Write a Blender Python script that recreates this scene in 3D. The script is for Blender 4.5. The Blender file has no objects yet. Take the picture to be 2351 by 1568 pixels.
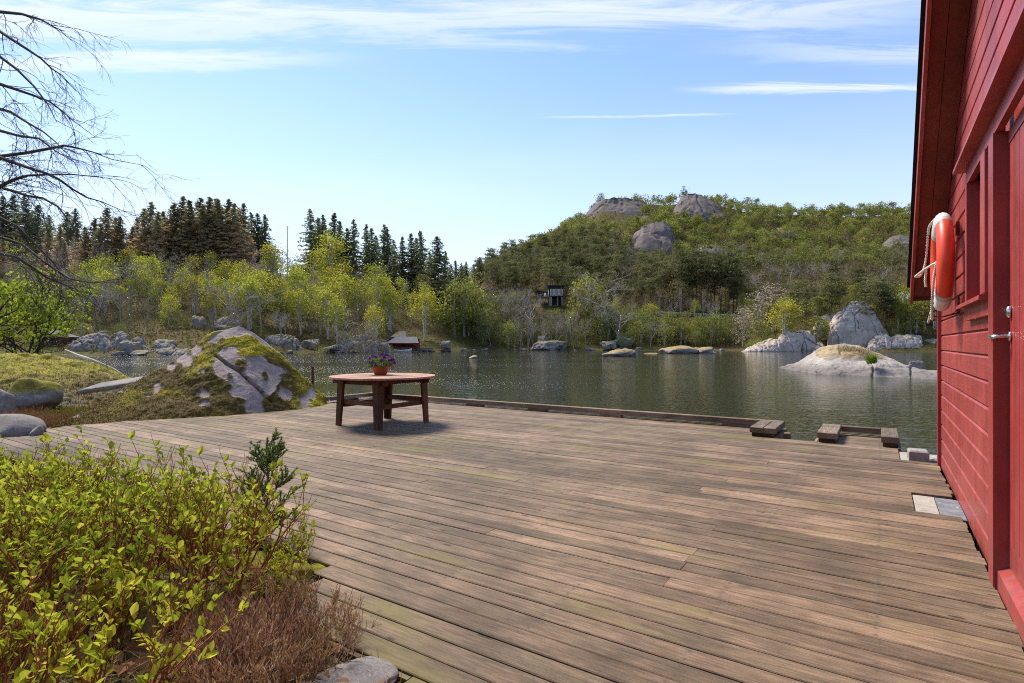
import bpy, bmesh, math, random
import numpy as np
from mathutils import Vector, Matrix, Euler

SC = bpy.context.scene
COL = SC.collection
R = math.radians
random.seed(7)
RNG = np.random.default_rng(7)

# ------------------------------------------------------------------ camera
# world axes follow the deck: X along the boards, Y along the red wall, deck top at z = 0
YAW = R(33.48)
CY, SY = math.cos(YAW), math.sin(YAW)
FOC, CX, HZ, EYE = 1280.0, 1175.5, 789.0, 1.2     # focal length / centre / horizon in a 2351 px wide frame
cam = bpy.data.cameras.new('camera')
cam.sensor_width = 36.0
cam.lens = FOC / 2351.0 * 36.0
cam.shift_y = (HZ - 784.0) / 2351.0
cam.clip_start = 0.05
cam.clip_end = 6000.0
camo = bpy.data.objects.new('camera', cam)
camo.location = (0, 0, EYE)
camo.rotation_euler = (R(90), 0, YAW)
COL.objects.link(camo)
SC.camera = camo

# ------------------------------------------------------------------ sky and sun
SUN_EL = R(53)
sun_c = Vector((-0.62, 0.78))                       # toward the sun, camera frame (right, forward)
sun_w = Vector((sun_c.x * CY - sun_c.y * SY, sun_c.x * SY + sun_c.y * CY)).normalized()
SUN_AZ = math.atan2(sun_w.x, sun_w.y)               # from +Y toward +X
W = bpy.data.worlds.new('World')
SC.world = W
W.use_nodes = True
wt = W.node_tree
wt.nodes.clear()
def wn(t, **kw):
    n = wt.nodes.new(t)
    for k, v in kw.items():
        setattr(n, k, v)
    return n
def wmath(op, a, b=None, c=None):
    n = wn('ShaderNodeMath', operation=op)
    for i, v in enumerate((a, b, c)):
        if v is None: continue
        if isinstance(v, (int, float)): n.inputs[i].default_value = v
        else: wt.links.new(v, n.inputs[i])
    return n.outputs[0]
wout = wn('ShaderNodeOutputWorld')
wbg = wn('ShaderNodeBackground')
sky = wn('ShaderNodeTexSky', sky_type='NISHITA')
sky.sun_disc = False
sky.sun_elevation = SUN_EL
sky.sun_rotation = SUN_AZ
sky.air_density = 1.0
sky.dust_density = 0.15
sky.ozone_density = 2.0
SKY_STRENGTH = 0.125
wbg.inputs['Strength'].default_value = SKY_STRENGTH
# thin cirrus: streaks on a flat layer overhead, direction divided by height
tc = wn('ShaderNodeTexCoord')
sep = wn('ShaderNodeSeparateXYZ'); wt.links.new(tc.outputs['Generated'], sep.inputs[0])
hgt = wmath('MAXIMUM', sep.outputs[2], 0.03)
fx = wmath('ADD', wmath('MULTIPLY', sep.outputs[0], CY), wmath('MULTIPLY', sep.outputs[1], SY))
fy = wmath('ADD', wmath('MULTIPLY', sep.outputs[0], -SY), wmath('MULTIPLY', sep.outputs[1], CY))
px = wmath('DIVIDE', fx, hgt)
py = wmath('DIVIDE', fy, hgt)
comb = wn('ShaderNodeCombineXYZ')
wt.links.new(px, comb.inputs[0]); wt.links.new(py, comb.inputs[1])
def cnoise(rot, sc, scale, detail, rough, dist, off=(0, 0, 0)):
    m = wn('ShaderNodeMapping')
    m.inputs['Rotation'].default_value = (0, 0, R(rot)); m.inputs['Scale'].default_value = sc
    m.inputs['Location'].default_value = off
    wt.links.new(comb.outputs[0], m.inputs[0])
    n = wn('ShaderNodeTexNoise')
    n.inputs['Scale'].default_value = scale; n.inputs['Detail'].default_value = detail
    n.inputs['Roughness'].default_value = rough; n.inputs['Distortion'].default_value = dist
    wt.links.new(m.outputs[0], n.inputs['Vector'])
    return n.outputs[0]
def ramp(v, a, b):
    n = wn('ShaderNodeMapRange', interpolation_type='SMOOTHSTEP')
    n.inputs[1].default_value = a; n.inputs[2].default_value = b
    wt.links.new(v, n.inputs[0])
    return n.outputs[0]
fine = cnoise(-6, (0.7, 4.2, 1), 1.9, 9, 0.66, 0.9)
def streak(yc, slope, w, x0, x1, amp, soft=0.5):
    """one long band of cirrus on the cloud layer: centre line y = yc + slope*x"""
    d = wmath('SUBTRACT', py, wmath('ADD', wmath('MULTIPLY', px, slope), yc))
    d = wmath('ADD', d, wmath('MULTIPLY', wmath('SUBTRACT', fine, 0.5), w * 3.6))
    g = wmath('SUBTRACT', 1.0, ramp(wmath('ABSOLUTE', d), 0.0, w))
    e = wmath('MULTIPLY', ramp(px, x0 - soft, x0 + soft), wmath('SUBTRACT', 1.0, ramp(px, x1 - soft, x1 + soft)))
    return wmath('MULTIPLY', wmath('MULTIPLY', g, e), amp)
bands = [streak(1.69, -0.03, 0.17, -9, 1.1, 0.78, 0.5),
         streak(1.945, -0.03, 0.085, -9, -0.75, 0.75, 0.35),
         streak(1.88, 0.03, 0.11, 0.9, 9, 0.55, 0.4),
         streak(2.205, -0.02, 0.06, 0.78, 9, 0.9, 0.2),
         streak(2.475, -0.05, 0.022, 0.2, 0.9, 0.60, 0.15),
         streak(1.35, 0.10, 0.16, -9, 9, 0.7, 0.9)]
cl = bands[0]
for b_ in bands[1:]:
    cl = wmath('MAXIMUM', cl, b_)
tex = wmath('MULTIPLY', ramp(fine, 0.28, 0.72), 0.45)
cl = wmath('MULTIPLY', cl, wmath('ADD', tex, 0.60))
veil = wmath('MULTIPLY', ramp(cnoise(10, (0.35, 1.0, 1), 0.55, 5, 0.55, 0.3, (4, 2, 0)), 0.45, 0.8), 0.22)
cl = wmath('MINIMUM', wmath('ADD', cl, veil), 0.95)
cl = wmath('MULTIPLY', cl, ramp(sep.outputs[2], 0.02, 0.2))
gain = wn('ShaderNodeMix', data_type='RGBA', blend_type='MULTIPLY')
gain.inputs[0].default_value = 1.0
gain.inputs[7].default_value = (0.95, 0.955, 1.03, 1)
wt.links.new(sky.outputs[0], gain.inputs[6])
mx = wn('ShaderNodeMix', data_type='RGBA')
wt.links.new(cl, mx.inputs[0])
wt.links.new(gain.outputs[2], mx.inputs[6])
mx.inputs[7].default_value = (4.55, 4.8, 5.6, 1)
hz = wn('ShaderNodeMix', data_type='RGBA')   # pale haze low on the horizon, the same all round
wt.links.new(wmath('MULTIPLY', wmath('SUBTRACT', 1.0, ramp(sep.outputs[2], 0.0, 0.46)), 0.72), hz.inputs[0])
wt.links.new(mx.outputs[2], hz.inputs[6]); hz.inputs[7].default_value = (4.15, 4.45, 4.95, 1)
wt.links.new(hz.outputs[2], wbg.inputs[0])
wt.links.new(wbg.outputs[0], wout.inputs[0])

sun = bpy.data.lights.new('sun', 'SUN')
sun.energy = 4.0
sun.angle = R(20)
sun.color = (1.0, 0.91, 0.78)
suno = bpy.data.objects.new('sun', sun)
sd = Vector((sun_w.x * math.cos(SUN_EL), sun_w.y * math.cos(SUN_EL), math.sin(SUN_EL)))
suno.rotation_euler = sd.to_track_quat('Z', 'Y').to_euler()
COL.objects.link(suno)

SC.render.engine = 'CYCLES'
SC.view_settings.view_transform = 'Standard'
SC.view_settings.look = 'None'
SC.view_settings.exposure = 0.84
SC.view_settings.gamma = 1.0
SC.view_settings.use_curve_mapping = False
SC.cycles.max_bounces = 6
SC.cycles.diffuse_bounces = 3
SC.cycles.glossy_bounces = 3
SC.cycles.transmission_bounces = 4
SC.cycles.transparent_max_bounces = 8
SC.cycles.sample_clamp_indirect = 6.0
SC.cycles.use_denoising = False
SC.cycles.filter_width = 1.05

# ------------------------------------------------------------------ helpers
def to_world(X, Y, z):
    """camera frame (right X, depth Y) to world"""
    return (X * CY - Y * SY, X * SY + Y * CY, z)
def pix(x, Y, z):
    """frame column x at depth Y, height z"""
    return to_world((x - CX) * Y / FOC, Y, z)
def zpix(y, Y):
    return EYE + (HZ - y) * Y / FOC
def P3(x, y, Y):
    return pix(x, Y, zpix(y, Y))
def on_ground(x, y, z=0.0):
    Y = (EYE - z) * FOC / (y - HZ)
    return pix(x, Y, z)

def _hash(ix, iy, iz, seed):
    h = (ix * 374761393 + iy * 668265263 + iz * 2147483647 + seed * 974634777) & 0xFFFFFFFF
    h = ((h ^ (h >> 13)) * 1274126177) & 0xFFFFFFFF
    return ((h ^ (h >> 16)) & 0xFFFF) / 65535.0
def vnoise(p, seed=0):
    p = np.asarray(p, float)
    i = np.floor(p).astype(np.int64); f = p - i
    f = f * f * (3 - 2 * f)
    r = 0
    for dx in (0, 1):
        for dy in (0, 1):
            for dz in (0, 1):
                w = (f[:, 0] if dx else 1 - f[:, 0]) * (f[:, 1] if dy else 1 - f[:, 1]) * (f[:, 2] if dz else 1 - f[:, 2])
                r = r + w * _hash(i[:, 0] + dx, i[:, 1] + dy, i[:, 2] + dz, seed)
    return r * 2 - 1
def fbm(p, octaves=4, seed=0, gain=0.5):
    p = np.asarray(p, float); a = 1.0; s = 0; t = 0
    for o in range(octaves):
        s = s + a * vnoise(p * (2 ** o) + 17.3 * o, seed + o); t += a; a *= gain
    return s / t

class MB:
    """collects vertices and faces for ONE mesh"""
    def __init__(s): s.v = []; s.f = []
    def add(s, vs, fs):
        o = len(s.v); s.v.extend(vs); s.f.extend([tuple(i + o for i in f) for f in fs])
        return s
    def box(s, lo, hi, M=None, ch=0.0):
        x0, y0, z0 = lo; x1, y1, z1 = hi
        vs = [(x0, y0, z0), (x1, y0, z0), (x1, y1, z0), (x0, y1, z0), (x0, y0, z1), (x1, y0, z1), (x1, y1, z1), (x0, y1, z1)]
        fs = [(0, 3, 2, 1), (4, 5, 6, 7), (0, 1, 5, 4), (1, 2, 6, 5), (2, 3, 7, 6), (3, 0, 4, 7)]
        if ch:
            vs = vs[:4] + [(x0, y0, z1 - ch), (x1, y0, z1 - ch), (x1, y1, z1 - ch), (x0, y1, z1 - ch),
                           (x0 + ch, y0 + ch, z1), (x1 - ch, y0 + ch, z1), (x1 - ch, y1 - ch, z1), (x0 + ch, y1 - ch, z1)]
            fs = [(0, 3, 2, 1), (8, 9, 10, 11), (0, 1, 5, 4), (1, 2, 6, 5), (2, 3, 7, 6), (3, 0, 4, 7),
                  (4, 5, 9, 8), (5, 6, 10, 9), (6, 7, 11, 10), (7, 4, 8, 11)]
        if M is not None: vs = [tuple(M @ Vector(v)) for v in vs]
        return s.add(vs, fs)
    def prism(s, poly, axis, d0, d1):
        """2D polygon extruded along axis (0,1,2); poly gives the other two coordinates in order"""
        def mk(p, d):
            c = list(p); c.insert(axis, d); return tuple(c)
        n = len(poly)
        vs = [mk(p, d0) for p in poly] + [mk(p, d1) for p in poly]
        fs = [tuple(range(n))[::-1], tuple(range(n, 2 * n))] + [(i, (i + 1) % n, (i + 1) % n + n, i + n) for i in range(n)]
        return s.add(vs, fs)
    def tube(s, pts, rad, n=5, cap=True):
        pts = [Vector(p) for p in pts]
        if not hasattr(rad, '__len__'): rad = [rad] * len(pts)
        vs = []; fs = []
        up = Vector((0.31, 0.17, 0.93)).normalized()
        for i, p in enumerate(pts):
            t = (pts[min(i + 1, len(pts) - 1)] - pts[max(i - 1, 0)])
            t = t.normalized() if t.length > 1e-9 else Vector((0, 0, 1))
            a = t.cross(up)
            if a.length < 1e-3: a = t.cross(Vector((1, 0, 0)))
            a.normalize(); b = t.cross(a)
            for k in range(n):
                q = 2 * math.pi * k / n
                vs.append(tuple(p + (a * math.cos(q) + b * math.sin(q)) * rad[i]))
        for i in range(len(pts) - 1):
            for k in range(n):
                fs.append((i * n + k, i * n + (k + 1) % n, (i + 1) * n + (k + 1) % n, (i + 1) * n + k))
        if cap and n > 2:
            fs.append(tuple(range(n))[::-1]); o = (len(pts) - 1) * n; fs.append(tuple(range(o, o + n)))
        return s.add(vs, fs)
    def lathe(s, prof, c=(0, 0, 0), n=20):
        vs = []; fs = []
        for r, z in prof:
            for k in range(n):
                q = 2 * math.pi * k / n
                vs.append((c[0] + r * math.cos(q), c[1] + r * math.sin(q), c[2] + z))
        for i in range(len(prof) - 1):
            for k in range(n):
                fs.append((i * n + k, i * n + (k + 1) % n, (i + 1) * n + (k + 1) % n, (i + 1) * n + k))
        return s.add(vs, fs)
    def mesh(s, name, mat=None, smooth=False):
        me = bpy.data.meshes.new(name); me.from_pydata(s.v, [], s.f)
        if mat: me.materials.append(mat)
        if smooth: me.polygons.foreach_set('use_smooth', [True] * len(me.polygons))
        me.update(); return me
    def obj(s, name, mat=None, parent=None, smooth=False):
        return link(name, s.mesh(name, mat, smooth), parent)

def link(name, me, parent=None):
    o = bpy.data.objects.new(name, me); COL.objects.link(o)
    if parent is not None: o.parent = parent
    return o
def np_mesh(name, verts, faces, mat=None, smooth=False):
    """fast mesh from arrays; faces all have the same size"""
    verts = np.asarray(verts, np.float32); faces = np.asarray(faces, np.int32)
    me = bpy.data.meshes.new(name); k = faces.shape[1]
    me.vertices.add(len(verts)); me.vertices.foreach_set('co', verts.ravel())
    me.loops.add(faces.size); me.loops.foreach_set('vertex_index', faces.ravel())
    me.polygons.add(len(faces)); me.polygons.foreach_set('loop_start', np.arange(0, faces.size, k, dtype=np.int32))
    me.polygons.foreach_set('loop_total', np.full(len(faces), k, np.int32))
    if smooth: me.polygons.foreach_set('use_smooth', np.ones(len(faces), bool))
    if mat: me.materials.append(mat)
    me.update(calc_edges=True); me.validate(); return me
def tag(o, label=None, cat=None, group=None, kind=None):
    if label: o['label'] = label
    if cat: o['category'] = cat
    if group: o['group'] = group
    if kind: o['kind'] = kind
    return o
def thing(name, label, cat, loc=(0, 0, 0), rotz=0.0, group=None):
    o = bpy.data.objects.new(name, None); COL.objects.link(o)
    o.location = loc; o.rotation_euler = (0, 0, rotz); o.empty_display_size = 0.2
    return tag(o, label, cat, group)
def dup(root, kids, loc, rotz=0.0, scale=(1, 1, 1), label=None, group=None, tilt=(0, 0)):
    r = root.copy(); COL.objects.link(r)
    r.location = loc; r.rotation_euler = (tilt[0], tilt[1], rotz); r.scale = scale
    if label: r['label'] = label
    if group: r['group'] = group
    for k in kids:
        c = k.copy(); COL.objects.link(c); c.parent = r
    return r
def set_attr(me, name, vals):
    a = me.attributes.new(name, 'FLOAT', 'POINT'); a.data.foreach_set('value', np.asarray(vals, np.float32))
def bez_interp(xs, table):
    """piecewise-linear columns: table rows sorted by first entry"""
    t = np.asarray(table, float)
    return [np.interp(xs, t[:, 0], t[:, k]) for k in range(1, t.shape[1])]

# ------------------------------------------------------------------ materials
class NT:
    def __init__(s, name, rough=0.8, spec=0.3):
        s.m = bpy.data.materials.new(name); s.m.use_nodes = True; s.t = s.m.node_tree
        s.b = s.t.nodes['Principled BSDF']
        s.b.inputs['Roughness'].default_value = rough
        s.b.inputs['Specular IOR Level'].default_value = spec
    def n(s, typ, **kw):
        x = s.t.nodes.new(typ)
        for k, v in kw.items(): setattr(x, k, v)
        return x
    def l(s, a, b): s.t.links.new(a, b)
    def put(s, sock, v):
        if isinstance(v, (int, float)): sock.default_value = v
        elif isinstance(v, (tuple, list)): sock.default_value = v if len(v) == len(sock.default_value) else tuple(v) + (1,)
        else: s.l(v, sock)
    def math(s, op, a, b=0.0):
        x = s.n('ShaderNodeMath', operation=op); s.put(x.inputs[0], a); s.put(x.inputs[1], b); return x.outputs[0]
    def pos(s): return s.n('ShaderNodeNewGeometry').outputs['Position']
    def objc(s): return s.n('ShaderNodeTexCoord').outputs['Object']
    def rnd(s): return s.n('ShaderNodeObjectInfo').outputs['Random']
    def island(s): return s.n('ShaderNodeNewGeometry').outputs['Random Per Island']
    def attr(s, nm): return s.n('ShaderNodeAttribute', attribute_name=nm).outputs['Fac']
    def mapv(s, v, scale=(1, 1, 1), off=None, rot=None):
        x = s.n('ShaderNodeMapping'); s.l(v, x.inputs[0]); x.inputs['Scale'].default_value = scale
        if rot: x.inputs['Rotation'].default_value = rot
        if off is not None: s.put(x.inputs['Location'], off)
        return x.outputs[0]
    def noise(s, v, scale, detail=4, rough=0.55, dist=0.0):
        x = s.n('ShaderNodeTexNoise'); s.l(v, x.inputs['Vector'])
        x.inputs['Scale'].default_value = scale; x.inputs['Detail'].default_value = detail
        x.inputs['Roughness'].default_value = rough; x.inputs['Distortion'].default_value = dist
        return x.outputs[0]
    def voro(s, v, scale, feat='F1', rnd=1.0):
        x = s.n('ShaderNodeTexVoronoi', feature=feat); s.l(v, x.inputs['Vector']); x.inputs['Scale'].default_value = scale
        x.inputs['Randomness'].default_value = rnd
        return x.outputs['Distance']
    def ramp(s, v, a, b, lo=0.0, hi=1.0, smooth=True):
        x = s.n('ShaderNodeMapRange', interpolation_type='SMOOTHSTEP' if smooth else 'LINEAR')
        s.put(x.inputs[0], v); x.inputs[1].default_value = a; x.inputs[2].default_value = b
        x.inputs[3].default_value = lo; x.inputs[4].default_value = hi
        return x.outputs[0]
    def mix(s, f, a, b, mode='MIX'):
        x = s.n('ShaderNodeMix', data_type='RGBA', blend_type=mode)
        s.put(x.inputs[0], f); s.put(x.inputs[6], a); s.put(x.inputs[7], b); return x.outputs[2]
    def mulv(s, c, k):
        """colour times a value"""
        h = s.n('ShaderNodeHueSaturation'); s.put(h.inputs['Color'], c); s.put(h.inputs['Value'], k); return h.outputs[0]
    def hsv(s, c, h=0.5, sa=1.0, v=1.0):
        x = s.n('ShaderNodeHueSaturation'); s.put(x.inputs['Color'], c)
        s.put(x.inputs['Hue'], h); s.put(x.inputs['Saturation'], sa); s.put(x.inputs['Value'], v); return x.outputs[0]
    def base(s, c): s.put(s.b.inputs['Base Color'], c); return s
    def bump(s, h, strength=0.3, dist=0.02):
        x = s.n('ShaderNodeBump'); s.l(h, x.inputs['Height']); x.inputs['Strength'].default_value = strength
        x.inputs['Distance'].default_value = dist; s.l(x.outputs[0], s.b.inputs['Normal']); return s

def plain(name, col, rough=0.6, spec=0.3, var=0.25, scale=6.0, metal=0.0, bump=0.0):
    k = NT(name, rough, spec); v = k.objc()
    k.base(k.mulv(col, k.ramp(k.noise(v, scale, 5, 0.6), 0.25, 0.75, 1 - var, 1 + var)))
    k.b.inputs['Metallic'].default_value = metal
    if bump: k.bump(k.noise(v, scale * 6, 4), bump, 0.01)
    return k.m

def leafmat(name, c1, c2, trans=0.4, var=0.35, extra=None, hue=0.02):
    """leaf faces: colour varies from leaf to leaf and from plant to plant; light shines through"""
    k = NT(name)
    k.t.nodes.remove(k.b)
    out = k.t.nodes['Material Output']
    c = k.mix(k.island(), c1, c2)
    if extra: c = k.mix(k.ramp(k.island(), extra[0], extra[0] + 0.02), c, extra[1])
    r = k.rnd()
    c = k.hsv(c, k.ramp(r, 0, 1, 0.5 - hue, 0.5 + hue, False), 1.0, k.ramp(k.math('FRACT', k.math('MULTIPLY', r, 7.13)), 0, 1, 1 - var, 1 + var, False))
    d = k.n('ShaderNodeBsdfDiffuse'); t = k.n('ShaderNodeBsdfTranslucent'); m = k.n('ShaderNodeMixShader')
    k.l(c, d.inputs[0]); k.l(c, t.inputs[0]); m.inputs[0].default_value = trans
    k.l(d.outputs[0], m.inputs[1]); k.l(t.outputs[0], m.inputs[2]); k.l(m.outputs[0], out.inputs[0])
    return k.m

def wood(name, cols, axis=0, nails=False, green=0.5, rough=0.75, grain=0.35, dark=0.6):
    """weathered board: grain runs along world axis; cols = base, lighter, darker"""
    k = NT(name, rough, 0.25)
    p = k.pos(); r = k.rnd()
    off = k.n('ShaderNodeCombineXYZ')
    k.l(k.math('MULTIPLY', r, 37.0), off.inputs[0]); k.l(k.math('MULTIPLY', r, 91.0), off.inputs[1]); k.l(k.math('MULTIPLY', r, 53.0), off.inputs[2])
    sc = [30.0, 30.0, 30.0]; sc[axis] = 2.4
    g1 = k.noise(k.mapv(p, tuple(sc), off.outputs[0]), 1.0, 6, 0.68, 0.25)
    sc2 = [90.0, 90.0, 90.0]; sc2[axis] = 7.0
    g2 = k.noise(k.mapv(p, tuple(sc2), off.outputs[0]), 1.0, 4, 0.65)
    c = k.mix(k.ramp(g1, 0.28, 0.72), cols[2], cols[0])
    c = k.mix(k.ramp(k.math('FRACT', k.math('MULTIPLY', r, 5.7)), 0.2, 0.9, 0.0, 0.7), c, k.mix(k.ramp(g1, 0.3, 0.7), cols[0], cols[1]))
    big = k.noise(p, 0.85, 5, 0.6)
    c = k.mulv(c, k.ramp(big, 0.3, 0.68, 0.66, 1.16))
    c = k.mulv(c, k.ramp(k.noise(k.mapv(p, (0.9, 1.6, 1), (5, 3, 0)), 2.4, 5, 0.65), 0.32, 0.62, 0.70, 1.08))
    mid = k.noise(k.mapv(p, (3.2, 8, 8) if axis == 0 else (8, 3.2, 8)), 1.3, 6, 0.7)
    c = k.mix(k.ramp(mid, 0.56, 0.72, 0, dark), c, (0.055, 0.047, 0.034))
    c = k.mulv(c, k.ramp(g2, 0.3, 0.7, 0.70, 1.24))
    c = k.mulv(c, k.ramp(k.math('FRACT', k.math('MULTIPLY', r, 13.7)), 0, 1, 0.80, 1.16, False))
    c = k.mulv(c, k.ramp(k.noise(p, 160, 2, 0.6), 0.3, 0.7, 0.82, 1.18))
    # pale worn fibres
    c = k.mix(k.math('MULTIPLY', k.ramp(g2, 0.60, 0.72, 0, 0.75), k.ramp(k.noise(p, 2.3, 4, 0.6), 0.48, 0.66)), c, (0.40, 0.31, 0.20))
    if green:
        al = k.math('MULTIPLY', k.ramp(k.noise(k.mapv(p, (0.8, 2.6, 2.6), (3.1, 7.7, 1)), 0.9, 4, 0.6), 0.56, 0.70), green)
        c = k.mix(al, c, (0.17, 0.15, 0.035))
    # knots
    kv = k.voro(k.mapv(p, (2.2, 8.0, 1) if axis == 0 else (8, 2.2, 1), off.outputs[0]), 1.0)
    c = k.mix(k.ramp(kv, 0.055, 0.10, 0.9, 0.0), c, (0.025, 0.018, 0.013))
    if nails:
        sx_ = k.n('ShaderNodeSeparateXYZ'); k.l(p, sx_.inputs[0])
        ux = k.math('ABSOLUTE', k.math('SUBTRACT', k.math('FRACT', k.math('DIVIDE', k.math('ADD', sx_.outputs[0], k.math('ADD', 100.13, k.math('MULTIPLY', r, 0.02))), 0.62)), 0.5))
        vy = k.math('FRACT', k.math('DIVIDE', k.math('ADD', sx_.outputs[1], 100 * 0.123 - 1.487), 0.123))
        vy = k.math('ABSOLUTE', k.math('SUBTRACT', k.math('ABSOLUTE', k.math('SUBTRACT', vy, 0.5)), 0.27))
        dd = k.math('SQRT', k.math('ADD', k.math('POWER', k.math('MULTIPLY', ux, 0.62), 2.0), k.math('POWER', k.math('MULTIPLY', vy, 0.123), 2.0)))
        c = k.mix(k.ramp(dd, 0.004, 0.0062, 0.85, 0.0), c, (0.06, 0.055, 0.05))
        c = k.mix(k.ramp(dd, 0.006, 0.02, 0.35, 0.0), c, (0.07, 0.06, 0.05))
        # long drying checks
        ckv = k.noise(k.mapv(p, (0.7, 42, 42), off.outputs[0]), 1.0, 3, 0.5)
        c = k.mix(k.ramp(ckv, 0.70, 0.74, 0.0, 0.75), c, (0.03, 0.022, 0.016))
    k.base(c)
    k.bump(k.math('ADD', g1, k.math('MULTIPLY', g2, 0.7)), grain, 0.006)
    return k.m
M_DECK = wood('deck wood', ((0.190, 0.128, 0.080), (0.295, 0.198, 0.132), (0.112, 0.086, 0.054)), 0, nails=True)
M_RAIL = wood('kickrail wood', ((0.23, 0.165, 0.11), (0.30, 0.21, 0.14), (0.11, 0.085, 0.055)), 0, green=0.6)
M_RAILY = wood('kickrail wood across', ((0.23, 0.175, 0.12), (0.30, 0.22, 0.15), (0.13, 0.10, 0.065)), 1, green=0.6)
M_DARKWOOD = wood('dark stained beam', ((0.075, 0.042, 0.024), (0.10, 0.055, 0.03), (0.035, 0.022, 0.014)), 0, green=0.0)
M_TOP = wood('table top wood', ((0.50, 0.285, 0.195), (0.60, 0.38, 0.27), (0.32, 0.17, 0.11)), 0, green=0.0, dark=0.25)
M_LEG = wood('table leg stain', ((0.16, 0.062, 0.03), (0.21, 0.085, 0.045), (0.075, 0.032, 0.017)), 2, green=0.0)
M_JOIST = plain('dark joist wood', (0.06, 0.045, 0.03), 0.9)  # dark brown for the joists and the blocks below the boards

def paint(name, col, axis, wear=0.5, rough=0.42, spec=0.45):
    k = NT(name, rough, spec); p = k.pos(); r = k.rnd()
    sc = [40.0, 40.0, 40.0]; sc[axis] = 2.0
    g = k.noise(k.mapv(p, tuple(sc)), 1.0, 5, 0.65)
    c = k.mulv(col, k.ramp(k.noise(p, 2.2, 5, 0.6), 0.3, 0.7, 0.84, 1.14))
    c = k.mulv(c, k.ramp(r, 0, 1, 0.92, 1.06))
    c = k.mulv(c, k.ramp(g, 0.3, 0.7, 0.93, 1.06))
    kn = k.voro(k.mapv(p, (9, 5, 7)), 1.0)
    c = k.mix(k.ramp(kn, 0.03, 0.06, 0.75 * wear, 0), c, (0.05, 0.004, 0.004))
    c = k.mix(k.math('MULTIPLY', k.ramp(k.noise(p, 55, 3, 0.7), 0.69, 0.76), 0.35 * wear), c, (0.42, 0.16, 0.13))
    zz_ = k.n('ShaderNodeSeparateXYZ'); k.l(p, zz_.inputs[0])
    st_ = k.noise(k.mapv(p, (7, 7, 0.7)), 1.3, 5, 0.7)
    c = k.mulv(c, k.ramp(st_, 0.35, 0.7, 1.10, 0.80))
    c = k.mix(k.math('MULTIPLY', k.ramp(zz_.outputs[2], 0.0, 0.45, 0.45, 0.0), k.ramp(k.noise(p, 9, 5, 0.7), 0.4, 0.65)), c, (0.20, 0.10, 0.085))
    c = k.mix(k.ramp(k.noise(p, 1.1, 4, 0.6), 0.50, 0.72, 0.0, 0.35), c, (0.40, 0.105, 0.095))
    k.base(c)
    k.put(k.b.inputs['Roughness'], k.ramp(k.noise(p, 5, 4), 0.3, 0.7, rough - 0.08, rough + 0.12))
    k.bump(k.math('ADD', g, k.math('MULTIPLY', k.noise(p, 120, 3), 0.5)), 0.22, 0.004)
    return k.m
M_RED = paint('red paint', (0.31, 0.042, 0.035), 1)
M_REDV = paint('red paint upright boards', (0.31, 0.040, 0.034), 2)
M_REDDEEP = paint('darker red trim paint', (0.30, 0.020, 0.016), 2, 0.2)
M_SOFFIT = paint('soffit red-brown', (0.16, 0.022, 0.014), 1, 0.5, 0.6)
M_BLACKROOF = plain('black roofing felt', (0.012, 0.011, 0.013), 0.8)
M_GLASS = NT('window glass', 0.04, 0.8).base((0.012, 0.015, 0.018)).m
M_STEEL = NT('brushed steel', 0.22, 0.5).base((0.62, 0.62, 0.60)).m
M_STEEL.node_tree.nodes['Principled BSDF'].inputs['Metallic'].default_value = 1.0

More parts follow.
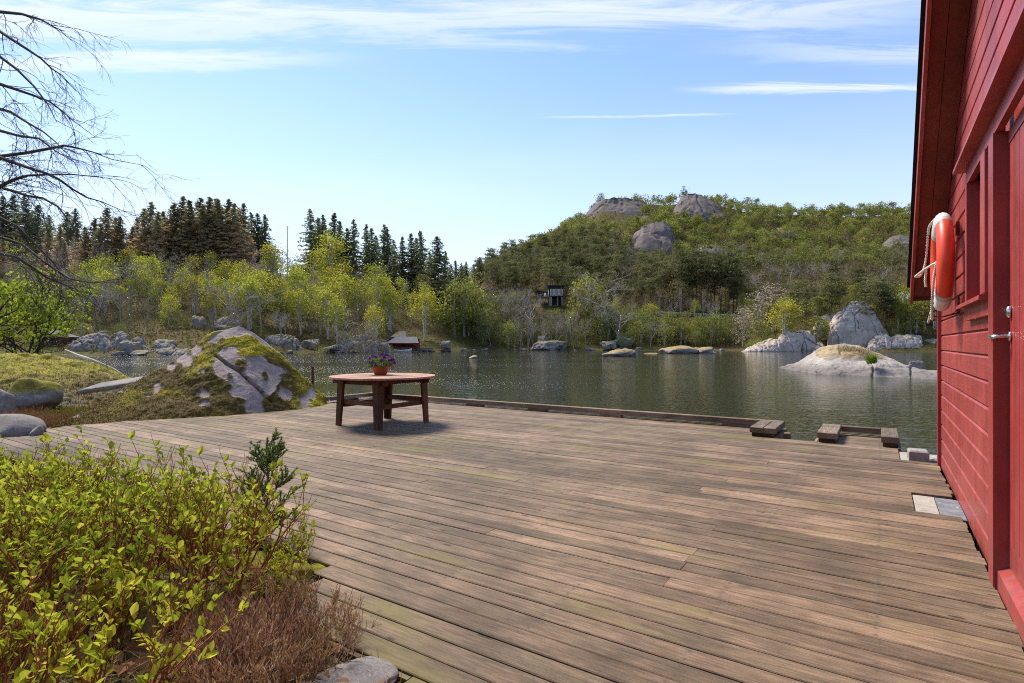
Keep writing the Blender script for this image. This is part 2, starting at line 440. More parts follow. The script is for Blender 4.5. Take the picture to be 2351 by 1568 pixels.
def stone(name, c1, c2, c3, scale=1.0, moss=None, mossamt=0.0, wet=None, mossz=0.55, crack=0.5, attr=False, lich=0.3, mosscols=None):
    """granite: c1 main, c2 second tone, c3 dark lichen; moss settles on faces that look up"""
    k = NT(name, 0.88, 0.2); p = k.pos()
    n1 = k.noise(p, 0.55 * scale, 6, 0.62, 0.4); n2 = k.noise(p, 2.6 * scale, 6, 0.68); n3 = k.noise(p, 22 * scale, 4, 0.7)
    c = k.mix(k.ramp(n1, 0.35, 0.65), c1, c2)
    c = k.mulv(c, k.ramp(n3, 0.25, 0.75, 0.66, 1.3))
    c = k.mix(k.ramp(n2, 0.54, 0.68, 0, 0.8), c, c3)
    if lich: c = k.mix(k.ramp(k.noise(p, 5.5 * scale, 5, 0.75), 0.63, 0.70, 0, lich), c, (0.52, 0.50, 0.47))
    cr = k.voro(k.mapv(p, (0.5 * scale, 0.5 * scale, 0.16 * scale), None, (0.3, 0.2, 0.5)), 1.0, 'DISTANCE_TO_EDGE')
    crk = k.math('MULTIPLY', k.ramp(k.math('ADD', cr, k.math('MULTIPLY', n2, 0.06)), 0.028, 0.06, crack, 0), k.ramp(k.noise(p, 0.35 * scale, 3, 0.5), 0.42, 0.62))
    c = k.mix(crk, c, (0.025, 0.022, 0.02))
    hgt = k.math('ADD', k.math('MULTIPLY', n2, 0.6), k.math('MULTIPLY', n3, 0.25))
    hgt = k.math('SUBTRACT', hgt, k.math('MULTIPLY', crk, 0.6))
    if mossamt or attr:
        a, b, d = mosscols or ((0.20, 0.175, 0.018), (0.115, 0.105, 0.014), (0.085, 0.055, 0.018))
        mc = k.mix(k.ramp(k.noise(p, 1.3 * scale, 5, 0.65), 0.38, 0.62), a, b)
        mc = k.mix(k.ramp(k.noise(p, 2.1 * scale, 5, 0.7, 0.5), 0.52, 0.68, 0, 0.85), mc, d)
        mc = k.mulv(mc, k.ramp(k.noise(p, 30 * scale, 4, 0.75), 0.25, 0.75, 0.55, 1.45))
        if attr:
            mk = k.attr('moss'); mc = k.mix(k.attr('tone'), mc, (0.055, 0.034, 0.014))
        else:
            nz = k.n('ShaderNodeSeparateXYZ'); k.l(k.n('ShaderNodeNewGeometry').outputs['Normal'], nz.inputs[0])
            mk = k.ramp(k.math('ADD', nz.outputs[2], k.math('MULTIPLY', k.math('SUBTRACT', n2, 0.5), 1.3)), mossz, mossz + 0.22, 0, mossamt)
        c = k.mix(mk, c, mc)
    if wet is not None:
        z = k.n('ShaderNodeSeparateXYZ'); k.l(p, z.inputs[0])
        w = k.ramp(k.math('ADD', z.outputs[2], k.math('MULTIPLY', n2, wet[1])), wet[0], wet[0] + wet[1], 0.8, 0.0)
        c = k.mix(w, c, wet[2])
    k.base(c); k.bump(hgt, 0.6, min(0.06 / scale, 0.16))
    return k.m
WATER_Z = -0.9
M_ROCKL = stone('grey shore granite', (0.33, 0.295, 0.26), (0.215, 0.19, 0.17), (0.085, 0.076, 0.066), 0.5, crack=0.85, mossamt=0.9, mossz=0.78, wet=(WATER_Z - 0.1, 0.75, (0.05, 0.03, 0.022)))
M_ROCKR = stone('pink-grey cliff granite', (0.58, 0.48, 0.41), (0.44, 0.355, 0.295), (0.22, 0.15, 0.105), 0.42, crack=0.9, mossamt=0.75, mossz=0.80, wet=(WATER_Z, 0.9, (0.13, 0.105, 0.09)), lich=0.5)
M_ROCKH = stone('bare hill granite', (0.185, 0.152, 0.142), (0.125, 0.102, 0.096), (0.065, 0.054, 0.05), 0.14, mossamt=0.6, mossz=0.84, crack=0.8, lich=0.15)
M_ISLE = stone('island granite', (0.44, 0.395, 0.35), (0.33, 0.295, 0.265), (0.17, 0.15, 0.135), 0.9, mossamt=0.0, attr=True, wet=(WATER_Z + 0.55, 0.85, (0.115, 0.104, 0.098)), crack=0.7, lich=0.45,
               mosscols=((0.36, 0.27, 0.13), (0.26, 0.18, 0.07), (0.16, 0.09, 0.04)))
M_ISLET = stone('skerry granite', (0.33, 0.285, 0.25), (0.25, 0.215, 0.19), (0.13, 0.105, 0.09), 0.9, mossamt=0.85, mossz=0.72, wet=(WATER_Z, 0.4, (0.16, 0.115, 0.095)),
                mosscols=((0.36, 0.24, 0.04), (0.24, 0.17, 0.05), (0.16, 0.10, 0.04)))
M_MOSSROCK = stone('mossy deck boulder', (0.38, 0.305, 0.275), (0.29, 0.235, 0.21), (0.17, 0.14, 0.125), 2.4, attr=True, crack=0.0, lich=0.2,
                   mosscols=((0.34, 0.28, 0.014), (0.21, 0.19, 0.012), (0.14, 0.10, 0.018)))
M_OUTCROP = stone('moss-covered outcrop', (0.25, 0.23, 0.215), (0.18, 0.165, 0.155), (0.09, 0.08, 0.075), 1.6, attr=True, crack=0.2,
                  mosscols=((0.27, 0.225, 0.03), (0.19, 0.17, 0.022), (0.125, 0.09, 0.025)))
M_BOULDER = stone('pale round granite', (0.27, 0.245, 0.225), (0.20, 0.18, 0.165), (0.10, 0.09, 0.08), 3.0, crack=0.1)

# ------------------------------------------------------------------ terrain
# columns of the far shore: frame column, then (depth, frame height of the bare ground)
TERR = {
 -900: [(80, None), (90, 785), (130, 730), (180, 660), (260, 590), (420, 560)],
 -300: [(88, None), (96, 788), (125, 742), (170, 668), (260, 585), (420, 560)],
 0: [(94, None), (102, 793), (128, 745), (170, 672), (255, 588), (420, 555)],
 250: [(100, None), (106, 790), (128, 745), (165, 675), (220, 620), (420, 585)],
 450: [(106, None), (112, 782), (130, 740), (165, 672), (200, 632), (260, 612), (420, 600)],
 650: [(120, None), (126, 785), (145, 745), (180, 680), (215, 650), (300, 638), (420, 632)],
 800: [(130, None), (136, 782), (152, 752), (180, 705), (212, 672), (262, 664), (420, 655)],
 880: [(134, None), (140, 785), (156, 755), (182, 706), (212, 676), (262, 668), (420, 658)],
 925: [(150, None), (153, 796), (164, 770), (186, 712), (214, 684), (300, 668), (420, 660)],
 1000: [(146, None), (151, 797), (166, 772), (190, 712), (216, 690), (300, 676), (420, 668)],
 1080: [(165, None), (171, 797), (186, 764), (200, 724), (230, 700), (290, 662), (350, 646), (460, 650)],
 1180: [(174, None), (179, 797), (190, 754), (201, 706), (216, 694), (260, 650), (330, 596), (420, 600)],
 1260: [(174, None), (179, 797), (190, 755), (199, 702), (216, 692), (260, 640), (330, 564), (380, 552), (460, 570)],
 1380: [(172, None), (177, 798), (188, 768), (200, 726), (212, 716), (260, 648), (330, 560), (400, 492), (440, 476), (540, 490)],
 1480: [(170, None), (176, 798), (186, 778), (196, 742), (205, 724), (217, 722), (260, 660), (330, 574), (400, 505), (450, 472), (540, 480)],
 1600: [(168, None), (175, 798), (185, 782), (196, 745), (205, 727), (217, 724), (260, 665), (330, 588), (400, 520), (460, 462), (540, 468)],
 1700: [(165, None), (173, 798), (183, 786), (196, 752), (205, 730), (217, 727), (260, 672), (330, 598), (400, 535), (460, 482), (540, 490)],
 1800: [(147, None), (152, 790), (157, 768), (165, 758), (180, 748), (200, 738), (220, 727), (260, 676), (330, 606), (400, 545), (460, 494), (560, 500)],
 1890: [(153, None), (157.5, 780), (161, 735), (166, 722), (180, 722), (200, 724), (220, 716), (260, 674), (330, 602), (400, 540), (460, 498), (560, 500)],
 1960: [(154, None), (156.5, 780), (159.5, 708), (166, 697), (180, 704), (200, 714), (220, 712), (260, 674), (330, 602), (400, 540), (460, 500), (560, 500)],
 2030: [(146, None), (153, 780), (160, 752), (168, 740), (180, 735), (200, 732), (220, 716), (260, 672), (330, 598), (400, 538), (460, 496), (560, 500)],
 2100: [(146, None), (153, 780), (163, 750), (172, 738), (200, 738), (220, 720), (260, 670), (330, 594), (400, 535), (460, 492), (560, 495)],
 2500: [(140, None), (147, 780), (160, 752), (200, 735), (260, 672), (330, 600), (400, 545), (460, 505), (560, 505)],
 3200: [(130, None), (140, 780), (160, 755), (200, 738), (260, 690), (330, 630), (460, 560), (560, 555)],
}
TX = sorted(TERR)
T_DEP = np.concatenate([np.arange(60, 300, 2.0), np.arange(300, 1300, 8.0)])
T_Z = []
for x in TX:
    pts = TERR[x]; s0 = pts[0][0]
    d = [40, s0 - 12, s0 - 2, s0]; z = [-5, -4.0, -1.6, WATER_Z + 0.02]
    for (Y, y) in pts[1:]:
        d.append(Y); z.append(zpix(y, Y))
    d += [800, 1300]; z += [z[-1] * 0.8 + 4, z[-1] * 0.55]
    zz = np.interp(T_DEP, d, z)
    kk = np.ones(5) / 5; sm = np.convolve(np.pad(zz, 2, mode='edge'), kk, 'valid')
    T_Z.append(np.where(T_DEP > s0 + 4, sm, zz))
T_Z = np.array(T_Z); TXa = np.array(TX, float)
def far_height(x, Y):
    x = np.clip(np.atleast_1d(np.asarray(x, float)), TX[0], TX[-1]); Y = np.clip(np.atleast_1d(np.asarray(Y, float)), 60, 1290)
    i = np.clip(np.searchsorted(TXa, x) - 1, 0, len(TX) - 2); u = (x - TXa[i]) / (TXa[i + 1] - TXa[i])
    j = np.clip(np.searchsorted(T_DEP, Y) - 1, 0, len(T_DEP) - 2); v = (Y - T_DEP[j]) / (T_DEP[j + 1] - T_DEP[j])
    z = (T_Z[i, j] * (1 - v) + T_Z[i, j + 1] * v) * (1 - u) + (T_Z[i + 1, j] * (1 - v) + T_Z[i + 1, j + 1] * v) * u
    X = (x - CX) * Y / FOC
    q = np.stack([X * 0.06, Y * 0.06, 0 * X], 1)
    amp = np.clip((z + 0.5) / 4, 0, 1) * np.clip(Y / 160, 0.5, 2.2)
    return z + fbm(q, 4, 3) * amp * 1.1
def near_height(a, b):
    """ground round the deck in world coordinates"""
    a = np.asarray(a, float); b = np.asarray(b, float)
    n = fbm(np.stack([a * 1.1, b * 1.1, 0 * a], 1), 4, 11)
    n2 = fbm(np.stack([a * 0.25, b * 0.25, 0 * a], 1), 3, 12)
    # bank in front of the deck, falling away under the boards
    edge = np.where(a < -2.45, 2.02, np.where(a < -1.4, 1.55, -0.6))
    edge = edge - np.clip((a + 1.4) / 0.5, 0, 1) * 2.0
    d = edge - b
    z1 = np.where(d > 0, -0.07 + 0.24 * np.clip(d / 1.3, 0, 1) + 0.05 * np.clip(d / 4, 0, 2), -0.10 + d * 0.32)
    z1 = z1 + n * 0.05
    # land left of the deck
    ins = (-9.7 - a)
    z2 = np.where(ins > 0, -0.06 + 0.03 * np.clip(ins, 0, 8), -0.10 + ins * 0.5) + n * 0.06
    Xk = a * CY + b * SY; Yk = -a * SY + b * CY
    z2 = z2 - np.clip(Yk - 11.8 - np.clip(-Xk - 8.3, 0, 12) * 1.15, 0, 20) * 0.8 - np.clip(Xk + 6.8, 0, 20) * 0.5
    return np.maximum(np.maximum(z1, z2), -4.0)
th_front = np.linspace(R(-62), R(62), 420)
th_back = np.linspace(R(62), R(298), 110)[1:-1]
TH = np.concatenate([th_front, th_back])
rad = np.concatenate([np.geomspace(0.35, 60, 150), np.geomspace(61.5, 300, 130), np.geomspace(306, 1250, 50)])
TT, RR = np.meshgrid(TH, rad, indexing='ij')
Xc = RR * np.sin(TT); Yc = RR * np.cos(TT)
wa = Xc * CY - Yc * SY; wb = Xc * SY + Yc * CY
thc = np.clip(np.where(TT > math.pi, TT - 2 * math.pi, TT), R(-58), R(58))
colx = CX + FOC * np.tan(thc)
dep = np.where(np.abs(np.where(TT > math.pi, TT - 2 * math.pi, TT)) < R(58), Yc, RR * math.cos(R(58)))
zf = far_height(colx.ravel(), np.maximum(dep.ravel(), 1)).reshape(TT.shape)
zn = near_height(wa.ravel(), wb.ravel()).reshape(TT.shape)
w = np.clip((RR - 45) / 15, 0, 1)
back = np.abs(np.where(TT > math.pi, TT - 2 * math.pi, TT)) > R(75)
zz = np.where(RR < 45, zn, np.where(RR > 60, zf, zn * (1 - w) + zf * w))
zz = np.where(back & (RR < 60), np.maximum(zz, zn), zz)
nT, nR = TT.shape
V = np.stack([wa, wb, zz], -1).reshape(-1, 3)
ii, jj = np.meshgrid(np.arange(nT), np.arange(nR - 1), indexing='ij')
i2 = (ii + 1) % nT
F = np.stack([ii * nR + jj, i2 * nR + jj, i2 * nR + jj + 1, ii * nR + jj + 1], -1).reshape(-1, 4)[:, ::-1]
k = NT('forest floor', 0.95, 0.1); p = k.pos()
n1 = k.noise(p, 0.09, 6, 0.62); n2 = k.noise(p, 0.7, 6, 0.68); n3 = k.noise(p, 9, 4, 0.7)
c = k.mix(k.ramp(n1, 0.38, 0.6), (0.085, 0.060, 0.030), (0.075, 0.078, 0.022))
c = k.mix(k.ramp(n2, 0.5, 0.66), c, (0.12, 0.082, 0.040))
c = k.mix(k.ramp(k.noise(p, 1.6, 5, 0.7), 0.57, 0.68, 0, 0.8), c, (0.17, 0.15, 0.03))
c = k.mulv(c, k.ramp(n3, 0.25, 0.75, 0.5, 1.4))
k.base(c); k.bump(k.math('ADD', n2, k.math('MULTIPLY', n3, 0.4)), 0.7, 0.06)
M_GROUND = k.m
ground = link('ground', np_mesh('ground', V, F, M_GROUND, True))
tag(ground, kind='structure')

# ------------------------------------------------------------------ water
k = NT('lake water', 0.05, 0.5); p = k.pos()
k.b.inputs['IOR'].default_value = 1.33
k.base((0.024, 0.025, 0.0085))
pr = k.mapv(p, (1, 1, 1), None, (0, 0, -YAW + 0.15))
w1 = k.noise(k.mapv(pr, (0.8, 1.9, 1)), 1.5, 3, 0.5, 0.5)
w2 = k.noise(k.mapv(pr, (1.0, 2.2, 1)), 6.0, 3, 0.55, 0.3)
patch = k.ramp(k.noise(k.mapv(pr, (0.35, 1.2, 1)), 0.11, 3, 0.5), 0.40, 0.62, 0.35, 1.0)
hw = k.math('ADD', k.math('MULTIPLY', w1, 0.34), k.math('MULTIPLY', k.math('MULTIPLY', w2, 0.10), patch))
sp = k.math('MULTIPLY', k.ramp(k.noise(k.mapv(pr, (1.0, 2.6, 1)), 6.5, 2, 0.5, 0.2), 0.57, 0.86), k.ramp(k.noise(k.mapv(pr, (0.3, 0.8, 1)), 0.16, 3, 0.5), 0.38, 0.60, 0.15, 1.0))
hw = k.math('ADD', hw, k.math('MULTIPLY', sp, 0.95))
bm = k.n('ShaderNodeBump'); k.l(hw, bm.inputs['Height']); bm.inputs['Strength'].default_value = 0.5; bm.inputs['Distance'].default_value = 0.09
k.l(bm.outputs[0], k.b.inputs['Normal'])
M_WATER = k.m
m = MB(); m.add([(-700, -700, WATER_Z), (900, -700, WATER_Z), (900, 700, WATER_Z), (-700, 700, WATER_Z)], [(0, 1, 2, 3)])
tag(m.obj('lake_water', M_WATER), kind='structure')

# ------------------------------------------------------------------ deck
deck = thing('wooden_deck', 'weathered brown plank deck beside the red boathouse above the lake', 'deck')
PITCH, BW, BT = 0.123, 0.1150, 0.032
mb = MB(); ch = 0.004
prof = [(-BW / 2, -BT), (BW / 2, -BT), (BW / 2, -ch), (BW / 2 - ch, 0), (-BW / 2 + ch, 0), (-BW / 2, -ch)]
mb.prism(prof, 0, 0.0, 1.0)
plank_me = mb.mesh('plank', M_DECK)
edgeL = [(-3, -1.41), (1.50, -1.41), (1.505, -2.38), (1.98, -2.52), (1.99, -9.9), (3.9, -9.9), (4.8, -9.6), (5.8, -9.35), (7.1, -9.35), (7.3, -9.6), (9.2, -9.6)]
def left_edge(b):
    e = edgeL
    for (b0, a0), (b1, a1) in zip(e, e[1:]):
        if b0 <= b <= b1: return a0 + (a1 - a0) * (b - b0) / (b1 - b0)
    return e[-1][1]
NEAR_CHK = (-0.62)
b = 1.487 - PITCH * 18 + PITCH / 2
row = 0
rnd = random.Random(3)
while b < 8.66:
    spans = []
    aL = left_edge(b)
    if b < 1.49: aL = -1.41 + rnd.uniform(-0.015, 0.015)
    elif b < 1.98: aL = -2.40 + (b - 1.82) * -0.7 + rnd.uniform(-0.01, 0.01)
    if b < 7.06:
        aR = 0.478 + rnd.uniform(-0.014, 0.006)
        if 4.875 < b < 5.49: aR = 0.205
        spans.append((aL, aR))
    elif b < 7.70:
        spans.append((aL, 0.165))
    else:
        spans.append((aL, -1.135 + rnd.uniform(-0.004, 0.004)))
        spans.append((-0.65 + rnd.uniform(-0.004, 0.004), 0.165))
    for (a0, a1) in spans:
        cuts = [a0]
        if a1 - a0 > 5:
            q = a0 + rnd.choice((1.2, 2.4, 3.0, 3.6, 4.2)) + rnd.uniform(-0.05, 0.05)
            while q < a1 - 0.9:
                cuts.append(q); q += rnd.choice((3.0, 3.6, 4.2, 4.8))
        cuts.append(a1)
        for c0, c1 in zip(cuts, cuts[1:]):
            o = link('plank', plank_me, deck)
            o.location = (c0 + 0.0015, b + rnd.uniform(-0.0012, 0.0012), rnd.uniform(-0.0025, 0.0015))
            o.scale = (c1 - c0 - 0.003, 1, 1)
            o.rotation_euler = (rnd.uniform(-0.012, 0.012), 0, rnd.uniform(-0.0006, 0.0006))
    b += PITCH; row += 1
for a in np.arange(-9.2, 0.4, 0.62):
    b0 = 2.1 if a < -2.6 else (1.7 if a < -1.5 else -0.6)
    b1 = 7.0 if a > -9.0 and a > 0.0 else 8.6
    if -1.2 < a < -0.55: b1 = 7.6
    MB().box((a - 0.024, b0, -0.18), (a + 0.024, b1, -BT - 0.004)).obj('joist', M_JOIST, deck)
MB().box((-9.5, 8.672, -0.16), (-1.14, 8.70, 0.004)).obj('edge_board', M_RAIL, deck)
MB().box((-0.648, 8.672, -0.16), (0.165, 8.70, 0.004)).obj('edge_board', M_RAIL, deck)
MB().box((-1.134, 7.72, -0.16), (-1.106, 8.70, 0.003)).obj('edge_board', M_RAILY, deck)
MB().box((-0.680, 7.70, -0.16), (-0.652, 8.70, 0.003)).obj('edge_board', M_RAILY, deck)
MB().box((0.167, 7.74, -0.16), (0.195, 8.70, 0.003)).obj('edge_board', M_RAILY, deck)
MB().box((-1.10, 7.664, -0.16), (-0.685, 7.69, -0.006)).obj('edge_board', M_RAIL, deck)
MB().box((-1.95, 1.462, -0.13), (-1.42, 1.484, -0.008)).obj('edge_board', M_DECK, deck)
for a in (-9.0, -6.4, -3.8, -1.3, -0.5, 0.1):
    MB().tube([(a, 8.55, -4.0), (a, 8.55, -0.17)], 0.075, 8).obj('pile', M_DARKWOOD, deck)
MB().box((-1.05, 7.95, -2.0), (-0.97, 8.04, 0.045), ch=0.006).obj('ladder_post', M_RAIL, deck)

def kickrail(name, label, beams, blocks, acaps=()):
    t = thing(name, label, 'kick rail', (beams[0][0][0], beams[0][0][1], 0))
    inv = Matrix.Translation(-Vector(t.location))
    for lo, hi, mt in beams: MB().box(lo, hi, inv, 0.006).obj('beam', mt, t)
    for lo, hi, mt in blocks: MB().box(lo, hi, inv, 0.003).obj('block', mt, t)
    return t
BK0, BK1 = 0.001, 0.046
kickrail('kick_rail', 'long low timber kick rail along the deck edge, on blocks, above the open water',
         [((-8.75, 8.50, BK1), (-1.115, 8.60, 0.122), M_RAIL), ((-1.42, 7.74, 0.052), (-1.262, 8.498, 0.122), M_RAILY), ((-1.26, 7.752, 0.050), (-1.115, 8.498, 0.120), M_RAILY)],
         [((a - 0.19, 8.505, BK0), (a + 0.19, 8.595, BK1 - 0.001), M_RAIL) for a in (-8.1, -6.5, -5.1, -3.7, -1.75)]
         + [((-1.40, 7.775, BK0), (-1.13, 7.84, 0.050), M_DARKWOOD), ((-1.40, 8.20, BK0), (-1.13, 8.40, 0.050), M_DARKWOOD)])
kickrail('kick_rail', 'short timber kick rail with two wide end blocks on the small landing',
         [((-0.43, 8.515, BK1), (0.0, 8.59, 0.118), M_RAIL), ((-0.648, 7.71, 0.052), (-0.435, 8.59, 0.124), M_RAILY), ((0.005, 7.78, 0.052), (0.175, 8.60, 0.124), M_RAILY)],
         [((-0.63, 7.74, BK0), (-0.46, 7.82, 0.050), M_DARKWOOD), ((-0.63, 8.3, BK0), (-0.46, 8.5, 0.050), M_DARKWOOD),
          ((0.02, 7.81, BK0), (0.16, 7.90, 0.050), M_DARKWOOD), ((0.02, 8.3, BK0), (0.16, 8.5, 0.050), M_DARKWOOD)])
kickrail('kick_rail', 'timber kick rail running out from behind the mossy boulder to the deck corner',
         [((-9.42, 7.35, BK1), (-9.32, 8.60, 0.122), M_RAILY), ((-9.315, 8.505, BK1 + 0.002), (-8.80, 8.60, 0.120), M_RAIL)],
         [((-9.41, 7.9, BK0), (-9.33, 8.15, BK1 - 0.001), M_DARKWOOD)])
# concrete let into the deck
k = NT('pale cast concrete', 0.9, 0.15); p = k.pos()
c = k.mix(k.ramp(k.noise(p, 9, 5, 0.7), 0.3, 0.7), (0.30, 0.28, 0.24), (0.40, 0.375, 0.33))
c = k.mulv(c, k.ramp(k.noise(p, 130, 3, 0.7), 0.25, 0.75, 0.7, 1.2))
c = k.mix(k.ramp(k.voro(p, 26), 0.10, 0.17, 0.9, 0), c, (0.12, 0.07, 0.05))
k.base(c); k.bump(k.noise(p, 110, 4), 0.4, 0.006); M_CONC = k.m
k = NT('blue-grey slate', 0.6, 0.4); p = k.pos()
c = k.mix(k.ramp(k.noise(p, 12, 5, 0.65), 0.35, 0.65), (0.12, 0.135, 0.155), (0.20, 0.215, 0.235))
c = k.mix(k.ramp(k.noise(k.mapv(p, (14, 5, 5)), 1.0, 4, 0.7), 0.62, 0.70, 0, 0.85), c, (0.52, 0.50, 0.46))
k.base(c); k.bump(k.noise(p, 40, 4), 0.3, 0.006); M_SLATE = k.m
tag(MB().box((0.212, 4.882, -0.10), (0.349, 5.486, -0.006), ch=0.004).obj('concrete_slab', M_CONC), 'pale concrete slab let into the deck boards by the red wall', 'slab')
tag(MB().prism([(0.352, 4.885), (0.494, 4.885), (0.494, 5.46), (0.47, 5.48), (0.352, 5.484)], 2, -0.1, -0.008).obj('slate_slab', M_SLATE), 'blue-grey slate slab between the concrete slab and the red wall', 'slab')
tag(MB().box((0.168, 7.065, -0.9), (0.70, 7.62, -0.012), ch=0.01).obj('concrete_footing', M_CONC), 'rough pale concrete footing at the far corner of the red boathouse', 'footing')
M_BLOCKTOP = stone('weathered cement block', (0.30, 0.29, 0.27), (0.21, 0.195, 0.165), (0.12, 0.105, 0.08), 9, crack=0.0, lich=0.5)
o = MB().box((-0.085, -0.10, 0), (0.085, 0.10, 0.105), ch=0.014).obj('cement_block', M_BLOCKTOP); o.location = (0.325, 7.19, -0.011); o.rotation_euler = (0, 0, R(3))
tag(o, 'loose grey cement block lying on the concrete footing', 'block')
tag(MB().prism([(0.40, 7.07), (0.62, 7.07), (0.60, 7.21), (0.46, 7.23)], 2, -0.011, 0.012).obj('slate_flake', M_SLATE), 'thin slate flake lying beside the loose cement block', 'slate')

# ------------------------------------------------------------------ red boathouse
house = thing('red_boathouse', 'red painted timber boathouse with a gable roof beside the deck', 'boathouse')
AW = 0.50                      # wall face
FARB, NEARB = 7.05, -0.6
RIDGE_B = 3.3
def soffit(b):                 # underside of the roof over the gable
    return 2.95 - 0.70 * (b - 5.5) if b > RIDGE_B else 2.95 - 0.70 * (RIDGE_B - 5.5) - 0.70 * (RIDGE_B - b)
def b_at(z): return 5.5 + (2.95 - z) / 0.70
MB().prism([(NEARB, -0.02), (FARB - 0.02, -0.02), (FARB - 0.02, soffit(FARB)), (RIDGE_B, soffit(RIDGE_B)), (NEARB, soffit(NEARB))], 0, 0.56, 6.5).obj('wall_core', M_REDV, house)
MB().box((0.52, NEARB, -1.4), (6.4, FARB - 0.05, -0.03)).obj('foundation', M_JOIST, house)
MB().box((-1.3, NEARB, -1.6), (0.518, FARB - 0.2, -0.45)).obj('dark_underdeck_block', M_JOIST, house)  # dark block added under the boards so the gap by the wall looks dark
SP = 0.146
z = -0.028
WL, WR = 4.70, 3.87            # window casing span along the wall
DO0, DO1 = 2.62, 3.60          # door opening
i = 0
while z < 4.35:
    z1 = z + SP
    segs = []
    if z < 1.34: segs = [(3.76, 6.955), (NEARB, 2.46)]
    elif z < 2.34: segs = [(4.705, 6.955), (3.755, 3.862), (NEARB, 2.46)]
    else: segs = [(NEARB, 6.955)]
    for s0, s1 in segs:
        def zlim(s): return soffit(s) - 0.004
        e0b, e0t = s0, s0
        e1b, e1t = min(s1, b_at(z) - 0.004), min(s1, b_at(z1) - 0.004)
        lowb = RIDGE_B - (soffit(RIDGE_B) - z) / 0.7; lowt = RIDGE_B - (soffit(RIDGE_B) - z1) / 0.7
        e0b, e0t = max(e0b, lowb), max(e0t, lowt)
        if e1t - e0t < 0.03: continue
        # face with a chamfered top edge and a recessed tongue
        m = MB()
        zc, zt = z1 - 0.022, z1 - 0.006
        pts = [(AW, z + 0.001), (AW, zc), (AW + 0.017, zt), (AW + 0.017, z1), (AW + 0.03, z1), (AW + 0.03, z + 0.001)]
        f = lambda zz, b_, t_: b_ + (t_ - b_) * (zz - z) / SP
        vs = [(a, f(q, e0b, e0t), q) for a, q in pts] + [(a, f(q, e1b, e1t), q) for a, q in pts]
        n = len(pts)
        m.add(vs, [tuple(range(n)), tuple(range(n, 2 * n))[::-1]] + [(j, j + n, (j + 1) % n + n, (j + 1) % n) for j in range(n)])
        o = m.obj('siding_board', M_RED, house); o.location = (random.uniform(-0.0015, 0.0015), 0, 0)
    z = z1; i += 1
MB().box((0.472, 6.958, -0.075), (0.505, 7.052, soffit(7.05) - 0.01)).obj('corner_board', M_REDV, house)
MB().box((0.506, 7.030, -0.075), (0.62, 7.058, soffit(7.06) - 0.01)).obj('corner_board', M_REDV, house)
# window beside the door
win = MB().box((0.565, 4.06, 1.50), (0.575, 4.62, 2.22)).obj('window', M_REDDEEP, house)
MB().box((0.462, 4.622, 1.475), (0.535, 4.702, 2.238)).obj('casing', M_REDV, win)
MB().box((0.462, 3.872, 1.475), (0.535, 4.028, 2.238)).obj('casing', M_REDV, win)
MB().box((0.536, 4.03, 1.478), (0.562, 4.10, 2.236)).obj('sash', M_REDDEEP, win)
MB().box((0.526, 4.555, 1.478), (0.562, 4.620, 2.236)).obj('sash', M_REDV, win)
MB().box((0.536, 4.102, 1.478), (0.560, 4.553, 1.545)).obj('sash', M_REDV, win)
MB().box((0.536, 4.102, 2.165), (0.560, 4.553, 2.236)).obj('sash', M_REDV, win)
MB().box((0.548, 4.10, 1.545), (0.554, 4.556, 2.166)).obj('pane', M_GLASS, win)
m = MB(); m.prism([(0.425, 1.432), (0.427, 1.455), (0.535, 1.474), (0.535, 1.45)], 1, 3.768, 4.83); m.obj('sill', M_RED, win)
MB().box((0.468, 3.78, 1.352), (0.4985, 4.80, 1.4405)).obj('apron', M_RED, win)
# door with upright grooved boards
door = MB().box((0.535, 2.642, 0.115), (0.56, 3.594, 2.232)).obj('door', M_RED, house)
bz = 3.592
while bz > 2.68:
    b0 = bz - 0.118
    m = MB(); m.prism([(0.534, b0 + 0.004), (0.522, b0 + 0.016), (0.522, bz - 0.004), (0.526, bz), (0.534, bz)], 2, 0.235, 2.17)
    m.obj('board', M_REDV, door)
    bz = b0
MB().box((0.522, 2.645, 0.118), (0.534, 3.592, 0.230)).obj('bottom_rail', M_RED, door)
MB().box((0.518, 2.645, 2.172), (0.534, 3.592, 2.228)).obj('top_rail', M_RED, door)
m = MB(); m.prism([(0.478, -0.06), (0.478, 0.085), (0.532, 0.112), (0.56, 0.112), (0.56, -0.06)], 1, 2.62, 3.598); m.obj('threshold', M_RED, house)
hm = MB(); hm.lathe([(0, 0), (0.024, 0), (0.026, 0.004), (0.024, 0.009), (0, 0.010)], n=18)
h = hm.obj('handle', M_STEEL, door, True); h.location = (0.520, 3.548, 1.234); h.rotation_euler = (0, R(-90), 0)
m = MB(); m.tube([(0, 0, 0.0), (0, 0, 0.052), (0.0, 0.006, 0.060), (0.0, 0.02, 0.063), (0, 0.118, 0.062)], [0.010, 0.010, 0.0105, 0.0105, 0.0095], 10)
lv = m.obj('lever', M_STEEL, h, True)
m = MB(); m.lathe([(0, 0), (0.021, 0), (0.023, 0.004), (0.019, 0.014), (0.011, 0.018), (0, 0.018)], n=16)
lk = m.obj('lock', M_STEEL, door, True); lk.location = (0.520, 3.548, 1.352); lk.rotation_euler = (0, R(-90), 0); lk.scale = (1.35, 0.9, 1)
MB().box((0.462, 3.602, -0.055), (0.535, 3.752, 2.238)).obj('door_casing', M_REDV, house)
MB().box((0.462, 2.47, -0.055), (0.535, 2.618, 2.238)).obj('door_casing', M_REDV, house)
MB().box((0.468, 2.44, 2.240), (0.4985, 4.722, 2.338)).obj('head_board', M_RED, house)
m = MB(); m.prism([(0.405, 2.340), (0.405, 2.362), (0.4985, 2.392), (0.4985, 2.340)], 1, 2.4, 4.78); m.obj('drip_cap', M_RED, house)
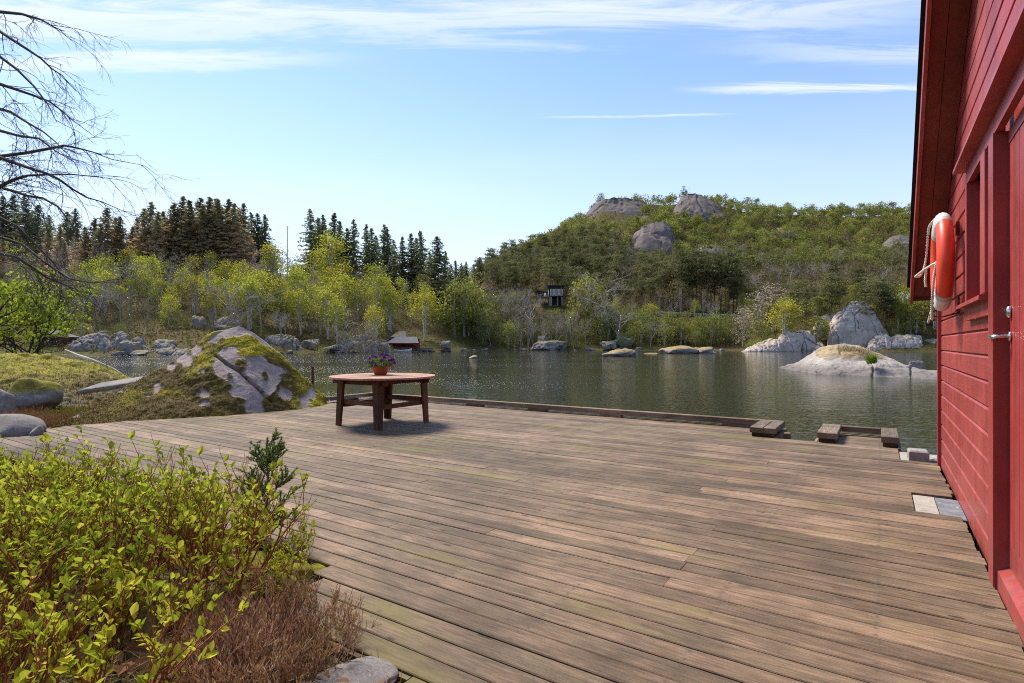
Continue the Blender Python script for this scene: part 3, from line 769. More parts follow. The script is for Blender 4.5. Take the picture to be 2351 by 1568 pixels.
# roof: gable overhang with soffit boards, barge board and black felt
EAVE = 7.32
def sl(b0, b1, lift0, lift1, a0, a1, name, mt, par=house):
    """a strip of the roof slope between b0 and b1, from lift0 to lift1 above the soffit plane"""
    return MB().prism([(b0, soffit(b0) + lift0), (b1, soffit(b1) + lift0), (b1, soffit(b1) + lift1), (b0, soffit(b0) + lift1)], 0, a0, a1).obj(name, mt, par)
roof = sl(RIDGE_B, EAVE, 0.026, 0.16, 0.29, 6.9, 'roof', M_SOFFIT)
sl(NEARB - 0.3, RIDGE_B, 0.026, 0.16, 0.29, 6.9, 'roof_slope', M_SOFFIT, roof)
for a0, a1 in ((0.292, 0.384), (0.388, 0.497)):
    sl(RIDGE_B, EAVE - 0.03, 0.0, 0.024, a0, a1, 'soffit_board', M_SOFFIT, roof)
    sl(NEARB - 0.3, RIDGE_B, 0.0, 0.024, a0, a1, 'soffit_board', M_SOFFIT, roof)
sl(RIDGE_B, EAVE + 0.02, -0.035, 0.155, 0.262, 0.288, 'barge_board', M_RED, roof)
sl(NEARB - 0.3, RIDGE_B, -0.035, 0.155, 0.262, 0.288, 'barge_board', M_RED, roof)
MB().box((0.29, EAVE, soffit(EAVE) - 0.02), (6.9, EAVE + 0.022, soffit(EAVE) + 0.14)).obj('eave_board', M_SOFFIT, roof)
sl(RIDGE_B, EAVE + 0.05, 0.162, 0.185, 0.235, 6.95, 'felt', M_BLACKROOF, roof)
sl(NEARB - 0.35, RIDGE_B, 0.162, 0.185, 0.235, 6.95, 'felt', M_BLACKROOF, roof)

# ------------------------------------------------------------------ lifebuoy
k = NT('orange buoy plastic', 0.42, 0.4); c = k.mulv((0.72, 0.075, 0.03), k.ramp(k.noise(k.objc(), 9, 4), 0.3, 0.7, 0.9, 1.08)); k.base(c); M_ORANGE = k.m
k = NT('white buoy plastic', 0.5, 0.35); v = k.objc()
c = k.mix(k.ramp(k.noise(v, 7, 5, 0.65), 0.45, 0.7), (0.72, 0.70, 0.66), (0.52, 0.46, 0.40)); k.base(c); M_WHITE = k.m
M_REFLEX = plain('grey reflective tape', (0.42, 0.44, 0.45), 0.35, 0.6, 0.1)
M_ROPE = plain('white twisted rope', (0.62, 0.57, 0.50), 0.9, 0.1, 0.25, 60)
M_PRINT = plain('black print', (0.02, 0.02, 0.02), 0.6)
M_IRON = plain('dark red iron bracket', (0.13, 0.012, 0.012), 0.5, 0.4)
LB = Vector((0.395, 5.44, 1.83))
buoy = thing('lifebuoy', 'orange and white lifebuoy with grey bands and rope hung on the red wall', 'lifebuoy', LB)
RO, RI_W, RI_D = 0.305, 0.075, 0.052   # ring radius, half width across ring, half thickness
def ring_seg(a0, a1, n, r=1.0, m=None):
    m = m or MB(); ns = 16; vs = []; fs = []
    for i in range(n + 1):
        t = a0 + (a1 - a0) * i / n
        for j in range(ns):
            q = 2 * math.pi * j / ns
            rr = RO + RI_W * r * math.cos(q)
            vs.append((RI_D * r * math.sin(q) * 1.05, rr * math.cos(t), rr * math.sin(t)))
    for i in range(n):
        for j in range(ns):
            fs.append((i * ns + j, i * ns + (j + 1) % ns, (i + 1) * ns + (j + 1) % ns, (i + 1) * ns + j))
    m.add(vs, fs); return m
# white blocks at top, bottom and both sides, orange between, grey tape on the joints
for q in range(2):
    c0 = math.pi / 2 + math.pi * q
    ring_seg(c0 - R(33), c0 + R(33), 14, 1.006).obj('white_block', M_WHITE, buoy, True)
    ring_seg(c0 + R(32.5), c0 + R(147.5), 26, 1.0).obj('orange_block', M_ORANGE, buoy, True)
    for s in (-1, 1):
        ring_seg(c0 + s * R(35.5) - R(4), c0 + s * R(35.5) + R(4), 3, 1.014).obj('reflective_band', M_REFLEX, buoy, True)
ang = R(-90)
for kq in range(5):       # black printed strokes on the lower white block
    t = R(-101 + kq * 4.5); m = MB()
    for dz in (0,):
        r0, r1 = RO - 0.045, RO + 0.02
        a_ = -RI_D * 1.03
        p0 = (a_ * 0.92, r0 * math.cos(t), r0 * math.sin(t)); p1 = (a_ * 1.03, r1 * math.cos(t + 0.03), r1 * math.sin(t + 0.03))
        m.tube([p0, p1], [0.004, 0.004], 5)
    m.obj('printed_stroke', M_PRINT, buoy)
def rope(pts, r=0.0085, twist=True):
    """rope with visible strands"""
    P = [Vector(p) for p in pts]; out = []
    for i in range(len(P) - 1):
        for s in range(6):
            t = s / 6.0; p0 = P[max(i - 1, 0)]; p1 = P[i]; p2 = P[i + 1]; p3 = P[min(i + 2, len(P) - 1)]
            out.append(0.5 * ((2 * p1) + (p2 - p0) * t + (2 * p0 - 5 * p1 + 4 * p2 - p3) * t * t + (3 * p1 - p0 - 3 * p2 + p3) * t ** 3))
    out.append(P[-1])
    m = MB()
    for k3 in range(3):
        q = []
        L = 0
        for i, p in enumerate(out):
            d = (out[min(i + 1, len(out) - 1)] - out[max(i - 1, 0)]).normalized()
            a = d.cross(Vector((0.2, 0.9, 0.3))).normalized(); b_ = d.cross(a)
            if i: L += (p - out[i - 1]).length
            w = L * 110 + k3 * 2.094
            q.append(p + (a * math.cos(w) + b_ * math.sin(w)) * r * 0.5)
        m.tube(q, r * 0.62, 6)
    return m
xo = -RI_D - 0.012
rp = rope([(xo + 0.03, 0.09, 0.36), (xo - 0.005, 0.17, 0.31), (xo - 0.01, 0.27, 0.20), (xo - 0.02, 0.33, 0.05), (xo - 0.05, 0.33, -0.055), (xo - 0.09, 0.25, -0.075),
           (xo - 0.05, 0.05, -0.05), (xo - 0.01, -0.15, -0.035), (xo + 0.015, -0.285, -0.03)], 0.0095)
rp.obj('rope', M_ROPE, buoy, True)
rope([(xo + 0.012, -0.285, -0.03), (xo + 0.0, -0.27, -0.12), (xo - 0.005, -0.22, -0.22), (xo - 0.005, -0.14, -0.32), (xo - 0.004, -0.09, -0.40), (xo - 0.0, -0.075, -0.43), (xo + 0.0, -0.05, -0.44), (xo, -0.03, -0.42), (xo, -0.04, -0.37)], 0.0095).obj('rope', M_ROPE, buoy, True)
rope([(xo - 0.015, 0.34, -0.02), (xo - 0.02, 0.36, -0.10), (xo - 0.015, 0.36, -0.155)], 0.010).obj('rope', M_ROPE, buoy, True)
rope([(xo + 0.005, 0.06, -0.37), (xo, 0.13, -0.40), (xo - 0.01, 0.20, -0.46)], 0.009).obj('rope', M_ROPE, buoy, True)
br = thing('wall_bracket', 'dark red iron bracket holding the lifebuoy on the red wall', 'bracket', (AW, LB.y, LB.z - 0.30))
m = MB(); m.box((-0.012, -0.02, -0.10), (0.0, 0.02, 0.03)); m.obj('plate', M_IRON, br)
arc = [(-0.012 - 0.105 + 0.118 * math.cos(t), 0, -0.02 + -0.10 * math.sin(t)) for t in np.linspace(0.05, math.pi * 0.97, 14)]
m = MB()
for (p0, p1) in zip(arc, arc[1:]):
    m.add([(p0[0], -0.016, p0[2]), (p0[0], 0.016, p0[2]), (p1[0], 0.016, p1[2]), (p1[0], -0.016, p1[2]),
           (p0[0], -0.016, p0[2] - 0.007), (p0[0], 0.016, p0[2] - 0.007), (p1[0], 0.016, p1[2] - 0.007), (p1[0], -0.016, p1[2] - 0.007)],
          [(0, 1, 2, 3), (7, 6, 5, 4), (0, 3, 7, 4), (1, 5, 6, 2), (0, 4, 5, 1), (3, 2, 6, 7)])
m.obj('hook', M_IRON, br)
MB().tube([(-0.006, 0, -0.095), (-0.10, 0, -0.122)], 0.006, 6).obj('brace', M_IRON, br)
m = MB(); m.box((-0.02, -0.03, 0.50), (0.0, 0.03, 0.60)); m.obj('peg', M_IRON, br)

# ------------------------------------------------------------------ table and flower bowl
TC = Vector((-6.235, 5.92, 0))
tab = thing('round_table', 'round brown wooden garden table with four splayed board legs on the deck', 'table', TC)
TR, TZ = 0.775, 0.722
top = MB(); yy = -TR
pw = 2 * TR / 11
for i in range(11):
    y0, y1 = -TR + i * pw + 0.003, -TR + (i + 1) * pw - 0.003
    ysm = np.linspace(y0, y1, 5)
    xr = [math.sqrt(max(TR ** 2 - y * y, 0.004)) for y in ysm]
    poly = [(x, y) for x, y in zip(xr, ysm)] + [(-x, y) for x, y in zip(xr[::-1], ysm[::-1])]
    MB().prism(poly, 2, TZ - 0.026 + random.uniform(-0.001, 0.001), TZ + random.uniform(-0.0015, 0.0015)).obj('plank', M_TOP, tab)
LX, LY = 0.425, 0.50
for sx in (-1, 1):
    for sy in (-1, 1):
        # two tapered boards meeting at an outer corner
        m = MB()
        def wedge(axis):
            w0, w1, th = 0.085, 0.120, 0.034
            z0, z1 = 0.002, TZ - 0.03
            pts = []
            for zz, w, sp in ((z0, w0, 0.0), (z1, w1, -0.0)):
                ox, oy = sx * (LX + 0.02 - (0.02 * zz / z1)), sy * (LY + 0.02 - (0.02 * zz / z1))
                if axis == 0: q = [(ox, oy), (ox - sx * w, oy), (ox - sx * w, oy - sy * th), (ox, oy - sy * th)]
                else: q = [(ox + 0.0 * sx, oy - sy * (th + 0.001)), (ox, oy - sy * w), (ox - sx * th, oy - sy * w), (ox - sx * th, oy - sy * (th + 0.001))]
                pts += [(x, y, zz) for x, y in q]
            return pts
        for ax in (0, 1):
            m.add(wedge(ax), [(3, 2, 1, 0), (4, 5, 6, 7), (0, 1, 5, 4), (1, 2, 6, 5), (2, 3, 7, 6), (3, 0, 4, 7)])
        m.obj('leg', M_LEG, tab)
for sy in (-1, 1):
    MB().box((-LX - 0.18, sy * (LY - 0.075) - 0.018, TZ - 0.115), (LX + 0.10, sy * (LY - 0.075) + 0.018, TZ - 0.028)).obj('bearer', M_LEG, tab)
    MB().box((-LX + 0.07, sy * (LY - 0.055) - 0.017, 0.315), (LX - 0.07, sy * (LY - 0.055) + 0.017, 0.385)).obj('stretcher', M_LEG, tab)
for sx in (-1, 1):
    MB().box((sx * (LX - 0.055) - 0.017, -LY + 0.07, TZ - 0.105), (sx * (LX - 0.055) + 0.017, LY - 0.07, TZ - 0.030)).obj('apron', M_LEG, tab)
    MB().box((sx * (LX - 0.055) - 0.017, -LY + 0.07, 0.27), (sx * (LX - 0.055) + 0.017, LY - 0.07, 0.335)).obj('stretcher', M_LEG, tab)
PT = Vector((-6.40, 6.02, TZ + 0.001))
M_TERRA = plain('terracotta plastic', (0.40, 0.085, 0.03), 0.45, 0.4, 0.1)
M_SOIL = plain('potting soil', (0.03, 0.02, 0.012), 0.95)
pot = thing('flower_bowl', 'terracotta bowl of purple pansies standing on the round table', 'flower bowl', PT)
MB().lathe([(0, 0), (0.083, 0), (0.088, 0.004), (0.118, 0.06), (0.132, 0.105), (0.137, 0.112), (0.146, 0.116), (0.147, 0.137), (0.140, 0.138), (0.137, 0.132), (0.128, 0.115), (0, 0.115)], n=36).obj('bowl', M_TERRA, pot, True)
MB().lathe([(0.128, 0.120), (0.06, 0.130), (0, 0.132)], n=24).obj('soil', M_SOIL, pot, True)
rr = random.Random(5)
def leaf_quad(c, d, up, L, w, fold=0.25):
    """pointed leaf of two folded halves: base c, direction d"""
    s = d.cross(up)
    if s.length < 1e-4: s = d.cross(Vector((1, 0, 0)))
    s.normalize(); n = s.cross(d).normalized()
    p0 = c; p3 = c + d * L
    a = c + d * L * 0.45; l = a + s * w * 0.5 + n * w * fold; r = a - s * w * 0.5 + n * w * fold
    a2 = c + d * L * 0.78; l2 = a2 + s * w * 0.34 + n * w * fold * 0.7; r2 = a2 - s * w * 0.34 + n * w * fold * 0.7
    return [tuple(p0), tuple(r), tuple(r2), tuple(p3), tuple(l2), tuple(l)], [(0, 1, 2, 3), (0, 3, 4, 5)]
def rdir(rr, zmin=-1, zmax=1):
    z = rr.uniform(zmin, zmax); t = rr.uniform(0, 2 * math.pi); q = math.sqrt(max(0, 1 - z * z))
    return Vector((q * math.cos(t), q * math.sin(t), z))
lm = MB()
for i in range(900):
    d = rdir(rr, -0.35, 1.0); rad_ = rr.uniform(0.7, 1.0)
    c = Vector((d.x * 0.185, d.y * 0.185, 0.155 + d.z * 0.115)) * 1.0
    c = Vector((c.x * rad_, c.y * rad_, 0.14 + (c.z - 0.14) * rad_))
    if c.z < 0.145 and math.hypot(c.x, c.y) < 0.145: continue
    dd = (d + rdir(rr) * 0.7).normalized()
    lm.add(*leaf_quad(c, dd, Vector((0, 0, 1)), rr.uniform(0.022, 0.042), rr.uniform(0.014, 0.024)))
M_PANSYLEAF = leafmat('pansy leaf', (0.085, 0.21, 0.03), (0.15, 0.31, 0.05), 0.35, 0.0)
tag(lm.obj('leaves', M_PANSYLEAF, pot), kind='stuff')
M_PETAL = leafmat('purple petal', (0.075, 0.010, 0.12), (0.16, 0.028, 0.21), 0.3, 0.2)
M_EYE = plain('yellow pansy eye', (0.55, 0.36, 0.03), 0.7)
for i in range(64):
    d = rdir(rr, -0.15, 1.0)
    if rr.random() < 0.35: d = Vector((d.x, d.y, abs(d.z) + 0.3)).normalized()
    c = Vector((d.x * 0.205 + 0.012, d.y * 0.205, 0.170 + d.z * 0.140))
    fl = bpy.data.objects.new('flower', None) if False else None
    face = (d + Vector((0.1, -0.55, 0.15)) + rdir(rr) * 0.45).normalized()
    s = face.cross(Vector((0, 0, 1))).normalized(); u = s.cross(face)
    m = MB(); L = rr.uniform(0.024, 0.033)
    for kq, (ang_, sc_) in enumerate(((90, 1.0), (145, 0.85), (35, 0.85), (215, 0.8), (325, 0.8))):
        t = R(ang_); dd = s * math.cos(t) + u * math.sin(t)
        nrm = face
        side = dd.cross(nrm).normalized()
        q = [c, c + dd * L * 0.35 * sc_ + side * L * 0.38 * sc_, c + dd * L * 0.85 * sc_ + side * L * 0.42 * sc_ + nrm * 0.004, c + dd * L * sc_ + nrm * 0.002,
             c + dd * L * 0.85 * sc_ - side * L * 0.42 * sc_ + nrm * 0.004, c + dd * L * 0.35 * sc_ - side * L * 0.38 * sc_]
        m.add([tuple(p_) for p_ in q], [(0, 1, 2, 3, 4, 5)])
    m.obj('flower', M_PETAL, pot)

# ------------------------------------------------------------------ rocks
def in_poly(px_, py_, poly):
    inside = np.zeros(px_.shape, bool); n = len(poly)
    for i in range(n):
        x0, y0 = poly[i]; x1, y1 = poly[(i + 1) % n]
        c = ((y0 > py_) != (y1 > py_)) & (px_ < (x1 - x0) * (py_ - y0) / (y1 - y0 + 1e-9) + x0)
        inside ^= c
    return inside
def seg_dist(px_, py_, pts):
    best = np.full(px_.shape, 1e9)
    for (x0, y0), (x1, y1) in zip(pts, pts[1:]):
        dx, dy = x1 - x0, y1 - y0
        t = np.clip(((px_ - x0) * dx + (py_ - y0) * dy) / (dx * dx + dy * dy), 0, 1)
        best = np.minimum(best, np.hypot(px_ - x0 - t * dx, py_ - y0 - t * dy))
    return best
def ridge_rock(table, nx, nf, nb, pf=0.8, pb=1.3, amp=0.05, freq=1.2, seed=1, octaves=6):
    """rock with a front face, a crest and a back: table rows = column, front depth, front z, crest frame height, crest depth, back depth, back z"""
    xs = np.linspace(table[0][0], table[-1][0], nx)
    Yf, z0, yc, Yk, Yb, zb = bez_interp(xs, table)
    ker = np.ones(7) / 7
    sm = lambda v: np.convolve(np.pad(v, 3, mode='edge'), ker, 'valid')
    Yf, Yk, Yb = sm(Yf), sm(Yk), sm(Yb)
    zc = EYE + (HZ - yc) * Yk / FOC
    s = np.linspace(0, 1, nf)[None, :]
    Y1 = Yf[:, None] + (Yk - Yf)[:, None] * s
    Z1 = z0[:, None] + (zc - z0)[:, None] * s ** pf
    t = np.linspace(0, 1, nb + 1)[None, 1:]
    Y2 = Yk[:, None] + (Yb - Yk)[:, None] * t
    Z2 = zc[:, None] + (zb - zc)[:, None] * t ** pb
    Y = np.concatenate([Y1, Y2], 1); Z = np.concatenate([Z1, Z2], 1)
    X = ((xs - CX) / FOC)[:, None] * Y
    n = Y.shape[1]
    P = np.stack([X, Y, Z], -1)
    du = np.gradient(P, axis=0); dv = np.gradient(P, axis=1)
    N = np.cross(du, dv); N /= np.linalg.norm(N, axis=-1, keepdims=True) + 1e-9
    if N[..., 2].mean() < 0: N = -N
    q = P.reshape(-1, 3)
    disp = fbm(q * freq, octaves, seed, 0.52).reshape(Y.shape) * amp
    i, j = np.meshgrid(np.arange(nx - 1), np.arange(n - 1), indexing='ij')
    F = np.stack([i * n + j, (i + 1) * n + j, (i + 1) * n + j + 1, i * n + j + 1], -1).reshape(-1, 4)
    sx = np.repeat(xs[:, None], n, 1)
    sy = HZ - (Z - EYE) * FOC / Y
    return P, N, disp, F, sx, sy
def cam_to_world(P):
    X, Y, Z = P[..., 0], P[..., 1], P[..., 2]
    return np.stack([X * CY - Y * SY, X * SY + Y * CY, Z], -1).reshape(-1, 3)

# the big mossy boulder at the deck's edge
tb = [(118, 7.75, -0.10, 984, 7.9, 8.3, -0.2), (150, 7.9, -0.10, 966, 8.3, 9.2, -0.4), (230, 8.25, -0.10, 925, 9.0, 10.6, -0.6), (300, 8.55, -0.10, 888, 9.6, 11.6, -0.8),
      (370, 8.75, -0.10, 850, 10.0, 12.4, -0.9), (440, 8.98, -0.10, 806, 10.5, 12.8, -0.9), (478, 9.12, -0.10, 772, 10.7, 13.0, -0.9), (520, 9.3, -0.10, 757, 10.8, 13.0, -0.9),
      (548, 9.45, -0.10, 750, 10.8, 13.0, -0.9), (575, 9.55, -0.10, 758, 10.8, 13.0, -0.9), (605, 9.75, -0.10, 783, 10.9, 13.0, -0.9), (640, 9.9, -0.10, 815, 11.0, 12.9, -0.9),
      (680, 10.15, -0.10, 853, 11.0, 12.8, -0.9), (715, 10.4, -0.10, 886, 11.1, 12.6, -0.9), (738, 10.6, -0.12, 908, 11.2, 12.2, -0.9), (752, 10.8, -0.15, 930, 11.2, 12.0, -0.9)]
P, N, disp, F, sx, sy = ridge_rock(tb, 330, 190, 60, 0.92, 1.2, 0.075, 1.1, 21)
jx = sx + fbm(P.reshape(-1, 3) * 5, 4, 31).reshape(sx.shape) * 11; jy = sy + fbm(P.reshape(-1, 3) * 5 + 9, 4, 32).reshape(sx.shape) * 11
slab1 = [(498, 819), (515, 801), (540, 799), (557, 822), (597, 819), (614, 839), (660, 854), (637, 866), (648, 874), (637, 888), (631, 900), (620, 915), (608, 909), (584, 886), (550, 854)]
slab2 = [(491, 825), (482, 847), (509, 870), (529, 880), (535, 889), (530, 905), (555, 915), (578, 926), (597, 926), (607, 914), (579, 888), (549, 856), (500, 822)]
cap = [(480, 785), (500, 768), (530, 752), (560, 742), (590, 760), (625, 792), (650, 815), (625, 808), (590, 780), (562, 766), (540, 772), (505, 782), (495, 792)]
bare = in_poly(jx, jy, slab1) | in_poly(jx, jy, slab2) | in_poly(jx, jy, cap)
for cxp, cyp, rp_ in ((425, 828, 20), (450, 808, 14), (395, 846, 12), (655, 905, 16), (715, 905, 14), (700, 925, 16), (470, 905, 12), (360, 890, 9), (560, 868, 0)):
    bare |= np.hypot(jx - cxp, (jy - cyp) * 1.2) < rp_
for cxp, cyp, rp_ in ((557, 842, 11), (603, 868, 10), (527, 864, 6), (617, 833, 8), (600, 800, 9)):
    bare &= ~(np.hypot(jx - cxp, (jy - cyp) * 0.8) < rp_)
moss = 1.0 - bare.astype(float)
moss = np.where(fbm(P.reshape(-1, 3) * 3.3, 4, 41).reshape(sx.shape) > 0.42, 0, moss)
for _ in range(2):
    moss[1:-1, 1:-1] = (moss[1:-1, 1:-1] * 2 + moss[:-2, 1:-1] + moss[2:, 1:-1] + moss[1:-1, :-2] + moss[1:-1, 2:]) / 6
lumps = fbm(P.reshape(-1, 3) * 9, 4, 43).reshape(sx.shape)
fine_ = fbm(P.reshape(-1, 3) * 32, 3, 44).reshape(sx.shape)
ck = seg_dist(sx + fbm(P.reshape(-1, 3) * 6, 3, 51).reshape(sx.shape) * 2.5, sy, [(496, 819), (522, 838), (549, 855), (580, 887), (608, 914), (622, 924)])
disp = disp + moss * (0.022 + 0.030 * np.clip(lumps, -0.4, 1) + 0.010 * fine_) + (1 - moss) * fine_ * 0.004 - 0.075 * np.exp(-(ck / 2.3) ** 2)
upper = in_poly(sx, sy, slab1)
disp = disp + np.where(upper, 0.02, 0)
tone = np.clip((fbm(P.reshape(-1, 3) * 1.6, 4, 47).reshape(sx.shape) + 0.35 + (np.clip((sy - 845) / 90, -0.9, 0.35)) - np.clip((sx - 610) / 130, 0, 0.8)) * 2.2, 0, 0.85)
me = np_mesh('mossy_boulder', cam_to_world(P + N * disp[..., None]), F, M_MOSSROCK, True)
set_attr(me, 'moss', np.clip(moss, 0, 1).ravel()); set_attr(me, 'tone', tone.ravel())
def moss_tufts(parent, P, N, disp, moss, tone, n, seed, L, w, sel):
    rg_ = np.random.default_rng(seed); Q = (P + N * disp[..., None]); ok = (moss > 0.6) & sel
    idx = np.argwhere(ok); pick = idx[rg_.integers(0, len(idx), n)]
    base = Q[pick[:, 0], pick[:, 1]] + rg_.normal(size=(n, 3)) * 0.012; nr = N[pick[:, 0], pick[:, 1]]; tn = tone[pick[:, 0], pick[:, 1]]
    d = nr + rg_.normal(size=(n, 3)) * 0.55 + [0, 0, 0.25]; d /= np.linalg.norm(d, axis=1, keepdims=True)
    s_ = np.cross(d, rg_.normal(size=(n, 3))); s_ /= np.linalg.norm(s_, axis=1, keepdims=True)
    l = L * rg_.uniform(0.4, 1.2, n)[:, None]; base = base - nr * 0.006
    V_ = np.stack([base - s_ * w, base + s_ * w, base + d * l + s_ * w * 0.4, base + d * l - s_ * w * 0.4], 1)
    br_ = tn + rg_.normal(size=n) * 0.22 > 0.42
    for nm, msk, mt in (('green_moss', ~br_, M_TUFTG), ('brown_moss', br_, M_TUFTB)):
        v_ = cam_to_world(V_[msk]); o_ = link(nm, np_mesh(nm, v_, np.arange(len(v_)).reshape(-1, 4), mt), parent); o_['kind'] = 'stuff'
M_TUFTG = leafmat('green moss tufts', (0.17, 0.16, 0.012), (0.46, 0.37, 0.025), 0.3, 0.0)
M_TUFTB = leafmat('brown moss tufts', (0.085, 0.055, 0.020), (0.22, 0.15, 0.045), 0.2, 0.0)
mb_o = link('mossy_boulder', me)
moss_tufts(mb_o, P, N, disp, moss, tone, 22000, 901, 0.020, 0.0055, sy < 990)
tag(mb_o, 'large peaked granite boulder with green moss and a diagonal crack at the deck edge', 'boulder')

# moss-covered outcrop left of it
tb = [(-420, 9.0, -0.35, 830, 12.5, 18, -1.0), (-200, 8.9, -0.35, 818, 12.8, 18, -1.0), (-60, 9.0, -0.35, 812, 13.0, 18, -1.0), (20, 9.1, -0.35, 812, 13.2, 17.5, -1.0), (110, 9.3, -0.35, 818, 13.4, 17, -1.0),
      (190, 9.8, -0.35, 828, 13.4, 16.5, -1.0), (250, 10.3, -0.35, 845, 13.4, 16, -1.0), (320, 10.9, -0.35, 874, 13.3, 15.5, -1.0), (390, 11.4, -0.4, 905, 13.2, 15, -1.0), (450, 12, -0.9, 945, 13, 14.5, -1.0)]
P, N, disp, F, sx, sy = ridge_rock(tb, 240, 150, 50, 0.62, 1.5, 0.16, 0.7, 61)
pp = P.reshape(-1, 3)
lumps = fbm(pp * 2.6, 5, 62, 0.6).reshape(sx.shape); fine_ = fbm(pp * 15, 3, 63).reshape(sx.shape)
moss = np.clip(1.2 + fbm(pp * 1.1, 4, 64).reshape(sx.shape) * 1.0, 0, 1)
disp = disp + moss * (0.16 * lumps + 0.035 * fine_)
tone = np.clip((fbm(pp * 1.4, 5, 65).reshape(sx.shape) + 0.16 + np.clip((sy - 880) / 90, -0.4, 0.5)) * 1.7, 0, 0.8)
me = np_mesh('mossy_outcrop', cam_to_world(P + N * disp[..., None]), F, M_OUTCROP, True)
set_attr(me, 'moss', moss.ravel()); set_attr(me, 'tone', tone.ravel())
mo_o = link('mossy_outcrop', me)
moss_tufts(mo_o, P, N, disp, moss, tone, 18000, 902, 0.030, 0.008, (sx > -60) & (sy < 960))
tag(mo_o, 'low rounded outcrop thick with yellow-green moss behind the peaked boulder', 'outcrop')
# pale stone ledge set in its side
ledge = MB()
c0 = Vector(P3(187, 893, 10.1)); c1 = Vector(P3(318, 876, 10.9))
d = (c1 - c0).normalized(); nrm = Vector((-SY, CY, 0))
for (a_, b_) in (((c0 - nrm * 0.15), (c1 - nrm * 0.12)),):
    v = [a_ + Vector((0, 0, -0.10)), b_ + Vector((0, 0, -0.085)), b_ + nrm * 0.5 + Vector((0, 0, -0.07)), a_ + nrm * 0.5 + Vector((0, 0, -0.09)),
         a_ + Vector((0, 0, -0.02)), b_ + Vector((0, 0, 0.0)), b_ + nrm * 0.6 + Vector((0, 0, 0.12)), a_ + nrm * 0.6 + Vector((0, 0, 0.09))]
    ledge.add([tuple(q) for q in v], [(3, 2, 1, 0), (4, 5, 6, 7), (0, 1, 5, 4), (1, 2, 6, 5), (2, 3, 7, 6), (3, 0, 4, 7)])
lo = ledge.obj('stone_ledge', M_BOULDER)
bv = lo.modifiers.new('b', 'BEVEL'); bv.width = 0.03; bv.segments = 2
tag(lo, 'pale stone ledge jutting from the moss of the low outcrop', 'ledge')

def rock_mesh(name, mat, seed, planes=16, sub=4, amp=0.06, freq=2.2, block=False):
    """angular boulder: unit sphere cut by random planes, roughened; x,y,z within about +-1"""
    bm = bmesh.new(); bmesh.ops.create_icosphere(bm, subdivisions=sub, radius=1)
    v = np.array([x.co for x in bm.verts]); f = np.array([[q.index for q in x.verts] for x in bm.faces]); bm.free()
    rg = np.random.default_rng(seed)
    if block: v = np.sign(v) * np.abs(v) ** 0.55 / (np.abs(v) ** 1.1).sum(1, keepdims=True) ** 0.5 if False else v / (np.abs(v) ** 4).sum(1, keepdims=True) ** 0.25
    n = rg.normal(size=(planes, 3)); n[:, 2] *= 0.8; n /= np.linalg.norm(n, axis=1, keepdims=True)
    h = rg.uniform(0.60, 0.98, planes)
    d = v @ n.T
    lim = np.where(d > 0.05, h[None, :] / np.maximum(d, 0.05), 9)
    kk = 34.0 if block else 14.0
    r = -np.log(np.exp(-kk * lim).sum(1) + np.exp(-kk * 1.0)) / kk
    v = v * r[:, None]
    rdg = 1 - np.abs(fbm(v * freq * 1.3 + 5, 4, seed + 3)) * 2
    v += v * ((fbm(v * freq, 5, seed) * amp * 2 + (rdg - 0.6) * amp * (1.2 if block else 0.3))[:, None])
    v -= (v.max(0) + v.min(0)) / 2; v /= np.abs(v).max(0)
    return np_mesh(name, v, f, mat, True)
rock_cache = {}
def rock(name, mat, seed, x0, x1, y0, y1, Y, label, cat='rock', group=None, thick=0.8, rot=0.0, sink=0.25, sub=4, amp=0.09, block=True):
    key = (mat.name, seed)
    if key not in rock_cache: rock_cache[key] = rock_mesh(name, mat, seed, planes=12 if block else 9, sub=5, amp=amp, block=block)
    zt, zb = zpix(y0, Y), zpix(y1, Y)
    zb -= (zt - zb) * sink
    wx = (x1 - x0) * Y / FOC / 2
    o = link(name, rock_cache[key])
    o.location = pix((x0 + x1) / 2, Y + wx * thick * 0.5, (zt + zb) / 2)
    o.scale = (wx, max(wx * thick, 0.5), (zt - zb) / 2)
    o.rotation_euler = (0, 0, YAW + rot)
    return tag(o, label, cat, group)
# round boulder at the deck's far corner
o = link('boulder', rock_mesh('boulder', M_BOULDER, 5, planes=7, sub=5, amp=0.03, freq=1.6))
o.location = pix(18, 7.45, 0.02); o.scale = (0.42, 0.34, 0.24); o.rotation_euler = (0, 0, YAW + 0.2)
tag(o, 'smooth pale grey boulder lying against the outer corner of the deck boards', 'boulder')
o = link('stone', rock_mesh('stone', M_BOULDER, 9, planes=9, sub=4, amp=0.08)); o.location = pix(82, 7.35, 0.02); o.scale = (0.07, 0.08, 0.10)
tag(o, 'small dark stone propped beside the smooth pale boulder', 'stone')
o = link('boulder', rock_mesh('boulder', M_ROCKL, 12, planes=10, sub=5, amp=0.05)); o.location = pix(-30, 9.2, 0.12); o.scale = (0.40, 0.5, 0.42); o.rotation_euler = (0, 0, 0.4)
tag(o, 'tall grey boulder beside the moss-covered outcrop', 'boulder')
o = link('boulder', rock_mesh('boulder', M_OUTCROP, 14, planes=8, sub=5, amp=0.05)); o.location = pix(75, 9.75, 0.28); o.scale = (0.42, 0.4, 0.33); o.rotation_euler = (0, 0, 0.9)
set_attr(o.data, 'moss', np.clip(np.array([v.co.z for v in o.data.vertices]) * 3 - 0.3, 0, 1)); set_attr(o.data, 'tone', np.zeros(len(o.data.vertices)))
tag(o, 'grey boulder with a moss cap in the side of the mossy outcrop', 'boulder')

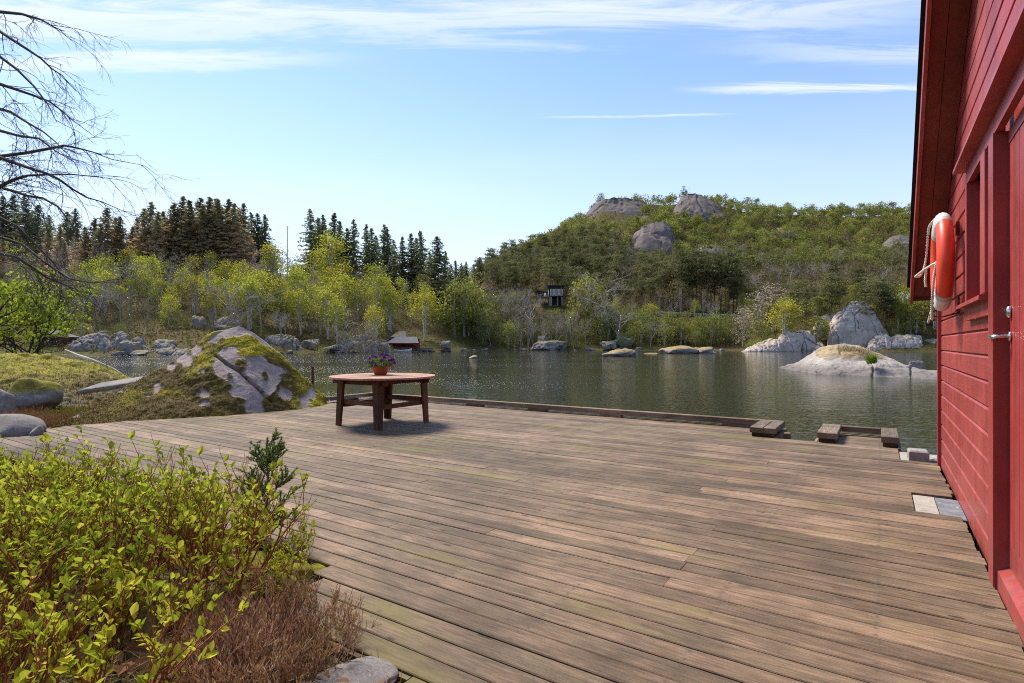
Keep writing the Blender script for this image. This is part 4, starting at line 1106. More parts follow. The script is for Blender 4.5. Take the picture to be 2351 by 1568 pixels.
# rocks along the far shore: frame box and depth
def cliff(name, label, mat, cols, Yw, back, seed, amp=0.7, freq=0.28, pf=0.38, yfront=None, lift=0.0, cat='rock', nx=90, depth=4.0, zfront=-1.6):
    """steep rock face: cols = (column, frame height of the crest); foot at depth Yw, crest a little behind"""
    x0, x1 = cols[0][0], cols[-1][0]
    tb = []
    for x, y in cols:
        zf = zfront if yfront is None else zpix(yfront, Yw)
        tb.append((x, Yw, zf, y, Yw + depth, Yw + depth + back, zf))
    P, N, disp, F, sx, sy = ridge_rock(tb, nx, 70, 26, pf, 1.6, amp, freq, seed, 6)
    q = P.reshape(-1, 3)
    rdg = 1 - np.abs(fbm(q * [freq * 1.6, freq * 1.6, freq * 0.5], 4, seed + 5)) * 2.2
    fr = -0.35 * amp * np.clip(rdg - 0.72, 0, 1) * 4
    disp = disp + fr.reshape(sx.shape)
    disp = disp - amp * 0.9 * np.clip(0.12 - np.abs(fbm(q * [freq * 2.2, freq * 0.6, freq * 0.9] + 3.1, 3, seed + 9)), 0, 1).reshape(sx.shape) * 3
    env = np.clip(np.minimum(sx - x0, x1 - sx) / ((x1 - x0) * 0.06), 0.15, 1)
    return tag(link(name, np_mesh(name, cam_to_world(P + N * (disp * env)[..., None]), F, mat, True)), label, cat)
SHORE_L = [(138, 205, 774, 815, 101, 2), (188, 240, 764, 800, 104, 3), (205, 262, 772, 816, 102, 4), (238, 302, 761, 816, 103, 5), (292, 330, 768, 812, 105, 6), (276, 322, 782, 816, 102, 7),
           (318, 368, 786, 815, 104, 2), (352, 405, 778, 812, 107, 8), (382, 436, 797, 818, 103, 3), (402, 450, 788, 810, 108, 4), (300, 340, 803, 817, 100, 9), (258, 290, 806, 818, 100, 10)]
lbls = ['long grey granite slab on the far shore beside the brown cabin', 'dark boulder wedged behind the long grey slab by the brown cabin', 'cracked grey shore rock next to the brown cabin slab',
        'tall split grey boulder on the shore with an orange moss cap', 'leaning grey shore rock beside the tall split boulder', 'squat rock at the waterline below the tall split boulder',
        'low grey rock on the shore past the leaning rock', 'shelving grey rock under the brown shore bank', 'flat pale rock tapering into the lake past the shelving rock',
        'grey rock in the bank above the flat pale rock', 'small low rock awash below the squat shore rock', 'small orange-topped rock awash at the cabin shore']
SC_ = {0: [(130, 811), (148, 791), (172, 779), (198, 771), (213, 786), (222, 817)], 2: [(196, 815), (206, 778), (222, 765), (240, 763), (252, 780), (264, 817)], 3: [(234, 817), (246, 788), (262, 765), (283, 760), (298, 775), (308, 816)],
       4: [(286, 815), (298, 783), (312, 768), (328, 771), (341, 790), (350, 816)], 6: [(326, 816), (344, 792), (368, 781), (398, 788), (418, 800), (430, 818)], 8: [(376, 819), (400, 804), (430, 798), (458, 806), (474, 819)], 9: [(392, 800), (408, 784), (430, 776), (455, 782), (470, 800)]}
for q_, ((x0, x1, y0, y1, Y, s), lb) in enumerate(zip(SHORE_L, lbls)):
    if q_ in SC_:
        cliff('shore_rock', lb, M_ROCKL, SC_[q_], Y + (2.5 if q_ == 9 else 0) + (0.8 if q_ % 2 else 0), 5, 360 + q_, 0.75, 0.34, 0.42, depth=2.6)
        continue
    rock('shore_rock', M_ROCKL, s, x0, x1, y0, y1, Y, lb, thick=0.9, rot=s * 0.7)
MIDL = [(438, 486, 724, 785, 124, 5, 'upright grey rock in the bank behind the peaked boulder'), (488, 560, 722, 782, 124, 3, 'broad grey rock in the bank behind the peaked boulder top'),
        (596, 692, 768, 814, 123, 8, 'big square-faced grey rock at the waterline under the birches'), (688, 735, 778, 814, 127, 4, 'narrow dark rock beside the square-faced rock'),
        (730, 800, 790, 814, 128, 9, 'low pale rock shelf at the waterline below the birches'), (770, 865, 770, 813, 131, 6, 'broad grey cliff rock below the mossy bank near the boathouse'),
        (845, 896, 776, 811, 134, 2, 'rounded grey cliff rock right against the far red boathouse')]
MC_ = {2: [(590, 814), (598, 782), (614, 771), (650, 768), (679, 772), (691, 790), (699, 814)], 5: [(762, 813), (776, 786), (800, 775), (830, 770), (856, 775), (870, 812)], 6: [(846, 811), (853, 786), (870, 778), (888, 780), (896, 796), (899, 811)]}
for q_, (x0, x1, y0, y1, Y, s, lb) in enumerate(MIDL):
    if q_ in MC_: cliff('shore_rock', lb, M_ROCKL, MC_[q_], Y + (0.8 if q_ == 6 else 0), 6, 380 + q_, 0.7, 0.32, 0.40, depth=3.0)
    else: rock('shore_rock', M_ROCKL, s, x0, x1, y0, y1, Y, lb, thick=0.9, rot=s * 0.5)
MIDR = [(1212, 1304, 781, 805, 172, 7, 'rounded brown-topped rock on the middle shore below the black house'), (1375, 1420, 783, 803, 172, 4, 'grey rock with a moss cap on the middle shore'),
        (1410, 1455, 770, 800, 176, 3, 'grey boulder under driftwood on the middle shore'), (1230, 1262, 770, 792, 178, 8, 'small grey boulder in the bank above the middle shore'),
        (1005, 1040, 782, 806, 148, 5, 'mossy rock on the shore beyond the far red boathouse')]
for x0, x1, y0, y1, Y, s, lb in MIDR: rock('shore_rock', M_ROCKL, s, x0, x1, y0, y1, Y, lb, thick=0.8, rot=s)
CLIFF = [(1706, 1796, 776, 810, 146, 3, 'low sloping cliff rock at the tip of the wooded point'), (1782, 1872, 756, 810, 147, 5, 'rounded pale cliff rock behind the low sloping one on the wooded point'),
         (1858, 1894, 782, 810, 146, 6, 'narrow pale rock filling the cleft of the wooded point'), (1866, 1936, 716, 800, 153, 8, 'mossy buttress rock above the cleft of the wooded point'),
         (1908, 2008, 688, 812, 151, 2, 'tall pale cliff face with brown lichen on the wooded point'), (1984, 2050, 764, 810, 148, 7, 'grey cracked rock beside the tall pale cliff face'),
         (2040, 2124, 766, 810, 148, 4, 'square grey cliff rock beside the dark cleft below the green-roofed cabin'), (2112, 2190, 774, 810, 149, 9, 'last low cliff rock at the water below the green-roofed cabin')]
CC = [[(1700, 808), (1716, 797), (1745, 786), (1778, 776), (1791, 777), (1798, 809)], [(1782, 809), (1787, 772), (1803, 762), (1838, 756), (1860, 759), (1871, 772), (1877, 809)], [(1858, 809), (1866, 790), (1880, 783), (1890, 786), (1898, 809)],
      [(1853, 802), (1861, 757), (1876, 733), (1896, 722), (1930, 714), (1962, 713), (1975, 800)], [(1896, 806), (1905, 750), (1918, 720), (1938, 704), (1956, 694), (1984, 689), (1998, 697), (2012, 722), (2030, 752), (2050, 776), (2062, 808)],
      [(1984, 809), (1992, 785), (2010, 770), (2035, 766), (2046, 774), (2050, 809)], [(2040, 809), (2046, 775), (2060, 768), (2090, 766), (2115, 772), (2125, 809)], [(2108, 809), (2118, 782), (2140, 775), (2180, 774), (2215, 790), (2230, 809)]]
for cols, (x0, x1, y0, y1, Y, s_, lb), dz in zip(CC, CLIFF, (0, 1, 0, 4.5, 2.5, 0.5, 0.7, 1)):
    cliff('cliff_rock', lb, M_ROCKR, cols, Y - 1 + dz, 7, 300 + s_)
ISL = [(1378, 1468, 801, 820, 93, 4, 'lone rounded skerry with yellow lichen in the middle of the lake'), (1478, 1517, 811, 815.5, 118, 6, 'flat skerry barely above water beside the long yellow-topped one'),
       (1516, 1612, 794, 814, 118, 3, 'long skerry with a yellow lichen top'), (1588, 1652, 797, 814, 117, 8, 'low skerry touching the long yellow-topped one'),
       (1074, 1100, 816.5, 822, 80, 5, 'tiny pale skerry far out in open water')]
for x0, x1, y0, y1, Y, s, lb in ISL: rock('skerry', M_ISLET, s + 20, x0 - 2, x1 + 2, y0 - 1, y1, Y, lb, thick=0.7, rot=s, sink=0.55, block=False, amp=0.11)
HILL = [(1335, 1462, 448, 520, 432, 5, 'great bare granite dome on the skyline of the hill'), (1540, 1640, 438, 505, 446, 8, 'furrowed bare granite knob on the hilltop beside pines'),
        (1446, 1544, 508, 598, 345, 3, 'large bare granite face halfway up the hill'), (1296, 1345, 513, 560, 372, 4, 'small granite dome below the skyline dome'),
        (1330, 1392, 530, 572, 350, 6, 'granite ledge left of the large bare face on the hill'), (1600, 1664, 545, 596, 320, 7, 'grey rock outcrop among bare trees on the hillside'),
        (1470, 1520, 478, 515, 405, 9, 'brown-grey ledge below the hilltop knob'), (2030, 2105, 525, 575, 345, 2, 'grey crag high on the hillside above the wooded point'),
        (1770, 1830, 510, 548, 395, 3, 'grey crag under the wooded ridge'), (1390, 1450, 545, 575, 335, 7, 'low granite hump beside the large bare face'), (1480, 1520, 742, 770, 214, 4, 'dark road cutting rock at the foot of the pines')]
HILL[4] = HILL[4][:6] + ('granite ledge below the small dome on the hill',)
for x0, x1, y0, y1, Y, s, lb in HILL[3:]:
    w_, h_ = x1 - x0, y1 - y0
    pr_ = [(0, 1.0), (0.12, 0.45), (0.3, 0.12), (0.48, 0.0), (0.72, 0.10), (0.9, 0.42), (1, 1.0)]
    if s % 2: pr_ = [(1 - a_, b_) for a_, b_ in pr_[::-1]]
    y0 += h_ * 0.3; h_ *= 0.7
    cliff('hill_rock', lb, M_ROCKH, [(x0 - 0.15 * w_ + a_ * w_ * 1.3, y0 + b_ * h_) for a_, b_ in pr_], Y - 14, 30, 340 + s, 1.1, 0.06, 0.6, y1 + 4, nx=60, depth=15)
cliff('hill_rock', HILL[0][6], M_ROCKH, [(1318, 524), (1332, 506), (1347, 486), (1362, 470), (1384, 457), (1410, 450), (1440, 450), (1465, 455), (1490, 470), (1512, 490)], 404, 55, 331, 2.2, 0.035, 0.75, 528, nx=120, depth=26)
cliff('hill_rock', HILL[1][6], M_ROCKH, [(1528, 508), (1545, 474), (1562, 450), (1580, 440), (1600, 440), (1618, 447), (1640, 464), (1668, 496)], 412, 55, 332, 2.8, 0.04, 0.7, 512, nx=120, depth=28)
cliff('hill_rock', HILL[2][6], M_ROCKH, [(1432, 592), (1446, 560), (1460, 534), (1476, 519), (1498, 511), (1524, 508), (1540, 517), (1550, 545), (1556, 590)], 322, 40, 333, 2.0, 0.04, 0.7, 602, nx=120, depth=22)
rs = random.Random(12)
for i in range(70):
    x = rs.choice((rs.uniform(130, 880), rs.uniform(965, 1700), rs.uniform(965, 1700)))
    Yt = np.interp(x, [130, 450, 650, 880, 960, 1040, 1080, 1180, 1480, 1700], [98, 105, 119, 133, 145, 150, 165, 174, 170, 165])
    w_ = rs.uniform(5, 20); yb = HZ - (WATER_Z - EYE) * FOC / Yt
    rock('shore_stone', M_ROCKL, rs.choice((2, 3, 4, 5, 6, 7, 8, 9)), x - w_ / 2, x + w_ / 2, yb - w_ * rs.uniform(0.25, 0.5), yb + 1, Yt + rs.uniform(-0.5, 2),
         'small grey stone lying at the waterline of the far shore', 'stone', 'stones along the far waterline', rot=rs.uniform(0, 3))

# the pale island off the boathouse corner
tb = [(1778, 48.5, -1.3, 846, 48.8, 50, -1.3), (1800, 46, -1.3, 838, 47.5, 50, -1.3), (1830, 41.5, -1.3, 826, 45.5, 50, -1.3), (1868, 38.5, -1.3, 806, 43.5, 50, -1.3), (1905, 37.3, -1.3, 795, 42.5, 50, -1.3),
      (1940, 36.8, -1.3, 790.5, 42, 49, -1.3), (1972, 36.0, -1.3, 792, 41, 48, -1.3), (2005, 35.2, -1.3, 803, 40, 47, -1.3), (2040, 34.3, -1.3, 822, 39, 46, -1.3), (2075, 33.2, -1.3, 838, 37.5, 44, -1.3),
      (2110, 32.4, -1.3, 846, 36, 42, -1.3), (2155, 31.6, -1.3, 850, 35, 40, -1.3), (2215, 31.2, -1.3, 858, 34, 38, -1.3), (2260, 31.4, -1.3, 880, 33, 36, -1.3)]
P, N, disp, F, sx, sy = ridge_rock(tb, 260, 110, 60, 0.62, 1.4, 0.32, 0.42, 71)
pp = P.reshape(-1, 3)
disp = disp + fbm(pp * 2.5, 5, 72, 0.6).reshape(sx.shape) * 0.09 - np.clip(0.25 - np.abs(fbm(pp * [0.9, 0.5, 1.4], 4, 78)), 0, 1).reshape(sx.shape) * 0.30
for cr in ([(2000, 812), (2006, 838), (2003, 868)], [(2090, 842), (2094, 860), (2086, 880)], [(1870, 850), (1890, 862), (1930, 880)], [(1925, 800), (1932, 812), (1960, 820), (1990, 822)]):
    disp = disp - 0.20 * np.exp(-(seg_dist(sx + fbm(pp, 3, 75).reshape(sx.shape) * 6, sy, cr) / 2.6) ** 2)
moss = np.clip((fbm(pp * 0.8, 5, 73).reshape(sx.shape) + 0.25 - np.abs(sy - 808) / 34 + 0.35) * 3.0, 0, 1) * (sy < 836) * (sx > 1872)
moss = moss * 0.75; moss = np.maximum(moss, np.clip((fbm(pp * 1.6, 4, 76).reshape(sx.shape) - 0.1) * 4, 0, 0.8) * (sy < 822) * (sx > 1880))
tone = np.clip(fbm(pp * 0.6, 4, 74).reshape(sx.shape) * 2, 0, 0.7)
me = np_mesh('rock_island', cam_to_world(P + N * disp[..., None]), F, M_ISLE, True)
set_attr(me, 'moss', moss.ravel()); set_attr(me, 'tone', tone.ravel())
tag(link('rock_island', me), 'smooth pale granite island with dry grass near the red boathouse corner', 'island')
rock('rock', M_ROCKL, 6, 2087, 2120, 828, 852, 40, 'dark pointed rock in the water behind the pale island', rot=0.3)

# ------------------------------------------------------------------ buildings across the water
def at_ground(x, Y, dz=0.0):
    return pix(x, Y, float(far_height(x, Y)[0]) + dz)
M_BRED = plain('barn red', (0.22, 0.022, 0.020), 0.7, var=0.2, scale=1.0)
M_BREDIN = plain('old red board wall', (0.16, 0.045, 0.035), 0.8, var=0.25, scale=1.0)
M_BASEW = plain('grey-pink plank base', (0.23, 0.15, 0.13), 0.85, var=0.3, scale=2.0)
k = NT('corrugated steel roof', 0.75, 0.15); v = k.objc()
wv = k.n('ShaderNodeTexWave'); wv.inputs['Scale'].default_value = 1.6; k.l(v, wv.inputs[0])
c = k.mix(k.ramp(k.noise(v, 0.5, 4, 0.6), 0.4, 0.65), (0.115, 0.118, 0.132), (0.15, 0.152, 0.165)); c = k.mulv(c, k.ramp(wv.outputs[1], 0, 1, 0.9, 1.06)); k.base(c); M_TIN = k.m
M_RUST = plain('rust-streaked sheet', (0.20, 0.125, 0.05), 0.8, var=0.5, scale=1.5)
M_GREYW = plain('weathered grey planks', (0.20, 0.185, 0.165), 0.9, var=0.3, scale=1.0)
M_BOATW = plain('white boat paint', (0.62, 0.62, 0.58), 0.4, 0.4, 0.08)
M_BLACKW = plain('black stained cladding', (0.010, 0.010, 0.012), 0.6, 0.3, 0.2)
M_WFRAME = plain('white window frame', (0.8, 0.8, 0.8), 0.5)
M_PILLAR = plain('stone pillar', (0.27, 0.25, 0.22), 0.9, var=0.5, scale=2)
M_CABIN = plain('brown cabin boards', (0.17, 0.085, 0.048), 0.8, var=0.25, scale=1.5)
M_CABIND = plain('dark brown cabin boards', (0.085, 0.032, 0.020), 0.8, var=0.25, scale=1.5)
M_FENCEW = plain('pale railing wood', (0.42, 0.36, 0.28), 0.8)
M_GREENROOF = plain('dull green roof', (0.07, 0.12, 0.09), 0.6)
M_POLE = plain('grey pole wood', (0.20, 0.165, 0.13), 0.9)

# red boathouse across the lake
bh = thing('far_boathouse', 'far red boathouse with grey metal roofs standing open over the water', 'boathouse', pix(924, 145, WATER_Z), YAW)
W2 = 4.25
MB().add([(-W2, 0, 2.32), (W2, 0, 2.32), (W2 - 1.05, 3.0, 3.95), (-W2 + 1.9, 3.0, 3.95), (-W2, 0, 2.24), (W2, 0, 2.24), (W2 - 1.05, 3.0, 3.87), (-W2 + 1.9, 3.0, 3.87)],
         [(0, 1, 2, 3), (7, 6, 5, 4), (0, 4, 5, 1), (1, 5, 6, 2), (2, 6, 7, 3), (3, 7, 4, 0)]).obj('roof', M_TIN, bh)
up = MB().add([(-W2 + 0.4, 3.02, 3.9), (W2 - 3.9, 3.02, 3.9), (W2 - 4.6, 6.0, 5.5), (-W2 + 2.0, 6.0, 5.5), (-W2 + 0.4, 3.02, 3.8), (W2 - 3.9, 3.02, 3.8), (W2 - 4.6, 6.0, 5.4), (-W2 + 2.0, 6.0, 5.4)],
              [(0, 1, 2, 3), (7, 6, 5, 4), (0, 4, 5, 1), (1, 5, 6, 2), (2, 6, 7, 3), (3, 7, 4, 0)]).obj('upper_roof', M_TIN, bh)
for q in (0, 1):
    MB().add([(-W2 + 1.55 + q * 1.0, 3.4, 4.14), (-W2 + 2.5 + q * 1.0, 3.4, 4.14), (-W2 + 2.15 + q * 0.95, 5.0, 5.0), (-W2 + 1.25 + q * 0.95 + 0.0, 5.0, 5.0)], [(0, 1, 2, 3)]).obj('rusty_sheet', M_RUST, up)
MB().box((-W2 + 0.02, 0.0, 2.0), (W2 - 0.02, 0.08, 2.235)).obj('fascia', M_BRED, bh)
MB().prism([(-W2 + 0.02, 1.999), (-W2 + 1.6, 1.999), (-W2 + 0.4, 1.15), (-W2 + 0.02, 1.15)], 1, 0.0, 0.08).obj('corner_gusset', M_BRED, bh)
MB().prism([(W2 - 0.02, 1.999), (W2 - 1.5, 1.999), (W2 - 0.4, 1.15), (W2 - 0.02, 1.15)], 1, 0.0, 0.08).obj('corner_gusset', M_BRED, bh)
MB().box((-W2 + 0.1, 2.6, 1.15), (W2 - 0.2, 2.7, 3.4)).obj('back_wall', M_BREDIN, bh)
MB().box((-W2 + 0.1, 2.4, 0.05), (W2 - 0.2, 2.55, 1.148)).obj('base_wall', M_BASEW, bh)
MB().box((-W2 + 0.1, 0.2, -0.5), (-W2 + 0.2, 2.6, 2.2)).obj('side_wall', M_BREDIN, bh)
MB().box((W2 - 0.22, 0.2, -0.5), (W2 - 0.1, 2.6, 2.2)).obj('side_wall', M_BREDIN, bh)
MB().box((-0.7, 2.5, 1.2), (0.2, 2.6, 2.3)).obj('door', M_BLACKW, bh)
MB().box((W2 - 0.3, 0.1, -0.6), (W2 - 0.14, 0.24, 2.0)).obj('post', M_GREYW, bh)
MB().box((-W2 + 0.14, 0.1, -0.6), (-W2 + 0.3, 0.24, 2.0)).obj('post', M_GREYW, bh)
MB().box((-W2 + 0.6, 3.1, 0.2), (W2 - 4.2, 5.8, 3.75)).obj('rear_wall', M_BREDIN, bh)
pier = thing('plank_pier', 'low grey plank pier beside the far red boathouse', 'pier', pix(975, 146, WATER_Z), YAW)
MB().box((-1.8, 0, 0.95), (2.2, 1.8, 1.1)).obj('top', M_GREYW, pier)
for q in range(13): MB().box((-1.75 + q * 0.3, 0.0, 0.3), (-1.47 + q * 0.3, 0.06, 0.945)).obj('plank', M_GREYW, pier)
for q in (-1.6, 0.2, 2.0): MB().box((q - 0.08, 0.1, -1), (q + 0.08, 0.26, 0.94)).obj('post', M_GREYW, pier)
boat = thing('rowing_boat', 'white open rowing boat moored under the far red boathouse', 'boat', pix(923, 143.6, WATER_Z), YAW + R(2))
st = [(-2.35, 0.62, 0.62, -0.15), (-1.6, 0.74, 0.52, -0.22), (-0.6, 0.82, 0.46, -0.25), (0.5, 0.80, 0.48, -0.25), (1.5, 0.58, 0.58, -0.2), (2.1, 0.30, 0.72, -0.08), (2.5, 0.03, 0.86, 0.15)]
vs = []; fs = []
for (x, hw, gz, kz) in st:
    vs += [(x, -hw, gz), (x, -hw * 0.86, (gz + kz) * 0.45), (x, -hw * 0.45, kz + 0.03), (x, 0, kz), (x, hw * 0.45, kz + 0.03), (x, hw * 0.86, (gz + kz) * 0.45), (x, hw, gz)]
for i in range(len(st) - 1):
    for j in range(6): fs.append((i * 7 + j, i * 7 + j + 1, (i + 1) * 7 + j + 1, (i + 1) * 7 + j))
fs.append(tuple(range(7)))
hull = MB().add(vs, fs).obj('hull', M_BOATW, boat, True); so = hull.modifiers.new('s', 'SOLIDIFY'); so.thickness = 0.05
for x in (-1.3, 0.2): MB().box((x - 0.14, -0.72, 0.28), (x + 0.14, 0.72, 0.33)).obj('thwart', M_FENCEW, boat)
om = MB(); om.box((-2.78, -0.14, 0.25), (-2.42, 0.14, 0.85)); om.box((-2.62, -0.05, -0.5), (-2.48, 0.05, 0.3)); om.obj('outboard_motor', M_BLACKW, boat)

# black house on the slope
hz_ = float(far_height(1265, 203)[0])
bz0 = zpix(681, 200)
bk = thing('black_house', 'small black house with three white-framed windows on stone pillars up the slope', 'house', pix(1277, 200, bz0), YAW)
mpx = 200 / FOC
MB().box((-2.65, 0, 0.0), (2.65, 5.5, 3.6)).obj('wall', M_BLACKW, bk)
MB().prism([(-3.0, 3.62), (3.05, 3.62), (3.1, 4.02), (-2.8, 4.12)], 1, -0.45, 5.8).obj('roof', M_BLACKW, bk)
for q in range(3):
    x0 = -2.15 + q * 1.55
    wdw = MB().box((x0 + 0.16, -0.035, 0.63), (x0 + 1.24, -0.005, 2.68)).obj('window', M_GLASS, bk)
    for lo, hi in (((x0, -0.07, 0.45), (x0 + 1.4, -0.002, 0.63)), ((x0, -0.07, 2.68), (x0 + 1.4, -0.002, 2.74)), ((x0, -0.07, 0.631), (x0 + 0.16, -0.002, 2.679)), ((x0 + 1.24, -0.07, 0.631), (x0 + 1.4, -0.002, 2.679))):
        MB().box(lo, hi).obj('frame', M_WFRAME, wdw)
MB().box((-2.69, 0.4, 0.9), (-2.652, 0.9, 2.6)).obj('side_window', M_WFRAME, bk)
MB().box((-2.69, 1.6, 0.3), (-2.652, 2.4, 2.3)).obj('side_door', M_WFRAME, bk)
for x0, x1, y in ((-2.6, -1.5, 0.1), (0.3, 0.7, 0.2), (1.9, 2.3, 0.2)): MB().box((x0, y, -3.2), (x1, y + 0.6, -0.01)).obj('pillar', M_PILLAR, bk)
MB().box((-2.5, 2.5, -3.0), (2.6, 5.4, -0.02)).obj('plinth', M_BLACKW, bk)
MB().box((-6.8, -0.1, -0.25), (-2.66, 3.5, -0.05)).obj('terrace', M_GREYW, bk)
for x in (-5.9, -4.85): MB().box((x - 0.08, 0, -3.4), (x + 0.08, 0.16, -0.26)).obj('post', M_GREYW, bk)
for q in range(12): MB().box((-6.78 + q * 0.36, -0.08, 0.0), (-6.74 + q * 0.36, -0.04, 0.8)).obj('baluster', M_FENCEW, bk)
MB().box((-6.8, -0.1, 0.8), (-2.7, -0.02, 0.86)).obj('handrail', M_FENCEW, bk)
MB().prism([(-6.5, -0.04), (-3.2, -0.04), (-3.2, 1.75), (-6.5, 2.3)], 1, 3.55, 7.0).obj('annex_wall', M_BLACKW, bk)
MB().prism([(-6.8, 2.36), (-2.9, 1.70), (-2.9, 1.95), (-6.7, 2.62)], 1, 3.2, 7.2).obj('annex_roof', M_BLACKW, bk)
ch_ = thing('garden_chair', 'white garden chair on the terrace of the black house', 'chair', pix(1251.5, 200.6, bz0), YAW)
MB().box((-0.35, 0, 0.5), (0.35, 0.6, 0.62)).obj('seat', M_WFRAME, ch_); MB().box((-0.35, 0.6, 0.5), (0.35, 0.7, 1.45)).obj('backrest', M_WFRAME, ch_)
for x in (-0.3, 0.3): MB().box((x - 0.05, 0.0, 0.0), (x + 0.05, 0.1, 0.5)).obj('leg', M_WFRAME, ch_); MB().box((x - 0.05, 0.56, 0.0), (x + 0.05, 0.66, 0.5)).obj('leg', M_WFRAME, ch_)

# brown cabin on the near shore bend
cb = thing('brown_cabin', 'small brown wooden cabin with a slanted white-framed window on the far shore', 'cabin', pix(97, 104, zpix(794, 104)), YAW)
MB().prism([(-2.3, -0.4), (1.55, -0.4), (1.55, 2.05), (0.3, 2.75), (-2.3, 2.15)], 1, 0, 4).obj('wall', M_CABIN, cb)
MB().box((1.56, 0.3, -0.4), (3.35, 4, 1.75)).obj('side_wing', M_CABIND, cb)
MB().add([(1.4, -0.3, 2.05), (3.7, -0.1, 1.72), (3.7, 4.3, 1.72), (1.4, 4.3, 2.45), (1.4, -0.3, 1.9), (3.7, -0.1, 1.62), (3.7, 4.3, 1.62), (1.4, 4.3, 2.3)], [(0, 1, 2, 3), (7, 6, 5, 4), (0, 4, 5, 1), (1, 5, 6, 2), (2, 6, 7, 3), (3, 7, 4, 0)]).obj('wing_roof', M_GREYW, cb)
MB().prism([(-2.6, 2.1), (0.3, 2.78), (1.8, 2.0), (1.8, 2.12), (0.3, 2.95), (-2.6, 2.25)], 1, -0.3, 4.3).obj('roof', M_GREYW, cb)
wd = MB().box((-0.95, -0.05, 1.05), (-0.15, -0.004, 2.0)).obj('window', M_GLASS, cb)
MB().box((-1.02, -0.07, 0.96), (-0.08, -0.003, 1.045)).obj('sill', M_WFRAME, wd)
wd = MB().prism([(0.26, 1.05), (1.2, 1.05), (1.2, 1.45), (0.26, 1.88)], 1, -0.05, -0.004).obj('window', M_GLASS, cb)
for poly in ([(0.16, 0.94), (1.3, 0.94), (1.3, 1.045), (0.16, 1.045)], [(0.16, 1.046), (0.255, 1.046), (0.255, 1.88), (0.16, 2.0)], [(1.205, 1.046), (1.3, 1.046), (1.3, 1.5), (1.205, 1.45)], [(0.16, 2.0), (0.256, 1.885), (1.205, 1.455), (1.3, 1.52)]):
    MB().prism(poly, 1, -0.075, -0.003).obj('frame', M_WFRAME, wd)
MB().box((-3.2, -0.9, 0.72), (1.5, -0.82, 0.82)).obj('handrail', M_FENCEW, cb)
for x in (-3.1, -1.3, 0.55, 1.42): MB().box((x - 0.05, -0.89, -0.5), (x + 0.05, -0.83, 0.72)).obj('post', M_FENCEW, cb)
MB().box((-3.3, -1.0, -0.5), (1.6, -0.01, -0.38)).obj('porch', M_CABIND, cb)

# green-roofed cabin behind the trees of the point
gz = zpix(729, 168)
gr = thing('green_roofed_cabin', 'red cabin with a green gable roof half hidden by trees on the wooded point', 'cabin', pix(2112, 168, gz), YAW)
MB().prism([(-6.3, 0), (6.3, 0), (6.3, 3.6), (0, 8.0), (-6.3, 3.6)], 1, 0, 7).obj('wall', M_BRED, gr)
MB().prism([(-7.4, 3.1), (0, 8.25), (7.4, 3.1), (7.4, 3.35), (0, 8.6), (-7.4, 3.35)], 1, -0.8, 7.6).obj('roof', M_GREENROOF, gr)
for x0 in (-2.4, -0.7, 1.0, 2.6):
    wd = MB().box((x0, -0.06, 1.9), (x0 + 1.2, -0.004, 3.4)).obj('window', M_GLASS, gr)
    MB().box((x0 - 0.12, -0.08, 1.78), (x0 - 0.003, -0.003, 3.5)).obj('frame', M_WFRAME, wd); MB().box((x0 + 1.203, -0.08, 1.78), (x0 + 1.32, -0.003, 3.5)).obj('frame', M_WFRAME, wd)
MB().box((-1.0, -0.06, 5.0), (0.4, -0.004, 6.2)).obj('window', M_GLASS, gr)
MB().box((-6.8, -2.0, -0.3), (8.0, -0.05, -0.1)).obj('terrace', M_GREYW, gr)
for x in (-6.5, -2, 2, 7.5): MB().box((x - 0.1, -1.9, -4.5), (x + 0.1, -1.7, -0.31)).obj('post', M_GREYW, gr)

# poles and wires
def power_pole(x, Y, ytop, label):
    g = float(far_height(x, Y)[0]) - 0.4; h = zpix(ytop, Y) - g
    t = thing('power_pole', label, 'power pole', pix(x, Y, g), YAW)
    MB().tube([(0, 0, 0), (0, 0, h)], [0.16, 0.11], 8).obj('post', M_POLE, t)
    MB().box((-0.9, -0.06, h - 0.45), (0.9, 0.06, h - 0.33)).obj('cross_arm', M_POLE, t)
    return t
power_pole(475, 146, 590, 'wooden power pole standing among the yellow birches')
power_pole(660, 232, 519, 'thin power pole on the skyline between the spruces')
power_pole(1513, 206, 684, 'bare wooden pole beside the road guard rail')
power_pole(-260, 150, 540, 'wooden power pole above the brown cabin')
M_WIRE = plain('dark cable', (0.03, 0.03, 0.03), 0.6)
for q, dy in enumerate((0, 8, 15)):
    for (xa, ya, Ya, xb, yb_, Yb, lb) in ((-260, 546, 150, 475, 594, 146, 'power cable sagging in front of the brown spruces'), (475, 594, 146, 660, 524, 232, 'power cable rising from the birch pole to the skyline pole')):
        A, B = Vector(P3(xa, ya + dy, Ya)), Vector(P3(xb, yb_ + dy * (Ya / Yb), Yb))
        pts = [A.lerp(B, s / 16) - Vector((0, 0, 2.0 * (1 - (2 * s / 16 - 1) ** 2))) for s in range(17)]
        tag(MB().tube(pts, 0.022, 4).obj('power_cable', M_WIRE), lb, 'cable', 'power cables')
